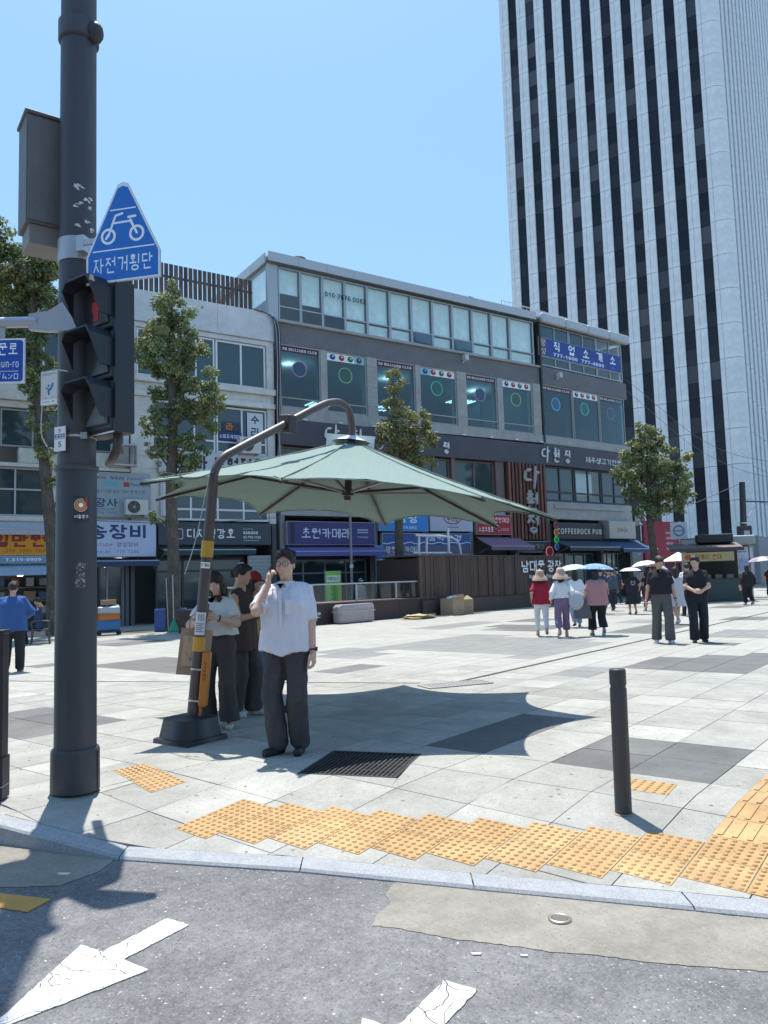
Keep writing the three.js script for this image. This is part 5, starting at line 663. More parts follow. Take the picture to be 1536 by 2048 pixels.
/* person: o.H height, o.build width factor, o.feet [[x,z,lift,toeYaw] left,right], o.hands [{at:[x,y,z], pole, palm, curl}], o.lean, o.head {yaw,pitch,roll}, clothing */
function person(o) {
  const P = thing('person', o.label, 'person', [o.at[0], hgt(o.at[0], o.at[1]), o.at[1]], o.yaw, o.group), H = o.H, s = H / 1.72, near = !!o.near, cell = near ? 0.0125 : 0.021, w = (o.build || 1) * s, fem = o.fem, skin = SKIN[o.skin || 0];
  const lean = o.lean || [0, 0], hipY = (o.seat || 0.92) * (o.seat ? 1 : s), pel = V(0, hipY, 0), up = (y, x = 0, z = 0) => V(x + lean[0] * (y * s - 0.92 * s), hipY + (y - 0.92) * s, z + lean[1] * (y - 0.92) * s);
  const SW = (fem ? 0.142 : 0.165) * w, hipW = (fem ? 0.092 : 0.088) * w, neck = up(1.425), chest = up(1.27), waist = up(1.08), headP = up(1.60, 0, (o.head?.fwd || 0.02));
  const sh = [up(1.372, SW, -0.01), up(1.372, -SW, -0.01)], hip = [V(hipW, hipY - 0.02, 0), V(-hipW, hipY - 0.02, 0)];
  const ft = (o.feet || [[0.1, 0, 0, 0.15], [-0.1, 0, 0, -0.15]]).map((f) => ({ an: V(f[0], 0.082 * s + (f[2] || 0), f[1] - 0.02), yaw: f[3] || 0, tip: f[4] || 0 }));
  const legs = ft.map((f, i) => { const [kn, an] = ik(hip[i], f.an, 0.425 * s, 0.41 * s, V(Math.sin(f.yaw) * 0.6, 0, 1)); return { kn, an, ...f }; });
  const defH = [{ at: [SW + 0.09, hipY - 0.09 * s, 0.03] }, { at: [-SW - 0.09, hipY - 0.09 * s, 0.03] }];
  const arms = [0, 1].map((i) => { const h = { ...defH[i], ...((o.hands || [])[i] || {}) }, [el, wr] = ik(sh[i], V(...h.at), 0.285 * s, 0.245 * s, V(...(h.pole || [i ? -0.35 : 0.35, -0.2, -1]))); return { el, wr, ...h }; });
  const bn = [cap(up(1.33, SW * 0.6), up(1.33, -SW * 0.6), 0.074 * w), cap(up(1.23, SW * 0.5), up(1.23, -SW * 0.5), (fem ? 0.1 : 0.108) * w), cap(up(1.08, SW * 0.42), up(1.08, -SW * 0.42), (fem ? 0.092 : 0.104) * w), cap(V(hipW * 0.85, hipY, 0), V(-hipW * 0.85, hipY, 0), 0.102 * w), cap(up(1.40), up(1.49, 0, 0.005), 0.052 * s, 0.048 * s)];
  const legB = [], armB = [];
  legs.forEach((l, i) => legB.push(cap(hip[i], l.kn, 0.083 * w, 0.056 * s), cap(l.kn, l.an, 0.053 * s, 0.036 * s), cap(l.kn.clone().lerp(l.an, 0.2).add(V(0, 0, -0.018)), l.kn.clone().lerp(l.an, 0.5).add(V(0, 0, -0.01)), 0.046 * s, 0.036 * s)));
  arms.forEach((a, i) => armB.push(cap(sh[i], sh[i].clone().lerp(a.el, 0.25), 0.05 * s, 0.046 * s), cap(sh[i], a.el, 0.044 * s, 0.039 * s), cap(a.el, a.wr, 0.042 * s, 0.027 * s)));
  const feetB = legs.map((l) => { const d = V(Math.sin(l.yaw), 0, Math.cos(l.yaw)), heel = l.an.clone().add(d.clone().multiplyScalar(-0.03)).setY(l.an.y - 0.048 * s), toe = l.an.clone().add(d.clone().multiplyScalar(0.135 * s)); toe.y = l.an.y - 0.052 * s - (l.tip || 0); if (l.tip) heel.y += l.tip * 0.2; return [cap(heel, toe, 0.031 * s, 0.027 * s), cap(l.an, heel.clone().lerp(toe, 0.35), 0.036 * s, 0.034 * s), toe, heel]; });
  const bodyCaps = [...bn, ...legB, ...armB, ...feetB.flatMap((f) => [f[0], f[1]])]; const shrink = bodyCaps.map((c, i) => { const k = c.slice(); if (i < 4) { k[6] *= 0.9; k[7] *= 0.9; } return k; });
  const gs = [skinOf(shrink, cell, 0.035)];
  // head and hands have finer grids of their own
  const hc = near ? 0.0052 : 0.011, hq = new THREE.Quaternion().setFromEuler(new THREE.Euler(o.head?.pitch || 0, o.head?.yaw || 0, o.head?.roll || 0, 'YXZ')), hm = new THREE.Matrix4().compose(headP, hq, V(s, s, s).multiplyScalar(fem ? 0.97 : 1));
  gs.push(memo(headCache, hc, () => headGeo(hc)).applyMatrix4(hm));
  arms.forEach((a, i) => {
    const g = memo(handCache, [a.curl ?? 0.35, near].join(), () => handGeo(a.curl ?? 0.35, near ? 0.0046 : 0.0085)); if (i === 1) { g.scale(-1, 1, 1); const ix = g.index.array; for (let k = 0; k < ix.length; k += 3) { const t = ix[k]; ix[k] = ix[k + 1]; ix[k + 1] = t; } }
    const y = (a.dir ? V(...a.dir).normalize().negate() : a.el.clone().sub(a.wr).normalize()), pz = V(...(a.palm || [i ? 1 : -1, 0, 0.1])), z = pz.sub(y.clone().multiplyScalar(pz.dot(y))).normalize(), x = y.clone().cross(z); const m = new THREE.Matrix4().makeBasis(x, y, z).scale(V(s * 1.02, s * 1.02, s * 1.02)).setPosition(a.wr); g.applyMatrix4(m); gs.push(g);
  });
  mesh('body', gs, skin, P);
  // clothing
  const fold = (amp, fx, fy, fz) => (d, x, y, z) => d + amp * (noise3(x * fx, y * fy, z * fz) + 0.5 * noise3(x * fx * 2.3, y * fy * 2.1 + 7, z * fz * 2.3));
  const t = o.top; let hem = 0;
  if (t) {
    const e = t.loose ?? 0.018; hem = hipY + ((t.hem ?? 0.86) - 0.92) * s; const caps = [bn[0].map((q, i) => q + (i > 5 ? e * 0.7 : 0))]; const c0 = V(SW * 0.52, up(1.25).y, up(1.25).z), c1 = V(hipW * 1.02, hem - 0.04, 0); for (let q = 0; q <= 6; q++) { const k = q / 6, a = c0.clone().lerp(c1, k), cx = up(1.25).x * (1 - k), r = ((fem ? 0.101 : 0.108) * (1 - k) + 0.106 * k - 0.008 * Math.sin(Math.PI * k)) * w + e * (1 + k * ((t.flare || 1.2) - 1)); caps.push(cap(V(cx + a.x, a.y, a.z), V(cx - a.x, a.y, a.z), r)); } caps.push( cap(up(1.42, 0.03), sh[0].clone().setY(sh[0].y + 0.006), 0.045 * s, 0.045 * s + e * 0.3), cap(up(1.42, -0.03), sh[1].clone().setY(sh[1].y + 0.006), 0.045 * s, 0.045 * s + e * 0.3));
    const slv = []; arms.forEach((a, i) => { if (t.sleeve === 'none') { caps.push(cap(sh[i].clone().lerp(up(1.39), 0.25), sh[i].clone().lerp(up(1.39), 0.3), 0.055 * s)); return; } const el = a.el, q = t.sleeve === 'long' ? 1 : t.sleeve ?? 0.72; slv.push(cap(sh[i], sh[i].clone().lerp(el, q * (t.sleeve === 'long' ? 1 : 1.04)), 0.045 * s + e * 0.5, 0.044 * s + e * 0.8)); if (t.sleeve === 'long') slv.push(cap(el, el.clone().lerp(a.wr, 0.94), 0.046 * s + e * 0.7, 0.036 * s + e * 0.4)); });
    const fd = fold(t.fold ?? 0.006, 6.5, 3.2, 6.5), nk = [neck.x, neck.y + 0.05 * s, neck.z + 0.012, neck.x, neck.y + 0.16 * s, neck.z + 0.05, 0.05 * s, 0.075 * s], cuts = t.sleeve === 'long' || t.sleeve === 'none' ? [] : arms.map((a, i) => { const q = t.sleeve ?? 0.72, c = sh[i].clone().lerp(a.el, q), n = a.el.clone().sub(sh[i]).normalize(); return [c, n]; });
    const [bl, bh] = bounds([...caps, ...slv], 0.02 + cell * 2), g = surfaceNet((x, y, z) => { let d = 9; for (const c of caps) d = smin(d, capD(x, y, z, c), 0.022); const curve = t.curve ? 0.022 * Math.cos(x * 10) : 0; d = Math.max(d, hem - curve - y); for (let i = 0; i < slv.length; i++) { let q = capD(x, y, z, slv[i]); const ct = cuts[slv.length === 2 ? i : -1]; if (ct) q = Math.max(q, (x - ct[0].x) * ct[1].x + (y - ct[0].y) * ct[1].y + (z - ct[0].z) * ct[1].z); d = smin(d, q, 0.02); } d = fd(d, x, y, z); return Math.max(d, -capD(x, y, z, nk)); }, bl, bh, cell);
    const tm = mesh(t.name || 'shirt', g, t.mat || M(...t.color, 0.9, 0, { sheen: 0.2 }), P); if (t.collar) { const cm = t.collarMat || t.mat || M(...t.color, 0.9), A = up(1.455), ring = (sx) => shapeGeo([[0, 0], [0.075, -0.015], [0.062, -0.075], [0.012, -0.05]], 0.006, 0.002).scale(sx, 1, 1).rotateX(-0.35).rotateY(sx * 0.5).translate(A.x + sx * 0.008, A.y - 0.012, A.z + 0.064); mesh('collar', [ring(1), ring(-1), new THREE.TorusGeometry(0.062 * s, 0.013, 6, 20, Math.PI * 1.35).rotateX(Math.PI / 2).rotateY(Math.PI / 2 + Math.PI * 1.175 + Math.PI / 2).translate(A.x, A.y - 0.005, A.z + 0.0)], cm, tm); }
    if (t.apron) mesh('placket', [box(0.032, 0.42, 0.006, 0, 0, 0).rotateX(0.06).translate(up(1.2).x, up(1.18).y, up(1.18).z + 0.107 * w + e * 1.05 + 0.001)], t.mat || M(...t.color, 0.9), tm);
  }
  const b = o.bottom;
  if (b && b.type !== 'dress') {
    const e = b.loose ?? 0.016, caps = [cap(V(hipW * 0.85, hipY + 0.03, 0), V(-hipW * 0.85, hipY + 0.03, 0), 0.1 * w + 0.006), cap(V(hipW * 0.9, hipY - 0.05, -0.012), V(-hipW * 0.9, hipY - 0.05, -0.012), 0.106 * w + 0.008)], top = hipY + (b.waist ?? 0.16) * s, end = b.len ?? 0.055;
    if (b.type === 'skirt') { for (let q = 0; q <= 4; q++) { const y = hipY - (hipY - end) * q / 4; caps.push(cap(V(hipW * (0.9 + q * 0.12), y, 0), V(-hipW * (0.9 + q * 0.12), y, 0), 0.105 * w + 0.014 * q)); } }
    else legs.forEach((l, i) => { caps.push(cap(hip[i], l.kn, 0.09 * w + e * 0.6, 0.06 * s + e), cap(l.kn, l.an.clone().lerp(l.kn, 0.04), 0.06 * s + e, (b.cuff ?? 0.05) * s + e)); });
    if (b.waist) caps.push(cap(up(1.06, SW * 0.36), up(1.06, -SW * 0.36), 0.094 * w));
    const fd = fold(b.fold ?? 0.006, b.type === 'skirt' ? 13 : 7, b.type === 'skirt' ? 2 : 3.2, b.type === 'skirt' ? 13 : 7); mesh(b.type === 'skirt' ? 'skirt' : 'trousers', skinOf(caps, cell, b.type === 'skirt' ? 0.04 : 0.02, (d, x, y, z) => { d = fd(d, x, y, z); d = Math.max(d, y - top); let lim = end; if (b.type !== 'skirt') { const l = legs[(x > (legs[0].an.x + legs[1].an.x) / 2) === (legs[0].an.x > legs[1].an.x) ? 0 : 1]; lim = l.an.y - 0.082 * s + end; if (y < hipY - 0.35 * s) d = Math.max(d, lim - y); } else d = Math.max(d, lim - y); return d; }), b.mat || M(...b.color, 0.92, 0, { sheen: 0.15 }), P);
  }
  const so = o.shoes || {}; feetB.forEach((f, i) => { const fl = legs[i].an.y - 0.082 * s, c = [f[0].slice(), f[1].slice()]; c[0][6] += 0.009; c[0][7] += 0.011; c[1][6] += 0.006; c[1][7] += 0.006; const tp = legs[i].tip || 0; mesh('shoe', skinOf(c, near ? 0.009 : 0.016, 0.02, (d, x, y, z) => { d = Math.max(d, y - (legs[i].an.y + (so.low ? -0.03 : 0.005))); return tp ? d : Math.max(d, fl + 0.002 - y); }), M(...(so.color || [0.05, 0.05, 0.05]), 0.6), P); if (so.sole) mesh('sole', [cap(f[3].clone().setY(f[3].y - 0.024), f[2].clone().setY(f[2].y - 0.022), 0.04)].map((q) => skinOf([q], 0.016, 0.01, (d, x, y) => (tp ? Math.max(d, y - Math.max(q[1], q[4])) : Math.max(d, y - fl - 0.02, fl + 0.002 - y)))), M(...so.sole, 0.6), P); });
  // hair, hats, face
  const hd = new THREE.Group(); const put = (n, g, m, par = P) => { const q = mesh(n, G(g), m, par); q.geometry.applyMatrix4(hm); return q; };
  if (o.hair) put('hair', [memo(hairCache, o.hair.style + near, () => hairGeo(o.hair.style, near ? 0.006 : 0.012))], M(...(o.hair.color || [0.018, 0.014, 0.013]), 0.6));
  if (near || o.face) {
    const ew = [], ei = [], br = []; for (const x of [-0.031, 0.031]) { ew.push(ball(0.0125, x, 0.006, 0.079, 1.15, 0.62, 0.6, 10)); ei.push(ball(0.0062, x, 0.006, 0.0835, 1, 1, 0.55, 8)); br.push(bar([x - 0.016, 0.026 + (x > 0 ? -0.001 : 0.003), 0.0825 - Math.abs(x - 0.016) * 0.22], [x + 0.016, 0.026 + (x > 0 ? 0.003 : -0.001), 0.0825 - Math.abs(x + 0.016) * 0.22], 0.004, 0.006)); }
    put('eye_white', ew, M(0.6, 0.58, 0.55, 0.35)); put('iris', ei, M(0.015, 0.01, 0.01, 0.25)); put('eyebrow', br, M(0.02, 0.015, 0.014, 0.8)); put('lips', [ball(0.018, 0, -0.0655, 0.0835, 1, 0.34, 0.32, 12), ball(0.016, 0, -0.0725, 0.0825, 0.9, 0.4, 0.34, 12)], M(0.40, 0.16, 0.13, 0.55));
  }
  if (o.hat === 'bucket') put('sun_hat', [new THREE.LatheGeometry([[0.0, 0.165], [0.05, 0.16], [0.084, 0.125], [0.098, 0.06], [0.104, 0.03], [0.15, -0.03], [0.185, -0.1], [0.18, -0.104], [0.145, -0.04], [0.1, 0.02]].map((q) => new THREE.Vector2(...q)), 28).scale(1.18, 1.08, 1.28).rotateX(-0.12)], M(...(o.hatColor || [0.42, 0.29, 0.21]), 0.95));
  if (o.hat === 'cap') { const c = put('cap', [new THREE.SphereGeometry(0.1, 22, 10, 0, Math.PI * 2, 0, Math.PI * 0.52).scale(0.95, 1.05, 1.1).translate(0, 0.045, -0.012)], M(...o.hatColor, 0.9)); put('visor', [new THREE.CylinderGeometry(0.075, 0.078, 0.008, 20, 1, false, -1.35, 2.7).scale(1, 1, 1.35).rotateX(0.14).translate(0, 0.045, 0.078)], M(...(o.visor || o.hatColor), 0.9), c); put('button', [ball(0.009, 0, 0.15, -0.012)], M(...o.hatColor, 0.9), c); }
  P.userData.rig = undefined; delete P.userData.rig; return { P, arms, headP, hm, hq, s, neck, up, hip, legs };
}
function parasol(label, at, r, color, o = {}) {            // hand-held umbrella; at = hand position in the world
  const u = thing('parasol', label, 'umbrella', at, o.yaw || 0, o.group), mat = o.mat || M(...color, 0.85, 0, { transmission: 0.12 }), top = o.h || 0.72, n = 8; u.rotation.z = o.tilt || 0; u.rotation.x = o.tiltX || 0;
  mesh('shaft', rod([0, -0.12, 0], [0, top + 0.04, 0], 0.007, 0.005, 8), M(0.3, 0.3, 0.32, 0.3, 0.8), u); mesh('handle', tube([[0, -0.06, 0], [0, -0.16, 0], [0.025, -0.2, 0], [0.05, -0.17, 0]], 0.012, 12, 8), M(0.05, 0.04, 0.04, 0.5), u);
  for (let i = 0; i < n; i++) { const P = [], U = [], I = [], nu = 6, nr = 7; for (let a = 0; a <= nu; a++) for (let q = 0; q <= nr; q++) { const k = a / nu * 2 - 1, t = q / nr, rad = r * t * (1 - 0.09 * (1 - k * k) * t), w = (i + a / nu) * Math.PI / 4; P.push(Math.cos(w) * rad, top - (1 - Math.sqrt(Math.max(0, 1 - (0.82 * t) ** 2))) * r * 0.72, Math.sin(w) * rad); U.push(Math.cos(w) * rad / r * 0.5 + 0.5, Math.sin(w) * rad / r * 0.5 + 0.5); } for (let a = 0; a < nu; a++) for (let q = 0; q < nr; q++) { const z = a * (nr + 1) + q; I.push(z, z + nr + 1, z + 1, z + 1, z + nr + 1, z + nr + 2); } const g = new THREE.BufferGeometry(); g.setAttribute('position', new THREE.Float32BufferAttribute(P, 3)); g.setAttribute('uv', new THREE.Float32BufferAttribute(U, 2)); g.setIndex(I); g.computeVertexNormals(); mesh('canopy_panel', g, o.alt && i % 2 ? o.alt : mat, u); const e = i * Math.PI / 4; mesh('rib', tube([[0, top - 0.005, 0], [Math.cos(e) * r * 0.6, top - 0.105 * r / 0.5 - 0.006, Math.sin(e) * r * 0.6], [Math.cos(e) * r, top - 0.31 * r - 0.002, Math.sin(e) * r]], 0.003, 8, 4), M(0.2, 0.2, 0.2, 0.4, 0.7), u); }
  return u;
}
const worldOf = (p, v) => p.P.updateMatrixWorld() || p.P.localToWorld(v.clone());

// ---------------------------------------------------------------- the people
const wkA = 'people walking across the plaza', denim = TM(T.cloth, 0.3, 0.16, 0.22, 0.33, 0.9), shirtW = M(0.60, 0.61, 0.68, 0.85), poloW = M(0.60, 0.59, 0.56, 0.9);
const dkBrown = TM(T.cloth, 0.2, 0.046, 0.038, 0.036, 0.92), charc = TM(T.cloth, 0.2, 0.036, 0.035, 0.040, 0.92);
{
  const man = person({ label: 'man in white short sleeved shirt and dark trousers holding a phone to his ear', at: [-0.90, -6.93], yaw: -0.22, H: 1.78, build: 1.03, near: true, skin: 1, feet: [[0.095, -0.02, 0, 0.15], [-0.085, 0.05, 0, -0.5]], lean: [0, -0.02],
    hands: [{ at: [0.265, 0.83, 0.05], pole: [0.6, 0, -1], curl: 0.55 }, { at: [-0.112, 1.485, 0.145], pole: [-0.34, -1, 0.4], dir: [0.12, 1, 0.0], palm: [0.75, 0.0, -0.55], curl: 0.75 }], head: { yaw: 0.05, pitch: -0.06, roll: 0.02 },
    top: { mat: shirtW, loose: 0.034, hem: 0.86, sleeve: 0.9, flare: 1.3, curve: true, fold: 0.012, collar: true, apron: true }, bottom: { mat: charc, loose: 0.026, cuff: 0.056, len: 0.035, fold: 0.011 }, shoes: { color: [0.014, 0.013, 0.013] }, hair: { style: 'short', color: [0.014, 0.011, 0.011] } });
  const pts = (e) => e; const { hm, P } = man;
  const gl = mesh('glasses', [new THREE.TorusGeometry(0.0235, 0.0023, 6, 22).translate(0.033, 0.002, 0.103), new THREE.TorusGeometry(0.0235, 0.0023, 6, 22).translate(-0.033, 0.002, 0.103), rod([-0.01, 0.006, 0.104], [0.01, 0.006, 0.104], 0.002), rod([0.056, 0.008, 0.1], [0.08, 0.008, -0.005], 0.002), rod([-0.056, 0.008, 0.1], [-0.08, 0.008, -0.005], 0.002)], M(0.02, 0.015, 0.014, 0.3, 0.3), P); gl.geometry.applyMatrix4(hm);
  mesh('breast_pocket', rbox(0.115, 0.13, 0.005, 0.002).rotateX(0.08).rotateY(0.5).translate(0.098, 1.285, 0.131), shirtW, P); mesh('pocket_mark', box(0.016, 0.007, 0.003).rotateX(0.08).rotateY(0.5).translate(0.1, 1.3, 0.134), M(0.3, 0.1, 0.08, 0.8), P);
  const wr = man.arms[0].wr, el = man.arms[0].el, d = el.clone().sub(wr).normalize(), wp = wr.clone().add(d.multiplyScalar(0.03)); mesh('wrist_watch', [new THREE.TorusGeometry(0.033, 0.008, 8, 20).rotateX(Math.PI / 2).translate(wp.x, wp.y, wp.z), rbox(0.012, 0.036, 0.034, 0.004, wp.x + 0.036, wp.y, wp.z)], M(0.015, 0.015, 0.015, 0.4), P);
  const hw = P.localToWorld(V(-0.108, 1.60, 0.115)); P.updateMatrixWorld(); const q = P.localToWorld(V(-0.098, 1.575, 0.105)); const ph = single('mobile_phone', rbox(0.009, 0.15, 0.073, 0.004), M(0.015, 0.015, 0.017, 0.25), 'black mobile phone held to the ear of the man in white', 'phone', [q.x, q.y, q.z], -0.05); ph.rotation.x = 0.35;
}
{
  const g = person({ label: 'young woman in white polo with brown collar looking down at her phone', at: [-1.80, -8.25], yaw: -0.1, H: 1.63, fem: true, near: true, skin: 1, feet: [[0.12, 0.03, 0, 0.25], [-0.12, 0.0, 0, -0.2]], lean: [0, 0.03],
    hands: [{ at: [0.06, 1.16, 0.26], pole: [1, -0.7, -0.3], dir: [-0.9, 0.35, 0.35], palm: [-0.1, 0.5, -0.9], curl: 0.7 }, { at: [-0.11, 1.12, 0.24], pole: [-1, -0.8, -0.3], dir: [0.9, 0.35, 0.3], palm: [0.1, 0.4, -0.9], curl: 0.65 }], head: { pitch: 0.48, yaw: -0.1, roll: 0.12, fwd: 0.055 },
    top: { mat: poloW, loose: 0.032, hem: 1.02, sleeve: 0.72, flare: 1.2, fold: 0.007, collar: true, collarMat: M(0.05, 0.028, 0.022, 0.9), name: 'polo_shirt' }, bottom: { mat: dkBrown, loose: 0.03, cuff: 0.075, waist: 0.17, len: 0.075, fold: 0.007 }, shoes: { color: [0.5, 0.46, 0.4], low: true }, hair: { style: 'bob', color: [0.02, 0.013, 0.011] } });
  g.P.updateMatrixWorld(); const q = g.P.localToWorld(V(-0.03, 1.235, 0.315)); const ph = single('mobile_phone', rbox(0.074, 0.15, 0.009, 0.004), M(0.10, 0.05, 0.045, 0.3), 'brown backed mobile phone in the hands of the woman in polo', 'phone', [q.x, q.y, q.z], -0.1); ph.rotation.x = -0.5;
  const wr = g.arms[0].wr, d = g.arms[0].el.clone().sub(wr).normalize(), wp = wr.clone().add(d.clone().multiplyScalar(0.04)), t = new THREE.TorusGeometry(0.03, 0.008, 8, 18); t.lookAt(d); mesh('wrist_watch', [t.translate(wp.x, wp.y, wp.z)], M(0.015, 0.015, 0.015, 0.4), g.P);
}
{
  const v = person({ label: 'woman in brown sleeveless top with a hair band behind the woman in polo', at: [-1.68, -8.95], yaw: 1.25, H: 1.72, fem: true, near: true, feet: [[0.1, 0.1, 0, 0.1], [-0.1, -0.05, 0, -0.1]],
    hands: [{ at: [0.08, 1.2, 0.30], pole: [0.6, -1, -0.3], curl: 0.6 }, { at: [-0.09, 1.15, 0.28], pole: [-0.6, -1, -0.3], curl: 0.6 }], head: { pitch: 0.12, yaw: 0.15 }, top: { color: [0.06, 0.036, 0.033], loose: 0.03, hem: 0.74, sleeve: 'none', flare: 2.2, fold: 0.007, name: 'sleeveless_top' }, bottom: { mat: dkBrown, loose: 0.032, cuff: 0.075, len: 0.05 }, shoes: { color: [0.5, 0.5, 0.5], sole: [0.6, 0.6, 0.6] }, hair: { style: 'short', color: [0.014, 0.011, 0.014] } });
  const hb = mesh('hair_band', new THREE.TorusGeometry(0.098, 0.009, 8, 28, Math.PI * 1.1).rotateY(Math.PI / 2).rotateX(-1.75).scale(0.92, 1.1, 1.0).translate(0, 0.035, -0.01), M(0.6, 0.6, 0.62, 0.6), v.P); hb.geometry.applyMatrix4(v.hm); mesh('hair_bun', ball(0.05, 0, 0, -0.12, 1, 1, 0.9).applyMatrix4(v.hm), M(0.014, 0.011, 0.014, 0.6), v.P);
}
{
  const c = person({ label: 'person in red cap and mustard shirt holding a cup beside the man in white', at: [-1.66, -9.65], yaw: 1.05, H: 1.63, fem: true, near: true, skin: 2, feet: [[0.11, 0.12, 0, 0.1], [-0.11, -0.06, 0, -0.1]], hands: [{ at: [0.06, 1.24, 0.34], pole: [0.6, -1, -0.3], curl: 0.7 }, { at: [-0.1, 1.26, 0.33], pole: [-0.6, -1, -0.3], dir: [0.6, 0.4, 0.7], palm: [0.9, 0, -0.3], curl: 0.75 }], head: { pitch: 0.2, yaw: 0.25 },
    top: { color: [0.42, 0.29, 0.10], loose: 0.03, hem: 0.82, sleeve: 0.75, flare: 1.4 }, bottom: { mat: denim, loose: 0.03, cuff: 0.08, len: 0.04 }, shoes: { color: [0.55, 0.55, 0.55], sole: [0.62, 0.62, 0.62] }, hair: { style: 'bob' }, hat: 'cap', hatColor: [0.28, 0.018, 0.018], visor: [0.12, 0.012, 0.014] });
  c.P.updateMatrixWorld(); const q = c.P.localToWorld(V(-0.035, 1.26, 0.42)); const cup = thing('drink_cup', 'clear takeaway cup held by the person in the red cap', 'cup', [q.x, q.y, q.z]); mesh('cup_body', new THREE.CylinderGeometry(0.042, 0.032, 0.12, 18).translate(0, 0.05, 0), M(0.6, 0.62, 0.58, 0.3), cup); mesh('sleeve_label', new THREE.CylinderGeometry(0.0395, 0.036, 0.05, 18, 1, true).translate(0, 0.05, 0), M(0.12, 0.25, 0.14, 0.6), cup); mesh('lid', new THREE.CylinderGeometry(0.04, 0.044, 0.014, 18).translate(0, 0.117, 0), M(0.7, 0.7, 0.7, 0.4), cup);
}
const walkF = (a = 0.22) => [[0.1, a, 0, 0.1], [-0.1, -a, 0.07, -0.1, 0.035]], walkF2 = (a = 0.22) => [[0.1, -a, 0.07, 0.1, 0.035], [-0.1, a, 0, -0.1]];
const blackTee = { color: [0.016, 0.013, 0.02], loose: 0.024, hem: 0.95, sleeve: 0.75 };
{
  const w1 = person({ label: 'man in dark polo and grey wide trousers walking toward the kerb', at: [5.77, -16.3], yaw: -0.15, H: 1.81, face: true, feet: [[0.12, 0.12, 0, 0.15], [-0.12, -0.08, 0, -0.15]], hands: [{ at: [0.29, 0.84, 0.05], curl: 0.4 }, { at: [-0.31, 0.87, -0.02], curl: 0.4 }], head: { pitch: 0.35, fwd: 0.04 }, top: { ...blackTee, hem: 0.97, collar: true, name: 'polo_shirt' }, bottom: { color: [0.095, 0.09, 0.092], loose: 0.03, cuff: 0.07, len: 0.06, waist: 0.1 }, shoes: { color: [0.55, 0.56, 0.58], sole: [0.65, 0.65, 0.65] }, hair: { style: 'bangs' }, group: wkA });
  const w = w1.arms[0].wr; mesh('wrist_watch', new THREE.TorusGeometry(0.034, 0.01, 6, 16).rotateX(Math.PI / 2).translate(w.x, w.y + 0.03, w.z), M(0.012, 0.012, 0.012, 0.4), w1.P);
  person({ label: 'man all in black walking with his hands joined in front of him', at: [6.5, -16.25], yaw: -0.2, H: 1.79, build: 1.08, face: true, skin: 1, feet: [[0.11, -0.08, 0, 0.15], [-0.11, 0.12, 0, -0.2]], hands: [{ at: [0.05, 1.06, 0.26], pole: [1, -0.4, -0.4], dir: [-1, 0, 0.1], palm: [0, 0.3, -1], curl: 0.5 }, { at: [-0.06, 1.05, 0.27], pole: [-1, -0.4, -0.4], dir: [1, 0.05, 0.1], palm: [0, 0.3, -1], curl: 0.5 }], head: { pitch: 0.05, yaw: -0.55 }, top: { ...blackTee, hem: 0.96, loose: 0.02 }, bottom: { color: [0.014, 0.018, 0.024], loose: 0.028, cuff: 0.065, len: 0.05, waist: 0.1 }, shoes: { color: [0.012, 0.012, 0.013] }, hair: { style: 'bangs' }, group: wkA });
}
const bk = Math.PI;
person({ label: 'woman in crimson blouse, white trousers and straw sun hat seen from behind', at: [3.8, -19.1], yaw: bk - 0.15, H: 1.58, fem: true, build: 1.08, feet: walkF(0.16), hands: [{ at: [0.22, 0.86, -0.02] }, { at: [-0.24, 0.84, 0.08] }], top: { color: [0.30, 0.012, 0.035], loose: 0.035, hem: 0.84, sleeve: 0.85, flare: 1.5 }, bottom: { color: [0.62, 0.66, 0.70], loose: 0.012, cuff: 0.045, len: 0.13 }, shoes: { color: [0.40, 0.32, 0.26], low: true }, hair: { style: 'bob' }, hat: 'bucket', group: wkA });
person({ label: 'woman in white long sleeves, purple trousers and sun hat carrying a grey shoulder bag', at: [4.2, -18.6], yaw: bk - 0.1, H: 1.61, fem: true, feet: walkF2(0.17), hands: [{ at: [0.25, 0.9, 0.04] }, { at: [-0.26, 0.88, 0.0] }], top: { color: [0.68, 0.70, 0.72], loose: 0.022, hem: 0.99, sleeve: 'long' }, bottom: { color: [0.19, 0.13, 0.22], loose: 0.026, cuff: 0.07, len: 0.16, waist: 0.16 }, shoes: { color: [0.42, 0.34, 0.27], low: true }, hair: { style: 'long', color: [0.05, 0.022, 0.015] }, hat: 'bucket', hatColor: [0.45, 0.31, 0.24], group: wkA });
{ const b = thing('shoulder_bag', 'pale grey shoulder bag of the woman in purple trousers', 'bag', [4.52, 0.62, -18.52], 0.1), m = M(0.42, 0.44, 0.48, 0.85); const g = new THREE.SphereGeometry(0.2, 16, 12).scale(0.95, 1.15, 0.5).translate(0, 0.24, 0); { const p = g.attributes.position; for (let i = 0; i < p.count; i++) { const k = 1 + 0.1 * noise3(p.getX(i) * 9, p.getY(i) * 9, p.getZ(i) * 9); p.setX(i, p.getX(i) * k); p.setZ(i, p.getZ(i) * k); } g.computeVertexNormals(); } mesh('sack', g, m, b); mesh('strap', tube([[-0.1, 0.42, 0], [-0.2, 0.66, 0.02], [-0.26, 0.78, 0], [-0.16, 0.62, -0.06], [0.08, 0.42, 0]], 0.014, 16, 6), m, b); }
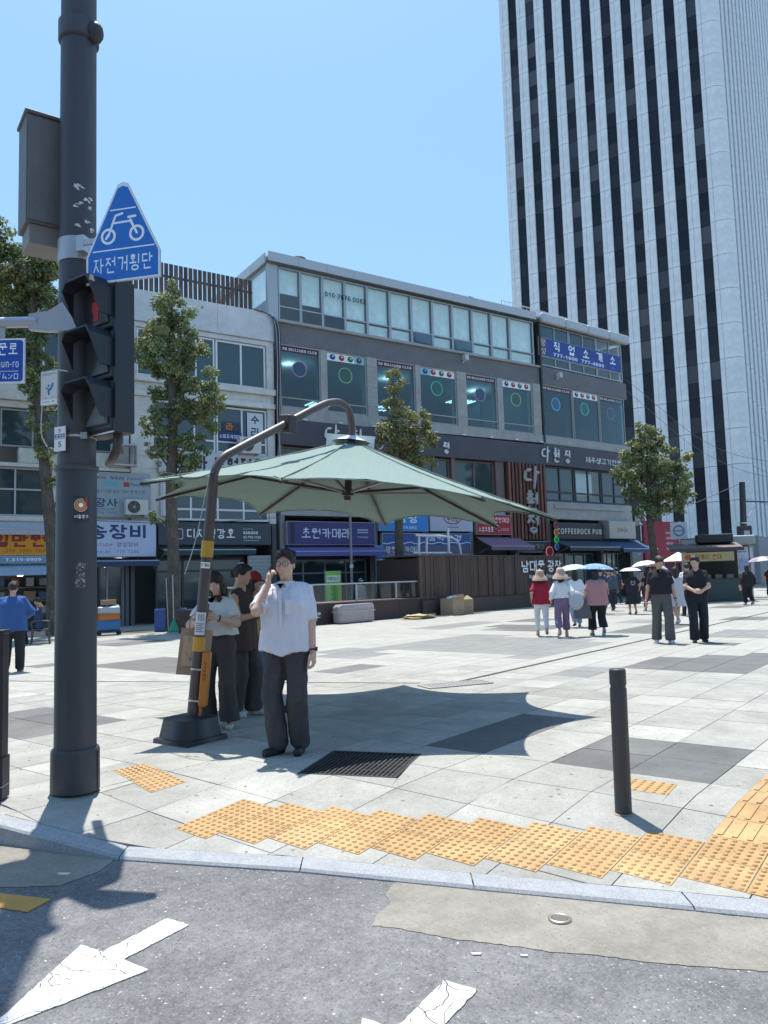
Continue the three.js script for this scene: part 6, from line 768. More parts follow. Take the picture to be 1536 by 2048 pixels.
person({ label: 'woman in white blouse and blue jeans walking under the pale parasol', at: [5.35, -21.9], yaw: bk - 0.05, H: 1.60, fem: true, feet: walkF2(0.2), hands: [{ at: [0.1, 1.22, 0.22], pole: [1, -1, 0], curl: 0.8 }, { at: [-0.25, 0.86, 0.0] }], top: { color: [0.68, 0.70, 0.72], loose: 0.026, hem: 0.96, sleeve: 'long' }, bottom: { mat: denim, loose: 0.02, cuff: 0.055, len: 0.1 }, shoes: { color: [0.06, 0.05, 0.05], low: true }, hair: { style: 'long' }, group: wkA });
parasol('pale blue plain parasol over the woman in white blouse and jeans', [5.35, 1.26, -22.05], 0.46, [0.55, 0.68, 0.70], { h: 0.5, tilt: 0.1 });
const floral = printed(256, 256, (c, w, h) => { fill(c, w, h, '#6f93c8'); for (let i = 0; i < 260; i++) { c.fillStyle = ['#a9c4e6', '#4d74b4', '#8fb0dc', '#c6d6ee'][i % 4]; c.beginPath(); c.ellipse(rnd() * w, rnd() * h, rr(3, 9), rr(2, 6), rnd() * 3, 0, 7); c.fill(); } }, 0.85), lilac = printed(256, 256, (c, w, h) => { fill(c, w, h, '#c9cbdc'); for (let i = 0; i < 160; i++) { c.fillStyle = ['#9a9cc0', '#e6e6ee', '#8b90b8'][i % 3]; c.beginPath(); c.ellipse(rnd() * w, rnd() * h, rr(3, 8), rr(2, 5), rnd() * 3, 0, 7); c.fill(); } }, 0.85), rosy = printed(256, 256, (c, w, h) => { fill(c, w, h, '#e8d2cc'); for (let i = 0; i < 120; i++) { c.fillStyle = ['#c07a6c', '#f2e6e0', '#b89888'][i % 3]; c.beginPath(); c.ellipse(rnd() * w, rnd() * h, rr(3, 9), rr(2, 5), rnd() * 3, 0, 7); c.fill(); } }, 0.85);
person({ label: 'woman in dusty pink top and black trousers carrying a grey tote under the blue parasol', at: [5.05, -18.65], yaw: bk - 0.02, H: 1.60, fem: true, build: 1.3, feet: walkF(0.15), hands: [{ at: [0.05, 1.2, 0.24], pole: [1, -1, 0], curl: 0.8 }, { at: [0.33, 0.8, 0.02] }].reverse().map((h, i) => (i ? { at: [-0.05, 1.2, 0.24], pole: [-1, -1, 0], curl: 0.8 } : { at: [0.31, 0.82, 0.02], curl: 0.7 })), top: { color: [0.40, 0.21, 0.21], loose: 0.04, hem: 0.78, sleeve: 0.8, flare: 1.2 }, bottom: { color: [0.012, 0.014, 0.02], loose: 0.035, cuff: 0.08, len: 0.14 }, shoes: { color: [0.10, 0.14, 0.17], sole: [0.55, 0.58, 0.6] }, hair: { style: 'bob' }, group: wkA });
parasol('blue flower patterned parasol over the woman in the pink top', [5.12, 1.2, -18.9], 0.45, [0.3, 0.4, 0.6], { h: 0.53, mat: floral, tilt: -0.05 });
{ const b = thing('tote_bag', 'grey cloth tote bag carried by the woman in the pink top', 'bag', [4.68, 0.42, -18.62], 0.05), m = M(0.12, 0.125, 0.135, 0.9); const g = new THREE.BoxGeometry(0.42, 0.4, 0.14, 8, 8, 3).translate(0, 0.2, 0); { const p = g.attributes.position; for (let i = 0; i < p.count; i++) { const k = 0.75 + 0.25 * (1 - p.getY(i) / 0.4); p.setX(i, p.getX(i) * k + 0.012 * noise3(p.getY(i) * 7, p.getZ(i) * 9, 4)); p.setZ(i, p.getZ(i) * k + 0.02 * noise3(p.getX(i) * 8, p.getY(i) * 8, 1)); } g.computeVertexNormals(); } mesh('sack', g, m, b); mesh('handle', tube([[-0.09, 0.39, 0.02], [-0.03, 0.46, 0.02], [0.06, 0.46, 0.02], [0.1, 0.39, 0.02]], 0.012, 14, 6), m, b); }
const far = 'people in the crowd further back';
person({ label: 'man in navy shirt and dark trousers between the parasols', at: [7.9, -28.5], yaw: bk - 0.3, H: 1.68, feet: walkF(), top: { color: [0.035, 0.055, 0.11], hem: 0.84 }, bottom: { color: [0.02, 0.022, 0.03], len: 0.06 }, hair: { style: 'short' }, hands: [{ at: [0.25, 0.95, 0.15] }, {}], group: far });
person({ label: 'man in dark jacket walking beside the man in navy shirt', at: [8.9, -30.5], yaw: bk + 0.2, H: 1.66, feet: walkF2(), top: { color: [0.07, 0.085, 0.12], hem: 0.86, sleeve: 'long' }, bottom: { color: [0.02, 0.025, 0.035], len: 0.06 }, hair: { style: 'short' }, group: far });
{ const d = person({ label: 'woman in long black dress with a white print on the back', at: [8.75, -27.6], yaw: bk, H: 1.58, fem: true, feet: [[0.08, 0.1, 0, 0], [-0.08, -0.08, 0.03, 0, 0.02]], hands: [{ at: [0.1, 1.18, 0.2], pole: [1, -1, 0], curl: 0.8 }, { at: [-0.28, 0.9, 0.05] }], top: { color: [0.016, 0.017, 0.026], loose: 0.04, hem: 0.8, sleeve: 0.85, name: 'dress_top' }, bottom: { type: 'skirt', color: [0.016, 0.017, 0.026], len: 0.36 }, shoes: { color: [0.02, 0.02, 0.02], low: true }, hair: { style: 'bob' }, group: wkA });
  const pm = M(0.5, 0.52, 0.55, 0.9), zz = -0.155; mesh('back_print', [[-0.055, 1.26, -0.075, 1.13], [-0.055, 1.26, 0, 1.2], [0, 1.2, 0.055, 1.26], [0.055, 1.26, 0.075, 1.13], [-0.05, 1.13, 0.05, 1.13], [-0.04, 1.1, 0.04, 1.1]].map(([a, b, c, e]) => bar([a, b * 0.94, zz], [c, e * 0.94, zz], 0.012, 0.012)), pm, d.P); }
parasol('small lilac patterned parasol over the woman in the black dress', [8.8, 1.2, -27.8], 0.4, [0.5, 0.5, 0.6], { h: 0.46, mat: lilac });
person({ label: 'woman in black top and maroon skirt under the rosy parasol', at: [10.1, -29.8], yaw: bk, H: 1.6, fem: true, feet: walkF(), top: { color: [0.02, 0.018, 0.022], sleeve: 0.8 }, bottom: { type: 'skirt', color: [0.09, 0.02, 0.03], len: 0.45 }, hair: { style: 'bob' }, shoes: { color: [0.3, 0.22, 0.18], low: true }, hands: [{ at: [0.1, 1.2, 0.2], pole: [1, -1, 0], curl: 0.8 }, {}], group: far });
parasol('rose and cream patterned parasol rising behind the man in grey trousers', [10.1, 1.26, -30.0], 0.5, [0.6, 0.5, 0.5], { h: 0.66, mat: rosy, tilt: 0.15 });
person({ label: 'woman in pale floral dress walking behind the man in grey trousers', at: [8.15, -21.8], yaw: bk + 0.1, H: 1.6, fem: true, feet: walkF2(0.24), top: { color: [0.45, 0.46, 0.5], sleeve: 0.75, hem: 0.8 }, bottom: { type: 'skirt', color: [0.45, 0.46, 0.5], len: 0.5 }, hair: { style: 'long' }, shoes: { color: [0.6, 0.6, 0.6] }, group: far });
person({ label: 'man in white tee shirt walking behind the man all in black', at: [9.9, -25.4], yaw: bk, H: 1.72, build: 1.2, feet: walkF(), top: { color: [0.66, 0.68, 0.7], hem: 0.85, loose: 0.03 }, bottom: { color: [0.02, 0.022, 0.03] }, hair: { style: 'short' }, group: far });
person({ label: 'person in dark clothes carrying a maroon lined parasol', at: [10.6, -31.2], yaw: 0.2, H: 1.68, feet: walkF(), top: { color: [0.03, 0.02, 0.026] }, bottom: { color: [0.02, 0.02, 0.026] }, hair: { style: 'short' }, hands: [{ at: [0.1, 1.2, 0.2], pole: [1, -1, 0], curl: 0.8 }, {}], group: far });
parasol('dark maroon parasol with a pale rim between the two men in black', [10.7, 1.28, -31.0], 0.56, [0.05, 0.025, 0.035], { h: 0.55, alt: M(0.35, 0.38, 0.46, 0.8), tilt: -0.25 });
person({ label: 'curly haired woman in loose black clothes carrying a pink bottle', at: [14.9, -31.9], yaw: bk + 0.15, H: 1.66, fem: true, build: 1.1, feet: walkF(0.1), top: { color: [0.018, 0.016, 0.022], sleeve: 'long', loose: 0.035, hem: 0.78 }, bottom: { color: [0.017, 0.016, 0.022], loose: 0.03, cuff: 0.06, len: 0.1 }, hair: { style: 'bob', color: [0.03, 0.022, 0.022] }, shoes: { color: [0.35, 0.38, 0.36], sole: [0.6, 0.6, 0.6] }, hands: [{ at: [0.34, 0.85, 0.02] }, { at: [-0.32, 0.85, 0] }], group: wkA });
{ const b = thing('drink_bottle', 'pink capped water bottle in the hand of the curly haired woman', 'bottle', [14.55, 0.6, -31.85]); mesh('flask', new THREE.LatheGeometry([[0, 0], [0.045, 0], [0.045, 0.16], [0.02, 0.2], [0.02, 0.22]].map((q) => new THREE.Vector2(...q)), 14), M(0.6, 0.35, 0.33, 0.4), b); mesh('lid', cyl(0.024, 0.024, 0.03, 0, 0.215, 0, 12), M(0.6, 0.6, 0.6, 0.4), b); }
person({ label: 'woman in black tee and cropped trousers under the pink and white parasol', at: [15.75, -31.6], yaw: bk - 0.1, H: 1.66, fem: true, feet: walkF2(0.08), top: { color: [0.018, 0.016, 0.022], sleeve: 0.7, loose: 0.03, hem: 0.84 }, bottom: { color: [0.017, 0.016, 0.022], loose: 0.03, cuff: 0.06, len: 0.16 }, hair: { style: 'bob' }, shoes: { color: [0.02, 0.02, 0.02] }, hands: [{ at: [0.1, 1.2, 0.2], pole: [1, -1, 0], curl: 0.8 }, { at: [-0.2, 0.95, 0.2] }], group: wkA });
parasol('pink and white parasol at the far right of the crowd', [15.6, 1.3, -31.9], 0.55, [0.62, 0.55, 0.58], { h: 0.68, alt: M(0.30, 0.22, 0.27, 0.8), tilt: 0.1 });
for (const [x, z, c, lab] of [[9.6, -33.5, [0.03, 0.03, 0.035], 'person in black shirt far back between the lilac and rosy parasols'], [11.6, -33.0, [0.1, 0.1, 0.12], 'person in slate grey top far back behind the tree trunk'], [8.3, -35.5, [0.2, 0.24, 0.3], 'person in pale denim shirt far back under the pub awning'], [6.9, -34.0, [0.05, 0.05, 0.06], 'person in charcoal shirt far back beside the dark shop awning'], [12.2, -37.0, [0.25, 0.2, 0.2], 'person in greyish pink top standing near the food stall'], [10.9, -36.5, [0.03, 0.035, 0.06], 'person in midnight blue shirt far back beside the tree trunk'], [17.9, -36.0, [0.05, 0.02, 0.02], 'person in dark brown top beyond the curly haired woman']]) person({ label: lab, at: [x, z], yaw: bk + rr(-0.6, 0.6), H: rr(1.6, 1.72), feet: walkF(0.1), top: { color: c }, bottom: { color: [0.03, 0.03, 0.035] }, hair: { style: 'short' }, group: far });
// by the shops on the left
person({ label: 'man in blue long sleeved shirt and dark trousers standing with his back turned', at: [-6.95, -14.4], yaw: bk + 0.25, H: 1.66, build: 1.12, feet: [[0.12, 0, 0, 0.1], [-0.12, 0.05, 0, -0.1]], hands: [{ at: [0.2, 1.0, 0.24], pole: [1, -0.6, -0.5] }, { at: [-0.2, 1.0, 0.24], pole: [-1, -0.6, -0.5] }], top: { color: [0.035, 0.095, 0.27], sleeve: 'long', loose: 0.035, hem: 0.78, fold: 0.01 }, bottom: { color: [0.018, 0.02, 0.026], loose: 0.03, len: 0.04 }, hair: { style: 'short' }, shoes: { color: [0.02, 0.03, 0.03], sole: [0.4, 0.5, 0.48] } });
person({ label: 'man in navy shirt seated on a plastic chair outside the camera shop', at: [-9.75, -21.7], yaw: -1.2, H: 1.68, seat: 0.5, feet: [[0.12, 0.42, 0, 0.1], [-0.12, 0.34, 0, -0.1]], hands: [{ at: [0.1, 1.16, 0.3], pole: [1, -0.6, -0.2] }, { at: [-0.08, 1.14, 0.32], pole: [-1, -0.6, -0.2] }], head: { pitch: 0.3 }, top: { color: [0.025, 0.05, 0.12], hem: 0.86 }, bottom: { color: [0.025, 0.026, 0.03] }, hair: { style: 'short' } });
{ const c = thing('plastic_chair', 'dark grey moulded plastic armchair under the seated man', 'chair', [-9.72, 0, -21.72], -1.2), m = M(0.07, 0.075, 0.085, 0.5); mesh('seat', rbox(0.46, 0.03, 0.44, 0.014, 0, 0.4, 0.0), m, c); for (const x of [-0.21, 0.21]) { mesh('leg', bar([x, 0, 0.22], [x * 0.95, 0.4, 0.18], 0.05, 0.03), m, c); mesh('leg', bar([x, 0, -0.26], [x * 0.95, 0.4, -0.2], 0.05, 0.03), m, c); mesh('armrest', tube([[x * 0.95, 0.4, 0.18], [x * 1.1, 0.6, 0.2], [x * 1.12, 0.64, 0.0], [x * 1.0, 0.62, -0.24]], 0.02, 16, 6), m, c); } for (let i = 0; i < 6; i++) mesh('back_slat', bar([-0.17 + i * 0.068, 0.42, -0.22], [-0.17 + i * 0.068, 0.84, -0.3], 0.04, 0.014), m, c); mesh('back_rail', rbox(0.46, 0.07, 0.03, 0.012, 0, 0.85, -0.305), m, c); }
person({ label: 'person in white tee shirt with a dark print behind the glass railing', at: [1.25, -33.5], yaw: 2.6, H: 1.7, top: { color: [0.6, 0.62, 0.64] }, bottom: { color: [0.03, 0.03, 0.035] }, hair: { style: 'short' } });
person({ label: 'person in grey with a white cap behind the glass railing', at: [-1.05, -32.0], yaw: 0.6, H: 1.55, feet: walkF(0.15), top: { color: [0.3, 0.28, 0.28] }, bottom: { color: [0.5, 0.5, 0.5] }, hair: { style: 'short' }, hat: 'cap', hatColor: [0.62, 0.62, 0.62] });

// ---------------------------------------------------------------- shop signs and lettering on the buildings
function signBoard(label, s, y, w, h, paint, o = {}) {     // a shallow box with a printed face; s,y is the lower left corner on the facade
  const t = (o.wing ? onWing : onFacade)(o.name || 'shop_sign', label, o.cat || 'sign', s, y, o.z ?? 0.05, o.group), d = o.d || 0.22;
  mesh('box', rbox(w, h, d, 0.015, w / 2, h / 2, d / 2), o.frame || M(0.4, 0.41, 0.42, 0.5, 0.3), t); const pw = o.px || 768; mesh('face', plane(w - 0.05, h - 0.05, w / 2, h / 2, d + 0.004), printed(pw, Math.max(48, Math.round(pw * h / w)), paint, o.rough ?? 0.5), t); return t;
}
signBoard('white camera gear shop sign with blue letters and a red line', -3.2, 2.66, 3.55, 1.42, (c, w, h) => { fill(c, w, h, '#b9c4dc'); write(c, '방송장비', 30, h * 0.1, h * 0.4, '#27386a', { lw: 0.15, wide: w - 90 }); write(c, '캠코더 YouTube 영상장비', 40, h * 0.6, h * 0.13, '#8e3a52', { wide: w * 0.76, lw: 0.1, font: '$ monospace' }); write(c, 'www.sscam.co.kr ☎773 1246', 40, h * 0.8, h * 0.13, '#3a4468', { wide: w * 0.76, font: '$ monospace' }); }, { d: 0.3 });
signBoard('pale lightbox sign listing camera makers above the white camera sign', -3.1, 4.2, 3.3, 1.75, (c, w, h) => { fill(c, w, h, '#93a2ac'); write(c, 'Canon', w * 0.3, h * 0.06, h * 0.1, '#7e3038', { font: 'bold $ serif' }); write(c, 'Nikon', w * 0.52, h * 0.06, h * 0.1, '#333c46', { font: 'italic bold $ sans-serif' }); write(c, 'Panasonic', w * 0.72, h * 0.07, h * 0.08, '#56646e'); write(c, 'SONY', w * 0.2, h * 0.21, h * 0.1, '#3a4450', { font: 'bold $ serif' }); c.fillStyle = '#6aa6b8'; c.fillRect(w * 0.45, h * 0.2, w * 0.16, h * 0.11); c.fillStyle = '#a8383c'; c.fillRect(w * 0.68, h * 0.2, w * 0.07, h * 0.11); write(c, 'YouTube', w * 0.76, h * 0.2, h * 0.1, '#38434c'); write(c, '판매 방송시스템 설치 대여 중계 전문', w * 0.22, h * 0.38, h * 0.085, '#3c4852', { wide: w * 0.72, lw: 0.09 }); write(c, '상광사', w * 0.2, h * 0.58, h * 0.2, '#2f4456', { wide: w * 0.42, lw: 0.13 }); write(c, 'Sales & Professional', w * 0.3, h * 0.8, h * 0.05, '#44525e'); write(c, '02. 774. 1919', w * 0.28, h * 0.87, h * 0.09, '#3c4852', { font: '$ sans-serif' }); }, { d: 0.12 });
signBoard('orange and yellow shop sign with red letters behind the signal pole', -8.2, 2.74, 4.8, 0.86, (c, w, h) => { fill(c, w, h, '#d98d14'); write(c, '필름현상일만원', 60, h * 0.08, h * 0.55, '#8e1f1c', { lw: 0.17, wide: w - 110 }); write(c, '010 3095 5009', w * 0.66, h * 0.72, h * 0.2, '#4a3218', { font: '$ monospace' }); }, { d: 0.35, px: 1024 });
signBoard('grey telephone strip sign under the orange shop sign', -8.2, 2.46, 4.8, 0.27, (c, w, h) => { fill(c, w, h, '#7d95a6'); write(c, 'T.319-0909', w * 0.66, h * 0.14, h * 0.72, '#f2f4f6', { wide: w * 0.25, lw: 0.12 }); c.fillStyle = '#2e3c4c'; c.fillRect(w * 0.2, 0, w * 0.42, h); }, { d: 0.34 });
signBoard('dark slate camera shop sign with white letters and camera outline', 0.45, 3.12, 4.9, 0.92, (c, w, h) => { fill(c, w, h, '#39434c'); c.strokeStyle = '#e8ecee'; c.lineWidth = 5; c.beginPath(); c.roundRect(w * 0.07, h * 0.28, w * 0.13, h * 0.46, 12); c.stroke(); c.beginPath(); c.arc(w * 0.135, h * 0.5, h * 0.14, 0, 7); c.stroke(); write(c, '디지털강호', w * 0.235, h * 0.25, h * 0.46, '#eef0f0', { wide: w * 0.43, lw: 0.12 }); write(c, 'DIGITAL', w * 0.74, h * 0.18, h * 0.13, '#b4bcc0', { font: '$ sans-serif' }); write(c, 'KANGHO', w * 0.74, h * 0.33, h * 0.2, '#f2f4f4', { wide: w * 0.14 }); write(c, '02-776-1122', w * 0.74, h * 0.56, h * 0.17, '#e8ecee', { wide: w * 0.165 }); c.fillStyle = '#8e989e'; c.fillRect(w * 0.74, h * 0.78, w * 0.15, h * 0.05); }, { px: 1024, frame: M(0.03, 0.036, 0.042, 0.5) });
signBoard('long white repair shop sign with black letters behind the sunshade', 0.5, 6.05, 4.9, 0.95, (c, w, h) => { fill(c, w, h, '#b4bac6'); write(c, '카메라 보험전문', 60, h * 0.14, h * 0.7, '#22252c', { lw: 0.17, wide: w - 110 }); }, { px: 1024, d: 0.15 });
signBoard('deep violet camera shop sign with white letters beside the sunshade post', 6.1, 3.12, 4.6, 1.06, (c, w, h) => { fill(c, w, h, '#3d386e'); c.fillStyle = '#2c1c30'; c.fillRect(w * 0.03, h * 0.06, w * 0.05, h * 0.88); write(c, '초원카메라', w * 0.15, h * 0.27, h * 0.46, '#d6d6e6', { wide: w * 0.56, lw: 0.11 }); c.fillStyle = '#b0b0cc'; c.fillRect(w * 0.79, h * 0.3, w * 0.13, h * 0.06); c.fillRect(w * 0.79, h * 0.42, w * 0.13, h * 0.06); write(c, 'T.319-6262', w * 0.79, h * 0.62, h * 0.1, '#c8c8dc', { wide: w * 0.13 }); }, { px: 1024, frame: M(0.34, 0.33, 0.38, 0.5, 0.4) });
signBoard('bright blue shop sign with white digits left of the tree trunk', 10.95, 3.78, 2.9, 1.0, (c, w, h) => { fill(c, w, h, '#2f86cc'); write(c, '명성당', 80, h * 0.08, h * 0.5, '#e6f0f6', { wide: w * 0.7, lw: 0.13 }); write(c, '02.319.5662', w * 0.34, h * 0.72, h * 0.2, '#d8e8f2'); });
signBoard('white shop sign with a red emblem above the blue awning', 13.95, 3.8, 2.75, 0.95, (c, w, h) => { fill(c, w, h, '#b9b7c6'); c.strokeStyle = '#8a2c4c'; c.lineWidth = 16; c.beginPath(); c.ellipse(w * 0.52, h * 0.3, w * 0.2, h * 0.3, 0, 0, 7); c.stroke(); write(c, '부자당', w * 0.38, h * 0.14, h * 0.36, '#7a2c48', { lw: 0.13, wide: w * 0.28 }); c.fillStyle = '#77789a'; c.fillRect(w * 0.4, h * 0.76, w * 0.26, h * 0.06); });
signBoard('red lottery shop sign with white letters beside the timber slats', 16.95, 3.66, 2.4, 1.05, (c, w, h) => { fill(c, w, h, '#a41c2a'); write(c, '복권판매점', w * 0.42, h * 0.1, h * 0.28, '#e8d8d8', { wide: w * 0.54, lw: 0.12 }); write(c, '스포츠토토', w * 0.04, h * 0.62, h * 0.26, '#f0e6e6', { wide: w * 0.44, lw: 0.13 }); write(c, 'proto', w * 0.62, h * 0.58, h * 0.3, '#e08a8e', { wide: w * 0.32 }); });
signBoard('dark pub sign with cream capital letters under the stone band', 0.35, 3.45, 4.3, 0.95, (c, w, h) => { fill(c, w, h, '#20262e'); write(c, 'COFFEEROCK PUB', w * 0.03, h * 0.28, h * 0.48, '#c9c6b0', { wide: w * 0.94 }); }, { wing: true, frame: M(0.012, 0.014, 0.018, 0.5) });
signBoard('cream shop sign with dark red script above the navy awning', 4.85, 3.5, 2.6, 1.05, (c, w, h) => { fill(c, w, h, '#a9a59c'); write(c, 'Amelia', w * 0.28, h * 0.3, h * 0.36, '#5a2c30', { wide: w * 0.4, font: 'italic bold $ serif' }); }, { wing: true, d: 0.5, frame: M(0.33, 0.31, 0.28, 0.6) });
signBoard('blue window banner of the job agency with yellow and white letters', -0.1, 13.9, 7.65, 1.1, (c, w, h) => { fill(c, w, h, '#22408c'); write(c, '명', w * 0.025, h * 0.06, h * 0.4, '#d8b85a', { lw: 0.13 }); write(c, '성', w * 0.025, h * 0.52, h * 0.4, '#d8b85a', { lw: 0.13 }); '직업소개소'.split('').forEach((ch, i) => write(c, ch, w * (0.17 + i * 0.172), h * 0.06, h * 0.56, '#eef2f6', { lw: 0.14 })); write(c, '777-1600  777-4800', w * 0.16, h * 0.68, h * 0.27, '#e6ecf4', { wide: w * 0.62 }); write(c, '4F', w * 0.88, h * 0.7, h * 0.24, '#6c84b8'); }, { wing: true, d: 0.02, z: 0.07, px: 1024, name: 'window_banner', cat: 'banner' });
signBoard('dark job agency sign strip under the timber slats', 19.7, 2.72, 2.5, 0.6, (c, w, h) => { fill(c, w, h, '#26262c'); write(c, '직업소개소', w * 0.06, h * 0.2, h * 0.5, '#7c7c78', { wide: w * 0.8, lw: 0.11 }); });
signBoard('narrow light blue vertical shop banner beside the violet sign', 10.7, 0.9, 0.5, 2.2, (c, w, h) => { fill(c, w, h, '#4a7fc0'); '카메라수리'.split('').forEach((ch, i) => write(c, ch, w * 0.22, h * (0.06 + i * 0.18), w * 0.55, '#cfe0f2', { lw: 0.12 })); }, { px: 128, d: 0.06, z: 0.2 });
signBoard('blue striped shop awning sign with white wave behind the plaza tree', 11.1, 2.5, 5.4, 1.2, (c, w, h) => { fill(c, w, h, '#35528e'); write(c, '삼덕안경', w * 0.5, h * 0.04, h * 0.26, '#dfe6f0', { lw: 0.13, wide: w * 0.4 }); c.strokeStyle = '#c4d0e4'; c.lineWidth = 10; c.beginPath(); c.moveTo(0, h * 0.4); for (let i = 0; i <= 12; i++) c.quadraticCurveTo(w * (i - 0.5) / 12, h * (i % 2 ? 0.46 : 0.34), w * i / 12, h * 0.4); c.stroke(); c.fillStyle = '#6a5c70'; c.fillRect(0, h * 0.52, w, h * 0.3); write(c, '망원경 카메라', w * 0.03, h * 0.54, h * 0.26, '#d8d4dc', { lw: 0.12 }); c.fillStyle = '#8e7c80'; c.fillRect(0, h * 0.84, w, h * 0.16); }, { px: 1024 });
// raised calligraphy on the fascia and on the timber screen
function strokes(label, place, pts, w, mat, depth = 0.05) { const t = place; pts.forEach((p) => { const c = new THREE.CatmullRomCurve3(p.map((q) => V(q[0], q[1], 0.03))), n = Math.max(8, p.length * 5); const g = new THREE.TubeGeometry(c, n, 1, 8); const P = g.attributes.position; for (let i = 0; i <= n; i++) { const k = i / n, r = w * (0.75 + 0.5 * Math.sin(Math.PI * k)) , ct = c.getPointAt(k); for (let j = 0; j <= 8; j++) { const o = i * 9 + j; P.setXYZ(o, ct.x + (P.getX(o) - ct.x) * r, ct.y + (P.getY(o) - ct.y) * r, ct.z + (P.getZ(o) - ct.z) * depth); } } g.computeVertexNormals(); mesh('brush_stroke', g, mat, t); }); return t; }
const calW = M(0.72, 0.72, 0.74, 0.6);
const glyph = { da: [[[0.05, .78], [.02, .35], [.38, .3]], [[0.08, .8], [.36, .84]], [[.62, 1.05], [.58, .4], [.5, -.15]], [[.62, .68], [.82, .74]]], hwon: [[[.12, 1.0], [.32, 1.02]], [[.05, .84], [.42, .86]], [[.24, .74], [.1, .62], [.24, .5], [.38, .62], [.24, .74]], [[.04, .38], [.48, .42]], [[.64, 1.0], [.62, .3]], [[.45, .58], [.62, .6]], [[.18, .22], [.18, .0], [.6, .02]]], jeong: [[[.05, .88], [.42, .92]], [[.28, .88], [.04, .52]], [[.24, .7], [.44, .54]], [[.46, .74], [.62, .76]], [[.64, 1.0], [.62, .42]], [[.36, .28], [.2, .14], [.36, 0], [.52, .14], [.36, .28]]] };
const place = (list, x, y, k, sx = 1) => list.map((p) => p.map(([a, b]) => [x + a * k * sx, y + b * k]));
{ const f1 = onFacade('fascia_lettering', 'white brush script restaurant name on the dark fascia behind the sunshade', 'lettering', 8.2, 7.75, 0.17); strokes('', f1, [...place(glyph.da, 0, 0, 0.9), ...place(glyph.hwon, 1.35, 0, 0.85), ...place(glyph.jeong, 2.65, 0, 0.85), ...place(glyph.hwon, 5.2, 0.05, 0.55), ...place(glyph.jeong, 6.8, 0.05, 0.55)], 0.05, calW);
  const f2 = onWing('fascia_lettering', 'white brush script restaurant name on the dark fascia of the right wing', 'lettering', -0.35, 7.85, 0.17); strokes('', f2, [...place(glyph.da, 0, 0, 0.75), ...place(glyph.hwon, 0.95, 0, 0.72), ...place(glyph.jeong, 1.9, 0, 0.72)], 0.045, calW);
  const f3 = onWing('fascia_lettering', 'small white brush script line beside the restaurant name on the wing', 'lettering', 3.4, 7.9, 0.165); mesh('print', plane(3.6, 0.5, 1.8, 0.25, 0.003), printed(768, 108, (c, w, h) => { fill(c, w, h, '#4b4a52'); write(c, '제주생고기전문', 16, 16, 76, '#e6e6e6', { wide: 740, lw: 0.09, cap: 'round' }); }, 0.65), f3);
  const f4 = onFacade('screen_lettering', 'large grey brush script running down the timber slat screen', 'lettering', 20.45, 3.6, 0.3); strokes('', f4, [...place(glyph.da, 0, 2.75, 1.05, 1.25), ...place(glyph.hwon, 0, 1.45, 0.95, 1.35), ...place(glyph.jeong, 0, 0.2, 0.95, 1.35)], 0.085, M(0.36, 0.35, 0.34, 0.7), 0.08); }
{ const t = onFacade('window_number', 'black telephone number stuck on the top floor glazing', 'lettering', 8.4, 14.72, 0.068); mesh('print', plane(2.35, 0.36, 1.15, 0.2, 0), printed(640, 98, (c, w, h) => { c.clearRect(0, 0, w, h); write(c, '010·7676 0082', 8, 6, 88, '#14181e', { wide: 620 }); }, 0.6, { transparent: true, alphaTest: 0.5 }), t); }
{ const t = onFacade('window_sticker', 'blue and white repair stickers in the white building window', 'sticker', 3.1, 7.55, -0.04); mesh('blue_strip', plane(1.05, 0.42, 0.56, 0.22, 0), printed(320, 128, (c, w, h) => { fill(c, w, h, '#1d2f60'); write(c, '스피드카메라', 10, 34, 58, '#dfe6f2', { wide: 300, lw: 0.13 }); }), t); mesh('orange_letters', plane(0.8, 0.4, 0.62, 0.66, 0), printed(200, 100, (c, w, h) => { fill(c, w, h, '#2c3a44'); write(c, '라', 40, 8, 84, '#c2622e', { lw: 0.16 }); }), t); mesh('white_letters', plane(0.75, 1.15, 1.72, 0.78, 0.002), printed(200, 306, (c, w, h) => { fill(c, w, h, '#c6ccd2'); write(c, '수', 44, 20, 112, '#3a4854', { lw: 0.15 }); write(c, '리', 44, 170, 112, '#3a4854', { lw: 0.15 }); }), t); }
{ // vertical white notice strip on the white building
  const t = onFacade('vertical_sign', 'tall narrow white sign on the white building corner', 'sign', 0.6, 4.3, 0.05); mesh('panel', rbox(0.4, 2.5, 0.1, 0.01, 0.2, 1.25, 0.05), M(0.55, 0.57, 0.6, 0.6), t); mesh('edge', box(0.02, 2.45, 0.104, 0.06, 1.25, 0.05), M(0.3, 0.32, 0.36, 0.6), t); }
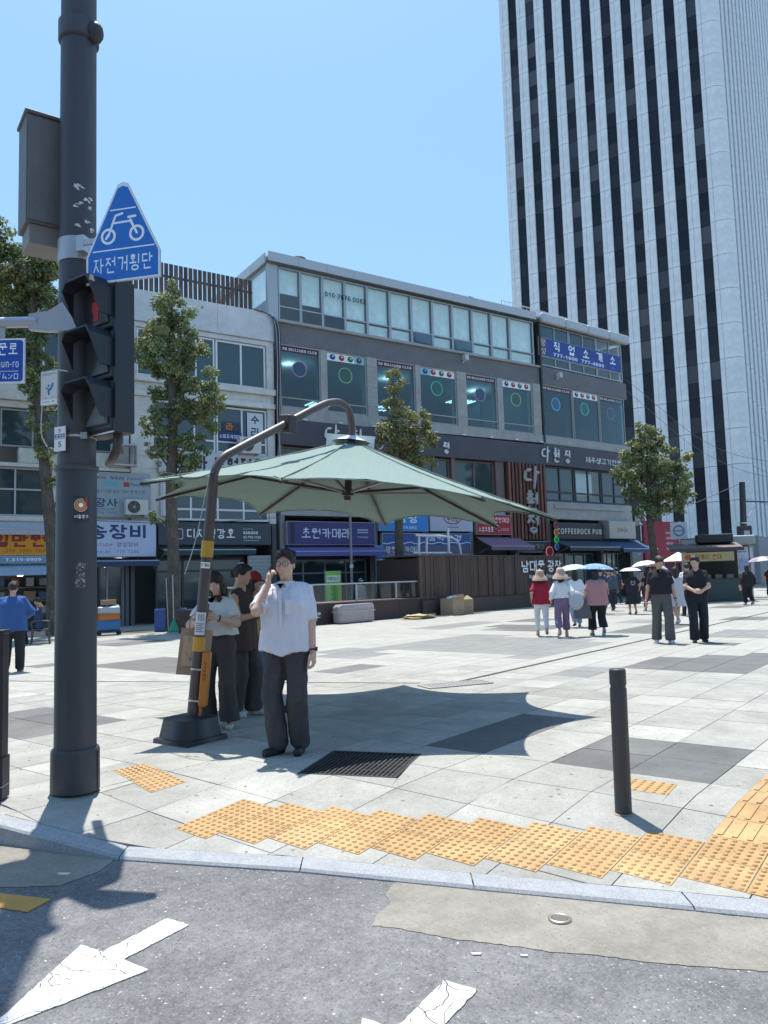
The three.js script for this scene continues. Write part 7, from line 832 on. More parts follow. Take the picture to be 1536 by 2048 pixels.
// awnings
function awning(label, s, y, w, d, drop, mat, wing) { const t = (wing ? onWing : onFacade)('shop_awning', label, 'awning', s, y, 0.1); const g = new THREE.BufferGeometry(); const n = 12, P = [], I = []; for (let i = 0; i <= n; i++) for (let j = 0; j <= 4; j++) { const k = j / 4, x = w * i / n; P.push(x, -drop * k - 0.03 * Math.sin(k * Math.PI) + 0.006 * noise3(x * 3, k * 2, 5), d * k); } for (let i = 0; i < n; i++) for (let j = 0; j < 4; j++) { const a = i * 5 + j; I.push(a, a + 1, a + 5, a + 1, a + 6, a + 5); } g.setAttribute('position', new THREE.Float32BufferAttribute(P, 3)); g.setIndex(I); g.computeVertexNormals(); mesh('cloth', mUV(g), mat, t); mesh('valance', mUV(box(w, 0.2, 0.012, w / 2, -drop - 0.1, d)), mat, t); mesh('front_bar', rod([0, -drop, d], [w, -drop, d], 0.022), M(0.5, 0.5, 0.52, 0.4, 0.5), t); mesh('arm', rod([0.1, -drop + 0.05, d], [0.1, -drop - 0.3, 0.1], 0.016), M_alu, t); mesh('arm', rod([w - 0.1, -drop + 0.05, d], [w - 0.1, -drop - 0.3, 0.1], 0.016), M_alu, t); return t; }
const aw = (r, g, b) => TM(T.cloth, 0.4, r, g, b, 0.85);
awning('violet blue shop awning under the violet camera sign', 6.15, 3.05, 4.7, 0.9, 0.25, aw(0.10, 0.09, 0.24)); awning('narrow dark green awning under the slate camera sign', 0.5, 3.06, 3.9, 0.7, 0.16, aw(0.025, 0.05, 0.055)); awning('navy shop awning under the white camera sign', -2.0, 2.62, 2.4, 0.5, 0.12, aw(0.03, 0.05, 0.10)); awning('pale blue shop awning under the orange sign', -8.1, 2.44, 4.7, 1.0, 0.22, aw(0.22, 0.32, 0.42)); awning('mauve shop awning under the red lottery sign', 17.0, 3.55, 3.0, 1.2, 0.55, aw(0.17, 0.10, 0.14)); awning('dark pub awning under the cream capitals', 0.3, 3.4, 4.5, 1.2, 0.45, aw(0.035, 0.045, 0.055), true); awning('navy cafe awning under the cream sign', 4.8, 3.45, 3.4, 1.4, 0.6, aw(0.03, 0.055, 0.11), true); awning('grey rounded awning above the orange sign', -8.3, 3.98, 4.6, 0.45, 0.3, aw(0.3, 0.31, 0.33));
// air conditioning units
function acUnit(label, s, y, z, k = 1, on) { const t = (on || onFacade)('air_conditioner', label, 'air conditioner', s, y, z, 'outdoor air conditioning units'); mesh('casing', rbox(0.85 * k, 0.6 * k, 0.32 * k, 0.02, 0, 0.3 * k, 0), M(0.58, 0.57, 0.53, 0.6), t); mesh('fan_shroud', cyl(0.24 * k, 0.24 * k, 0.02, 0, 0, 0, 26).rotateX(Math.PI / 2).translate(-0.12 * k, 0.3 * k, 0.16 * k), M(0.06, 0.062, 0.065, 0.6), t); for (let i = 0; i < 5; i++) mesh('fan_blade', box(0.2 * k, 0.09 * k, 0.008, 0.11 * k, 0, 0).rotateX(0.3).rotateZ(i * 1.2566).translate(-0.12 * k, 0.3 * k, 0.186 * k), M(0.1, 0.1, 0.105, 0.6), t); mesh('hub', ball(0.05 * k, -0.12 * k, 0.3 * k, 0.19 * k, 1, 1, 0.4), M(0.4, 0.4, 0.4, 0.6), t); mesh('bracket', [box(0.05, 0.05, 0.5 * k, -0.3 * k, -0.025, -0.05), box(0.05, 0.05, 0.5 * k, 0.3 * k, -0.025, -0.05)], M_alu, t); return t; }
acUnit('cream air conditioner fixed over the pale maker sign', -0.45, 4.28, 0.4, 1.0); acUnit('cream air conditioner above the long white repair sign', 4.35, 7.02, 0.35, 1.15); acUnit('old cream air conditioner beside the tower base wall', 8.6, 4.4, 0.2, 1, onWing);
{ const c = onFacade('vent_cage', 'wire mesh cage in front of the cream wall panel', 'cage', -1.35, 6.2, 0.1); mesh('frame', [span(0, 0.95, 0, 0.05, 0, 0.4), span(0, 0.95, 0.8, 0.85, 0, 0.4), span(0, 0.05, 0.05, 0.8, 0, 0.4), span(0.9, 0.95, 0.05, 0.8, 0, 0.4)], M(0.5, 0.5, 0.48, 0.7), c); for (let i = 0; i < 12; i++) mesh('wire', rod([0.08 + i * 0.072, 0.06, 0.39], [0.08 + i * 0.072, 0.8, 0.39], 0.006, undefined, 4), M(0.35, 0.36, 0.36, 0.5), c); for (let i = 0; i < 9; i++) mesh('wire', rod([0.06, 0.12 + i * 0.08, 0.395], [0.9, 0.12 + i * 0.08, 0.395], 0.006, undefined, 4), M(0.35, 0.36, 0.36, 0.5), c); }
for (const [s, y, lab] of [[16.6, 12.95, 'white security camera above the fifth billiard window'], [23.6, 12.9, 'small white security camera on the right wing grey band']]) { const c = s > 22 ? onWing('security_camera', lab, 'camera', s - 22.3, y - 0.25, 0.1) : onFacade('security_camera', lab, 'camera', s, y - 0.25, 0.1); mesh('mount', rod([0, 0, 0], [0, 0.05, 0.18], 0.03), M_white, c); mesh('housing', rbox(0.24, 0.3, 0.28, 0.03, 0, 0.2, 0.25), M(0.5, 0.52, 0.54, 0.5), c); }
{ const n = onWing('neon_column', 'column of coloured neon ball rings beside the pub sign', 'neon sign', 0.1, 2.7, 0.5); [[0.35, 0.06, 0.08, 1.5], [0.8, 0.32, 0.1, 1.1], [0.1, 0.75, 0.2, 0.7], [0.1, 0.3, 0.6, 0.3]].forEach(([r, g, b, y]) => { const e = new THREE.MeshStandardMaterial({ color: lin(r, g, b), emissive: lin(r, g, b), emissiveIntensity: 0.2 }); const d = mesh('disc', cyl(0.16, 0.16, 0.06, 0, 0, 0, 24).rotateX(Math.PI / 2).translate(0, y, 0), M(r * 0.3, g * 0.3, b * 0.3, 0.6), n); mesh('ring', new THREE.TorusGeometry(0.165, 0.022, 8, 28).translate(0, y, 0.04), e, d); }); mesh('bracket', box(0.04, 1.6, 0.04, 0, 0.9, -0.06), M_darkframe, n);
  const k = onFacade('neon_ball', 'single red neon ball sign over the job agency strip', 'neon sign', 22.0, 2.75, 0.35); mesh('disc', cyl(0.25, 0.25, 0.06, 0, 0, 0, 24).rotateX(Math.PI / 2), M(0.12, 0.015, 0.02, 0.6), k); mesh('ring', new THREE.TorusGeometry(0.26, 0.03, 8, 28).translate(0, 0, 0.04), new THREE.MeshStandardMaterial({ color: lin(0.7, 0.1, 0.14), emissive: lin(0.7, 0.1, 0.14), emissiveIntensity: 0.4 }), k); }

// ---------------------------------------------------------------- planter wall with the plaza name, low wall with glass railing
const PLA = Math.atan2(0.733, 0.68), plx = (s, y, z = 0) => [-2.3 + Math.cos(PLA) * s + Math.sin(PLA) * z, y, -26.8 - Math.sin(PLA) * s + Math.cos(PLA) * z];
{
  const p = thing('planter_wall', 'long rust brown timber clad planter wall carrying the plaza name', 'wall', plx(0, 0), PLA), wd = [[0.055, 0.03, 0.026], [0.066, 0.037, 0.03], [0.047, 0.027, 0.024], [0.075, 0.045, 0.036]].map((c) => TM(T.wood, 1.2, ...c, 0.6)), base = TM(T.stain, 1.6, 0.075, 0.05, 0.045, 0.7);
  mesh('core', span(5.4, 16.5, 0.0, 2.3, -2.4, -0.12), M(0.05, 0.03, 0.026, 0.8), p); for (let i = 0; i < 62; i++) { const a = 5.35 + i * 0.18; mesh('plank', mUV(span(a, a + 0.172, 0.62, 2.36 + (i % 3) * 0.006, -0.115, -0.02 + hash(i, 3) * 0.03)), wd[(hash(i, 1) * 4) | 0], p); } mesh('coping', span(5.3, 16.55, 2.375, 2.42, -2.4, 0.03), M(0.09, 0.06, 0.05, 0.6), p); for (let i = 0; i < 6; i++) mesh('plinth_stone', mUV(span(5.35 + i * 1.87, 5.35 + i * 1.87 + 1.86, 0, 0.61, -0.3, 0.12)), base, p); mesh('soil', span(5.6, 16.3, 2.42, 2.44, -2.2, -0.2), M(0.06, 0.045, 0.03, 1), p);
  const let1 = thing('plaza_lettering', 'raised white letters of the plaza name on the timber planter wall', 'lettering', plx(12.55, 1.66, 0.03), PLA);
  mesh('print', plane(3.9, 0.95, 1.95, 0.1, 0.012), printed(1024, 250, (c, w, h) => { c.clearRect(0, 0, w, h); write(c, '남대문 광장', 30, 10, 146, '#e6e8e8', { wide: 960, lw: 0.13 }); write(c, 'Namdaemun Plaza', 190, 182, 58, '#dfe2e2', { wide: 560 }); }, 0.6, { transparent: true, alphaTest: 0.5 }), let1);
  const q = thing('low_wall', 'low brown wall with a glass railing in front of the camera shops', 'wall', plx(0, 0), PLA); const cm = TM(T.stain, 1.4, 0.06, 0.034, 0.034, 0.7); for (let i = 0; i < 5; i++) mesh('wall_panel', mUV(span(-4.6 + i * 2.18, -4.6 + i * 2.18 + 2.17, 0, 0.7, -1.6, 0)), cm, q); mesh('coping', span(-4.62, 6.32, 0.7, 0.74, -1.62, 0.03), M(0.10, 0.075, 0.075, 0.6), q);
  const st = M(0.42, 0.42, 0.44, 0.4, 0.6); mesh('handrail', span(-4.6, 6.3, 1.36, 1.41, -0.16, -0.1), st, q); for (let i = 0; i < 6; i++) mesh('rail_post', span(-4.6 + i * 2.16, -4.55 + i * 2.16, 0.74, 1.36, -0.16, -0.1), st, q); for (let i = 0; i < 5; i++) mesh('glass_panel', span(-4.53 + i * 2.16, -2.46 + i * 2.16, 0.79, 1.34, -0.138, -0.122), M_pane, q);
  // white lettering at its left end, partly behind the man
  const t2 = thing('wall_lettering', 'small white letters on the low brown wall beside the man in white', 'lettering', plx(-0.25, 0.1, 0.004), PLA); mesh('print', plane(0.5, 0.4, 0.1, 0.2, 0.004), printed(160, 128, (c, w, h) => { c.clearRect(0, 0, w, h); write(c, '소문', 12, 20, 60, '#d8d8da', { lw: 0.12 }); }, 0.6, { transparent: true, alphaTest: 0.5 }), t2);
}
{ // things left by the wall
  const kb = TM(T.stain, 0.7, 0.36, 0.26, 0.165, 0.9), b1 = thing('cardboard_box', 'tall open cardboard box with white packing on top', 'box', plx(6.55, 0, 0.65), PLA + 0.1); mesh('carton', mUV(rbox(0.85, 0.66, 0.6, 0.015, 0, 0.33, 0)), kb, b1); mesh('flap', mUV(box(0.8, 0.012, 0.2).rotateX(-0.6).translate(0, 0.68, 0.34)), kb, b1); mesh('flap', mUV(box(0.02, 0.22, 0.5).rotateZ(-0.3).translate(0.46, 0.7, 0)), kb, b1); for (let i = 0; i < 5; i++) mesh('packing', ball(0.12, -0.28 + i * 0.14, 0.68 + 0.03 * (i % 2), 0.05, 1.1, 0.5, 1, 8), M(0.66, 0.66, 0.64, 0.9), b1);
  const b2 = thing('cardboard_box', 'crumpled brown cardboard box right of the taller box', 'box', plx(7.4, 0, 0.6), PLA - 0.15); mesh('carton', mUV(rbox(0.6, 0.6, 0.5, 0.02, 0, 0.3, 0)), TM(T.stain, 0.7, 0.31, 0.22, 0.15, 0.9), b2); mesh('flap', mUV(box(0.3, 0.012, 0.3).rotateX(0.5).rotateZ(0.3).translate(0.1, 0.63, 0.1)), kb, b2);
  const fl = thing('flattened_cardboard', 'stack of flattened yellowish cardboard sheets on the paving', 'cardboard', plx(3.9, 0.0, 1.1), PLA + 0.2), fm = [[0.44, 0.37, 0.21], [0.36, 0.28, 0.18], [0.47, 0.40, 0.24]]; for (let i = 0; i < 6; i++) { const g = new THREE.BoxGeometry(1.5 - i * 0.16, 0.014, 0.75, 8, 1, 3), P = g.attributes.position; for (let k = 0; k < P.count; k++) P.setY(k, P.getY(k) + 0.05 * Math.max(0, noise3(P.getX(k) * 1.6 + i, P.getZ(k) * 2, i)) * (i / 3)); g.computeVertexNormals(); g.rotateY(rr(-0.25, 0.25)).translate(rr(-0.15, 0.15), 0.012 + i * 0.024, rr(-0.08, 0.08)); mesh('sheet', mUV(g), TM(T.stain, 0.8, ...fm[i % 3], 0.9), fl); } mesh('scrap', mUV(rbox(0.35, 0.14, 0.3, 0.01, 0.85, 0.07, 0.05)), TM(T.stain, 0.8, 0.3, 0.25, 0.2, 0.9), fl);
  const f2 = single('cardboard_sheet', mUV(box(1.0, 0.012, 0.5, 0, 0.008, 0)), kb, 'thin brown cardboard sheet lying right of the boxes', 'cardboard', plx(8.3, 0, 0.55), PLA);
  const rl = thing('wrapped_bundle', 'bulky plastic wrapped pale bundle leaning on the low wall', 'bundle', plx(1.28, 0, 0.35), PLA); const g = new RoundedBoxGeometry(1.75, 0.66, 0.42, 6, 0.12).translate(0, 0.33, 0), P = g.attributes.position; for (let k = 0; k < P.count; k++) { const n = 0.035 * noise3(P.getX(k) * 5, P.getY(k) * 9, P.getZ(k) * 5); P.setZ(k, P.getZ(k) + n); P.setY(k, P.getY(k) + n * 0.6 * (P.getY(k) > 0.1 ? 1 : 0)); } g.computeVertexNormals(); mesh('wrapping', mUV(g), TM(T.stain, 0.7, 0.34, 0.30, 0.31, 0.35), rl); mesh('tie', box(1.76, 0.02, 0.46, 0, 0.42, 0), M(0.5, 0.46, 0.46, 0.5), rl);
}
{ // trolley of goods, brooms and blue panels by the tree
  const t = thing('goods_trolley', 'flat trolley loaded with blue and orange crates by the shops', 'trolley', [-8.9, 0, -24.8], 0.5), k = M(0.03, 0.03, 0.035, 0.6); mesh('platform', rbox(0.75, 0.04, 0.5, 0.01, 0, 0.12, 0), k, t); for (const [x, z] of [[-0.3, -0.18], [0.3, -0.18], [-0.3, 0.18], [0.3, 0.18]]) mesh('wheel', cyl(0.05, 0.05, 0.03, 0, 0, 0, 14).rotateX(Math.PI / 2).translate(x, 0.05, z), k, t); 
  const cr = (lab, y, w, h, c, n) => { const q = thing('crate', lab, 'crate', [-8.9, y, -24.8], 0.5 + n); mesh('tub', rbox(w, h, w * 0.62, 0.03, 0, h / 2, 0), M(...c, 0.5), q); mesh('rim', [box(w + 0.03, 0.03, 0.02, 0, h, w * 0.31), box(w + 0.03, 0.03, 0.02, 0, h, -w * 0.31)], M(...c, 0.5), q); }; cr('blue plastic crate lowest on the goods trolley', 0.145, 0.66, 0.3, [0.04, 0.16, 0.34], 0); cr('orange plastic crate stacked on the blue crate', 0.46, 0.62, 0.2, [0.5, 0.15, 0.03], 0.08);
  const pk = single('wrapped_parcel', [rbox(0.66, 0.22, 0.42, 0.05, 0, 0.11, 0), ball(0.1, 0.2, 0.22, 0.05, 1.3, 0.6, 1, 10)], M(0.42, 0.43, 0.45, 0.25), 'plastic wrapped parcel on top of the orange crate', 'parcel', [-8.9, 0.675, -24.8], 0.45); const pc = single('small_carton', mUV(rbox(0.42, 0.16, 0.3, 0.01, 0, 0.08, 0)), TM(T.stain, 0.5, 0.38, 0.22, 0.14, 0.9), 'small brown carton topping the trolley load', 'box', [-8.92, 0.95, -24.82], 0.6);
  for (const [x, z, lab] of [[-7.48, -25.55, 'large blue dustpan left of the tree trunk'], [-6.82, -25.75, 'large blue dustpan right of the tree trunk']]) { const b = thing('dustpan', lab, 'dustpan', [x, 0, z], 0.1); mesh('sheet', rbox(0.36, 0.75, 0.03, 0.01, 0, 0.375, 0), M(0.03, 0.09, 0.26, 0.5), b); for (let i = 0; i < 3; i++) mesh('ridge', box(0.3, 0.03, 0.015, 0, 0.15 + i * 0.22, 0.02), M(0.04, 0.11, 0.3, 0.5), b); }
  const br = thing('broom', 'green bristled broom with a pale handle leaning on the tree', 'broom', [-6.98, 0, -25.35], 0.2); br.rotation.x = -0.12; mesh('handle', rod([0, 0.3, 0], [-0.08, 1.85, 0.02], 0.014), M(0.55, 0.55, 0.5, 0.6), br); mesh('bristles', [new THREE.CylinderGeometry(0.05, 0.2, 0.36, 18, 3).scale(1, 1, 0.45).translate(0, 0.18, 0)], M(0.04, 0.32, 0.18, 0.8), br); mesh('ferrule', cyl(0.05, 0.03, 0.1, 0, 0.34, 0, 12), M(0.05, 0.3, 0.16, 0.6), br);
  const br2 = single('wooden_pole', rod([0, 0, 0], [-0.1, 1.75, -0.1], 0.016), M(0.4, 0.36, 0.3, 0.7), 'pale wooden pole leaning on the tree beside the broom', 'pole', [-7.16, 0, -25.4]);
  const sg = thing('standing_banner', 'lime green standing banner outside the violet camera shop', 'banner', plx(3.45, 0, -3.0), PLA - 0.1); mesh('panel', rbox(0.82, 1.85, 0.05, 0.01, 0, 0.98, 0), M(0.2, 0.36, 0.1, 0.7), sg); mesh('print', plane(0.78, 1.8, 0, 0.98, 0.028), printed(200, 460, (c, w, h) => { fill(c, w, h, '#8fc05a'); c.fillStyle = '#dfe8d2'; c.fillRect(14, 40, 172, 66); write(c, '카메라삽니다', 20, 52, 40, '#3c4a30', { wide: 160, lw: 0.12 }); for (let i = 0; i < 7; i++) write(c, ['필름', '렌즈', '중고', '수리', '매입', '판매', '대여'][i], 60, 130 + i * 44, 34, '#4c7a34', { lw: 0.11 }); }), sg); mesh('foot', box(0.7, 0.05, 0.4, 0, 0.025, 0), M(0.1, 0.1, 0.1, 0.6), sg);
  const gp = thing('lamp_post', 'thin grey post in front of the violet camera sign', 'post', plx(3.73, 0, -2.2), PLA); mesh('shaft', rod([0, 0, 0], [0, 5.2, 0], 0.06, 0.05, 12), M(0.2, 0.19, 0.2, 0.5, 0.3), gp); mesh('collar', cyl(0.075, 0.075, 0.14, 0, 2.0, 0, 14), M(0.5, 0.5, 0.52, 0.5), gp);
  const pp = thing('pipe_rack', 'white bent pipes lying on top of the planter wall', 'pipes', plx(6.0, 2.44, -0.9), PLA); const wm = M(0.6, 0.61, 0.62, 0.5); [[[0, 0.1, 0], [2.6, 0.12, 0]], [[0.1, 0.85, 0.1], [2.7, 0.75, 0.1], [3.05, 0.5, 0.1], [3.15, 0.05, 0.1]], [[0.4, 0, 0], [0.4, 0.85, 0.05]], [[0.9, 0, 0], [0.9, 0.8, 0.05]], [[2.3, 0.1, 0.1], [2.3, 1.2, 0.1]]].forEach((q) => mesh('pipe', tube(q, 0.055, 14, 8), wm, pp));
}

// ---------------------------------------------------------------- street trees
const M_bark = TM(T.bark, 0.5, 0.10, 0.085, 0.072, 0.95, 0.012), M_leaf = new THREE.MeshPhysicalMaterial({ color: 0xffffff, vertexColors: true, roughness: 0.75, transmission: 0.42, thickness: 0, side: THREE.DoubleSide });
function tree(label, base, trunk, radii, clumps, leaf, dens, hue = 0) {
  const t = thing('street_tree', label, 'tree', base, 0, 'street trees along the plaza'), P = [], C = [], N = [];
  const tr = mesh('trunk', limb(trunk, radii, 10, 4), M_bark, t); const curve = new THREE.CatmullRomCurve3(trunk.map((p) => V(...p)));
  clumps.forEach(([cx, cy, cz, r0], ci) => { const r = r0 * 1.2;
    let k = clamp((cy - r * 1.2 - trunk[0][1]) / (trunk[trunk.length - 1][1] - trunk[0][1]), 0.12, 0.95); const s = curve.getPoint(k), e = V(cx, cy, cz), m = s.clone().lerp(e, 0.5).add(V(rr(-0.1, 0.1), 0.15, rr(-0.1, 0.1))); if (s.distanceTo(e) > 0.35) mesh('branch', limb([[s.x, s.y, s.z], [m.x, m.y, m.z], [e.x, e.y, e.z]], [0.05, 0.03, 0.012], 6, 3), M_bark, t);
    const subs = []; for (let q = 0; q < 7 + r * 7; q++) { const u = rr(-1, 1), a = rr(0, 6.283), w = Math.sqrt(1 - u * u), R = r * rr(0.35, 0.98); subs.push([cx + w * Math.cos(a) * R, cy + u * R * 0.92, cz + w * Math.sin(a) * R, r * rr(0.2, 0.42), rr(0.75, 1.3), rnd()]); }
    for (const [sx, sy, sz, sr, tone, hv] of subs) {
      const n = Math.round(dens * sr * sr / (leaf * leaf) * 22);
      for (let i = 0; i < n; i++) {
        const u = rr(-1, 1), a = rr(0, 6.283), w = Math.sqrt(1 - u * u), R = sr * Math.pow(rnd(), 0.4) * (rnd() < 0.06 ? 1.5 : 1), p = V(sx + w * Math.cos(a) * R, sy + u * R * 0.85, sz + w * Math.sin(a) * R);
        const nn = V(w * Math.cos(a) + rr(-1, 1), u + rr(-0.4, 1.3), w * Math.sin(a) + rr(-1, 1)).normalize(), x = V(rr(-1, 1), rr(-1, 0.4), rr(-1, 1)).cross(nn).normalize(), y = nn.clone().cross(x), l = leaf * rr(0.7, 1.35), wd = l * rr(0.5, 0.8);
        const A = p.clone().addScaledVector(y, l * 0.5), B = p.clone().addScaledVector(x, wd * 0.5).addScaledVector(nn, l * 0.08), D = p.clone().addScaledVector(y, -l * 0.5), E = p.clone().addScaledVector(x, -wd * 0.5).addScaledVector(nn, l * 0.08);
        const v = tone * rr(0.7, 1.3), ye = hv > 0.78 ? rr(0.2, 0.8) : rr(0, 0.25), c = [(0.16 + 0.19 * ye + hue * 0.04) * v, (0.215 + 0.12 * ye) * v, (0.085 + 0.03 * ye) * v];
        for (const q of [A, D, B, A, E, D]) { P.push(q.x, q.y, q.z); C.push(...c); }
        const n1 = B.clone().sub(A).cross(D.clone().sub(A)).normalize(), n2 = D.clone().sub(A).cross(E.clone().sub(A)).normalize(); if (n1.dot(nn) < 0) n1.negate(); if (n2.dot(nn) < 0) n2.negate(); for (let q = 0; q < 3; q++) N.push(n1.x, n1.y, n1.z); for (let q = 0; q < 3; q++) N.push(n2.x, n2.y, n2.z);
      }
    }
  });
  const g = new THREE.BufferGeometry(); g.setAttribute('position', new THREE.Float32BufferAttribute(P, 3)); g.setAttribute('normal', new THREE.Float32BufferAttribute(N, 3)); g.setAttribute('color', new THREE.Float32BufferAttribute(C, 3)); g.setAttribute('uv', new THREE.BufferAttribute(new Float32Array(P.length / 3 * 2), 2)); const cr = mesh('crown', g, M_leaf, t); cr.userData.kind = 'stuff'; return t;
}
const conv = (list, px, py, y0, k, zr) => list.map(([u, v, r]) => [(u - px) * k, y0 - (v - py) * k * 1.035, rr(-zr, zr) * r * k, r * k]);
tree('street tree with a bushy columnar crown in front of the white building', [-7.12, 0, -25.85], [[0, 0, 0], [0.02, 2, 0], [-0.04, 4.5, 0.03], [0.02, 7, 0], [0, 9.5, 0.05], [0, 11.6, 0]], [0.26, 0.2, 0.19, 0.15, 0.1, 0.03], conv([[345, 592, 26], [348, 625, 40], [335, 660, 48], [292, 690, 38], [388, 690, 32], [345, 705, 52], [300, 735, 34], [415, 768, 30], [432, 805, 27], [405, 800, 34], [345, 755, 46], [325, 800, 36], [345, 835, 36], [395, 850, 38], [300, 850, 24], [345, 880, 34], [395, 890, 28], [315, 905, 24], [375, 925, 30], [350, 955, 26], [310, 1030, 15], [345, 1040, 15]], 345, 560, 12.0, 0.0168, 0.7), 0.105, 0.95);
tree('tall leafy street tree behind the signal pole and street name sign', [-11.1, 0, -25.4], [[0.2, 0, 0], [0.15, 2.5, 0], [-0.1, 5, 0], [-0.4, 8, 0], [-0.6, 11, 0], [-0.7, 13, 0]], [0.26, 0.21, 0.18, 0.14, 0.09, 0.03], conv([[60, 530, 46], [20, 545, 52], [100, 545, 30], [0, 510, 40], [50, 560, 46], [85, 570, 38], [40, 590, 45], [-20, 580, 50], [95, 620, 26], [20, 630, 40], [90, 670, 26], [60, 690, 36], [15, 700, 30], [85, 740, 26], [45, 760, 32], [80, 790, 28], [55, 830, 26], [100, 830, 18], [75, 870, 24], [85, 920, 22], [95, 970, 18], [100, 1010, 12], [-20, 660, 40], [-40, 470, 50]], 90, 490, 13.35, 0.0167, 0.7), 0.115, 1.15);
tree('small street tree with autumn brown tones rising behind the sunshade', [0.6, 0, -33.2], [[0, 0, 0], [0, 2.5, 0], [0.05, 5, 0], [0, 7.5, 0], [0, 10, 0]], [0.24, 0.2, 0.17, 0.11, 0.03], (() => { const k = 0.0206; return [[795, 758, 24], [800, 795, 28], [815, 838, 34], [850, 852, 28], [780, 860, 26], [805, 885, 40], [845, 895, 34], [765, 885, 18], [875, 885, 20], [815, 925, 34], [850, 935, 26], [785, 930, 22]].map(([u, v, r]) => [(u - 797) * k, 10.55 - (v - 740) * k, rr(-0.7, 0.7) * r * k, r * k]); })(), 0.125, 0.85, 1);
tree('broad street tree in front of the tower beside the right wing', [13.3, 0, -38.2], [[0, 0, 0], [0, 2.2, 0], [-0.1, 4, 0], [-0.05, 6, 0], [-0.1, 8.4, 0]], [0.22, 0.19, 0.16, 0.1, 0.03], (() => { const k = 0.0248; return [[1288, 858, 20], [1305, 875, 26], [1270, 895, 26], [1308, 905, 34], [1250, 925, 26], [1238, 940, 18], [1290, 935, 40], [1340, 925, 26], [1345, 950, 28], [1318, 965, 36], [1265, 965, 26], [1365, 982, 17], [1375, 995, 12], [1285, 990, 30], [1250, 985, 16], [1335, 1000, 24], [1358, 1015, 14], [1300, 1018, 26], [1272, 1022, 16]].map(([u, v, r]) => [(u - 1294) * k, 8.8 - (v - 848) * k, rr(-0.7, 0.7) * r * k, r * k]); })(), 0.15, 0.85);
{ const s = structure('tree_pit_soil', prism([[-8.7, -25.3], [-6.0, -25.6], [-6.2, -26.8], [-8.9, -26.5]], -0.01, 0.012), TM(T.concrete, 0.8, 0.10, 0.09, 0.065, 1)); }

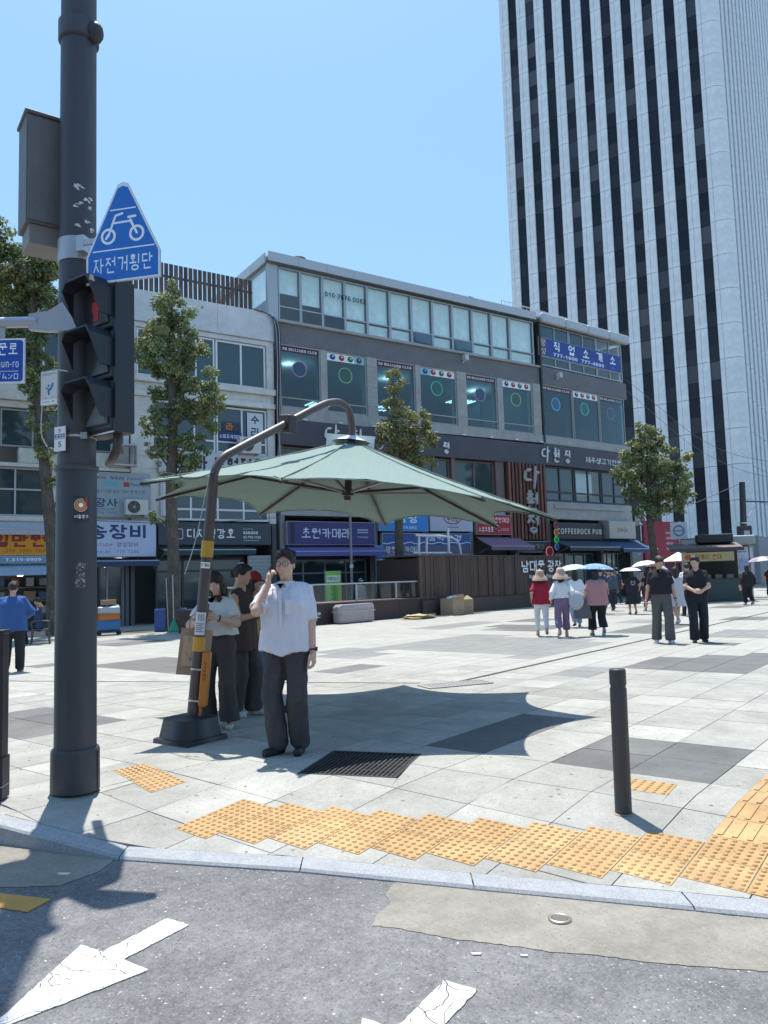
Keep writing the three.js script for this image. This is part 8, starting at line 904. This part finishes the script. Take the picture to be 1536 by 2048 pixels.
// ---------------------------------------------------------------- food stall, utility pole and what stands at the foot of the tower
{
  const k = thing('food_stall', 'dark food stall with a brown awning and yellow sign at the tower', 'stall', [14.6, 0, -37.4], -0.25), bk = M(0.022, 0.026, 0.028, 0.6);
  mesh('counter', rbox(2.5, 1.05, 1.6, 0.03, 1.1, 0.53, 0), TM(T.stain, 1, 0.05, 0.075, 0.07, 0.6), k); mesh('cabin', span(0.1, 2.4, 1.06, 2.75, -0.9, -0.75), bk, k); mesh('post', [rod([0.05, 1.0, 0.7], [0.05, 2.6, 0.7], 0.03)], bk, k); mesh('post', [rod([2.65, 0, 0.75], [2.65, 2.6, 0.75], 0.035)], M(0.2, 0.12, 0.1, 0.6), k); mesh('awning_roof', [mUV(box(3.2, 0.06, 1.9).rotateX(0.16).translate(0.75, 2.62, 0.35))], TM(T.cloth, 0.5, 0.12, 0.09, 0.085, 0.8), k); mesh('awning_edge', [box(3.2, 0.16, 0.03, 0.75, 2.44, 1.3)], M(0.08, 0.06, 0.06, 0.8), k); mesh('roof_box', rbox(1.6, 0.42, 1.0, 0.06, 1.3, 2.98, -0.2), bk, k);
  mesh('yellow_sign', [plane(2.3, 0.42, 0.75, 2.1, 1.31)], printed(360, 66, (c, w, h) => { fill(c, w, h, '#a39668'); write(c, '떡볶이 순대', 96, 12, 42, '#8a4a20', { lw: 0.13, wide: 180 }); c.fillStyle = '#b0502c'; c.beginPath(); c.arc(46, 33, 22, 0, 7); c.fill(); }), k); mesh('goods', [0, 1, 2, 3, 4].map((i) => box(0.3, 0.2, 0.3, 0.3 + i * 0.5, 1.16, 0.4)), M(0.2, 0.15, 0.12, 0.7), k);
  const m = thing('map_board', 'pale district map board standing beside the food stall', 'map board', [17.35, 0, -37.9], -0.2); mesh('panel', rbox(1.35, 1.4, 0.12, 0.03, 0, 1.9, 0), M(0.35, 0.36, 0.38, 0.6), m); mesh('map', plane(1.24, 1.28, 0, 1.9, 0.064), printed(256, 216, (c, w, h) => { fill(c, w, h, '#c6cfe0'); c.fillStyle = '#d8d4a0'; c.fillRect(10, 70, 110, 90); c.fillStyle = '#a8b4d8'; c.fillRect(120, 90, 120, 100); c.strokeStyle = '#8890b8'; c.lineWidth = 5; c.beginPath(); c.moveTo(0, 180); c.lineTo(120, 100); c.lineTo(250, 140); c.moveTo(90, 216); c.lineTo(170, 60); c.stroke(); c.fillStyle = '#7480a4'; c.fillRect(84, 14, 100, 10); c.fillRect(70, 32, 130, 8); }), m); mesh('leg', box(0.1, 1.2, 0.1, -0.5, 0.6, 0), M_alu, m); mesh('leg', box(0.1, 1.2, 0.1, 0.5, 0.6, 0), M_alu, m); mesh('hood', rbox(1.45, 0.45, 0.9, 0.1, 0, 2.9, 0), M(0.3, 0.34, 0.34, 0.6), m);
  const s = thing('round_sign', 'small square sign with a grey ring above the food stall', 'sign', [14.6, 3.05, -38.2], -0.2); mesh('panel', rbox(0.8, 0.85, 0.06, 0.02, 0, 0.42, 0), M(0.5, 0.54, 0.6, 0.5), s); mesh('ring', new THREE.TorusGeometry(0.24, 0.04, 8, 26).translate(0, 0.42, 0.04), M(0.2, 0.24, 0.3, 0.5), s); mesh('bar', box(0.4, 0.06, 0.02, 0, 0.42, 0.04), M(0.2, 0.24, 0.3, 0.5), s); mesh('stem', rod([0, -0.3, 0], [0, 0, 0], 0.03), M_alu, s);
  const u = thing('utility_pole', 'dark utility pole with a boxed control unit near the tower corner', 'pole', [18.55, 0, -40.0]), dk = M(0.05, 0.055, 0.062, 0.6, 0.3); mesh('shaft', rod([0, 0, 0], [0.2, 6.0, 0], 0.19, 0.15, 14), dk, u); mesh('control_box', rbox(0.62, 1.0, 0.4, 0.03, 0.05, 3.2, 0.2), dk, u); mesh('notice', plane(0.3, 0.4, 0.08, 3.25, 0.405), M(0.42, 0.38, 0.38, 0.7), u); mesh('crossarm', rod([0.2, 5.0, 0], [2.8, 4.85, 0], 0.04), dk, u); mesh('brace', rod([0.25, 4.05, 0.1], [0.75, 4.7, 0.1], 0.035), M(0.6, 0.6, 0.62, 0.4, 0.6), u); mesh('steel_band', cyl(0.2, 0.2, 0.06, 0.1, 3.82, 0, 14), M(0.6, 0.6, 0.6, 0.4, 0.7), u);
  const r = thing('red_banner', 'dark red banner wall between the navy awning and the tower', 'banner', fx2(8.5, 0, 0.4), FB - 0.15); mesh('panel', mUV(span(0, 3.3, 2.0, 4.6, -0.2, 0)), TM(T.cloth, 0.6, 0.17, 0.022, 0.035, 0.8), r); mesh('print', plane(1.3, 1.6, 2.4, 3.4, 0.005), printed(160, 196, (c, w, h) => { fill(c, w, h, '#7a2432'); c.fillStyle = '#b07880'; for (let i = 0; i < 4; i++) c.fillRect(20, 30 + i * 40, 100 - i * 12, 18); }), r); mesh('post', span(0, 0.15, 0, 2, -0.2, 0), M(0.1, 0.05, 0.05, 0.7), r); mesh('post', span(3.1, 3.25, 0, 2, -0.2, 0), M(0.1, 0.05, 0.05, 0.7), r); mesh('backing', span(0.15, 3.1, 0, 1.99, -0.2, -0.1), M(0.08, 0.03, 0.04, 0.8), r);
  const w = thing('white_tent', 'small white sun canopy beyond the navy awning', 'canopy', fx2(9.2, 0, 2.2), FB); mesh('top', new THREE.ConeGeometry(1.0, 0.55, 4, 1).rotateY(Math.PI / 4).translate(0, 2.35, 0), M(0.75, 0.75, 0.74, 0.8), w); for (const [x, z] of [[-0.6, -0.6], [0.6, -0.6], [-0.6, 0.6], [0.6, 0.6]]) mesh('leg', rod([x, 0, z], [x, 2.1, z], 0.025), M_alu, w);
  const ft = thing('green_tank', 'green round tank standing on the tower base ledge', 'tank', [28.9, 4.6, -80.0]); mesh('drum', cyl(0.75, 0.75, 1.5, 0, 0, 0, 20), M(0.03, 0.13, 0.09, 0.5), ft); mesh('lid', cyl(0.78, 0.7, 0.15, 0, 1.5, 0, 20), M(0.03, 0.11, 0.08, 0.5), ft);
}
// overhead cables from the right wing to the utility pole, and across the shops
function cable(label, pts, r) { const c = single('overhead_cable', tube(pts, r, 40, 5), M(0.10, 0.105, 0.115, 0.6), label, 'cable', [0, 0, 0], 0, 'overhead cables'); return c; }
{ const a = fx2(7.9, 13.6, 0.1), b = fx2(7.9, 12.9, 0.1); cable('upper sagging overhead cable from the right wing toward the tower', [a, [22, 9.6, -50.5], [27.5, 8.6, -52], [40, 9.5, -55]], 0.013); cable('lower sagging overhead cable from the right wing toward the tower', [b, [21, 9.2, -50], [26, 7.6, -51.5], [40, 8.0, -54]], 0.013); cable('thin cable running to the top of the utility pole', [[18.7, 5.95, -40], [17, 5.2, -41], [15, 4.4, -42.5], fx2(7.9, 4.6, 0.2)], 0.016); }
cable('thin pale cable strung along the shop signs behind the sunshade', [fx(-3, 4.02, 0.9), fx(1.0, 3.93, 1.1), fx(5.7, 4.3, 0.5)], 0.014);

// ---------------------------------------------------------------- the other side of the road, behind the viewpoint: what the windows mirror
[['sandstone office block with banded windows across the road', -34, 30, 22, 17, [0.42, 0.38, 0.32]], ['grey office block with banded windows across the road', -10, 34, 20, 26, [0.34, 0.35, 0.37]], ['white office block with banded windows across the road', 13, 32, 21, 14, [0.55, 0.55, 0.54]], ['brown office block with banded windows across the road', 37, 33, 23, 21, [0.3, 0.24, 0.2]]].forEach(([label, x, z, w, h, c]) => {
  const b = thing('office_block', label, 'building', [x, RY, z]); const wm = TM(T.stain, 3, ...c, 0.85); mesh('wall', mUV(span(-w / 2, w / 2, 0, h, 0.3, 14)), wm, b);
  for (let f = 0; f < Math.floor(h / 3.5); f++) { mesh('spandrel', mUV(span(-w / 2, w / 2, f * 3.5 + 2.6, f * 3.5 + 3.6, 0, 0.3)), wm, b); mesh('window_band', span(-w / 2 + 0.3, w / 2 - 0.3, f * 3.5 + 0.1, f * 3.5 + 2.6, 0.2, 0.29), M_glass, b); for (let i = 0; i <= 8; i++) mesh('pier', mUV(span(-w / 2 + i * (w - 0.5) / 8, -w / 2 + i * (w - 0.5) / 8 + 0.5, f * 3.5 + 0.1, f * 3.5 + 2.6, 0.02, 0.2)), wm, b); }
  mesh('parapet', mUV(span(-w / 2 - 0.2, w / 2 + 0.2, h, h + 0.8, -0.1, 14)), wm, b);
});

renderer.render(scene, camera);
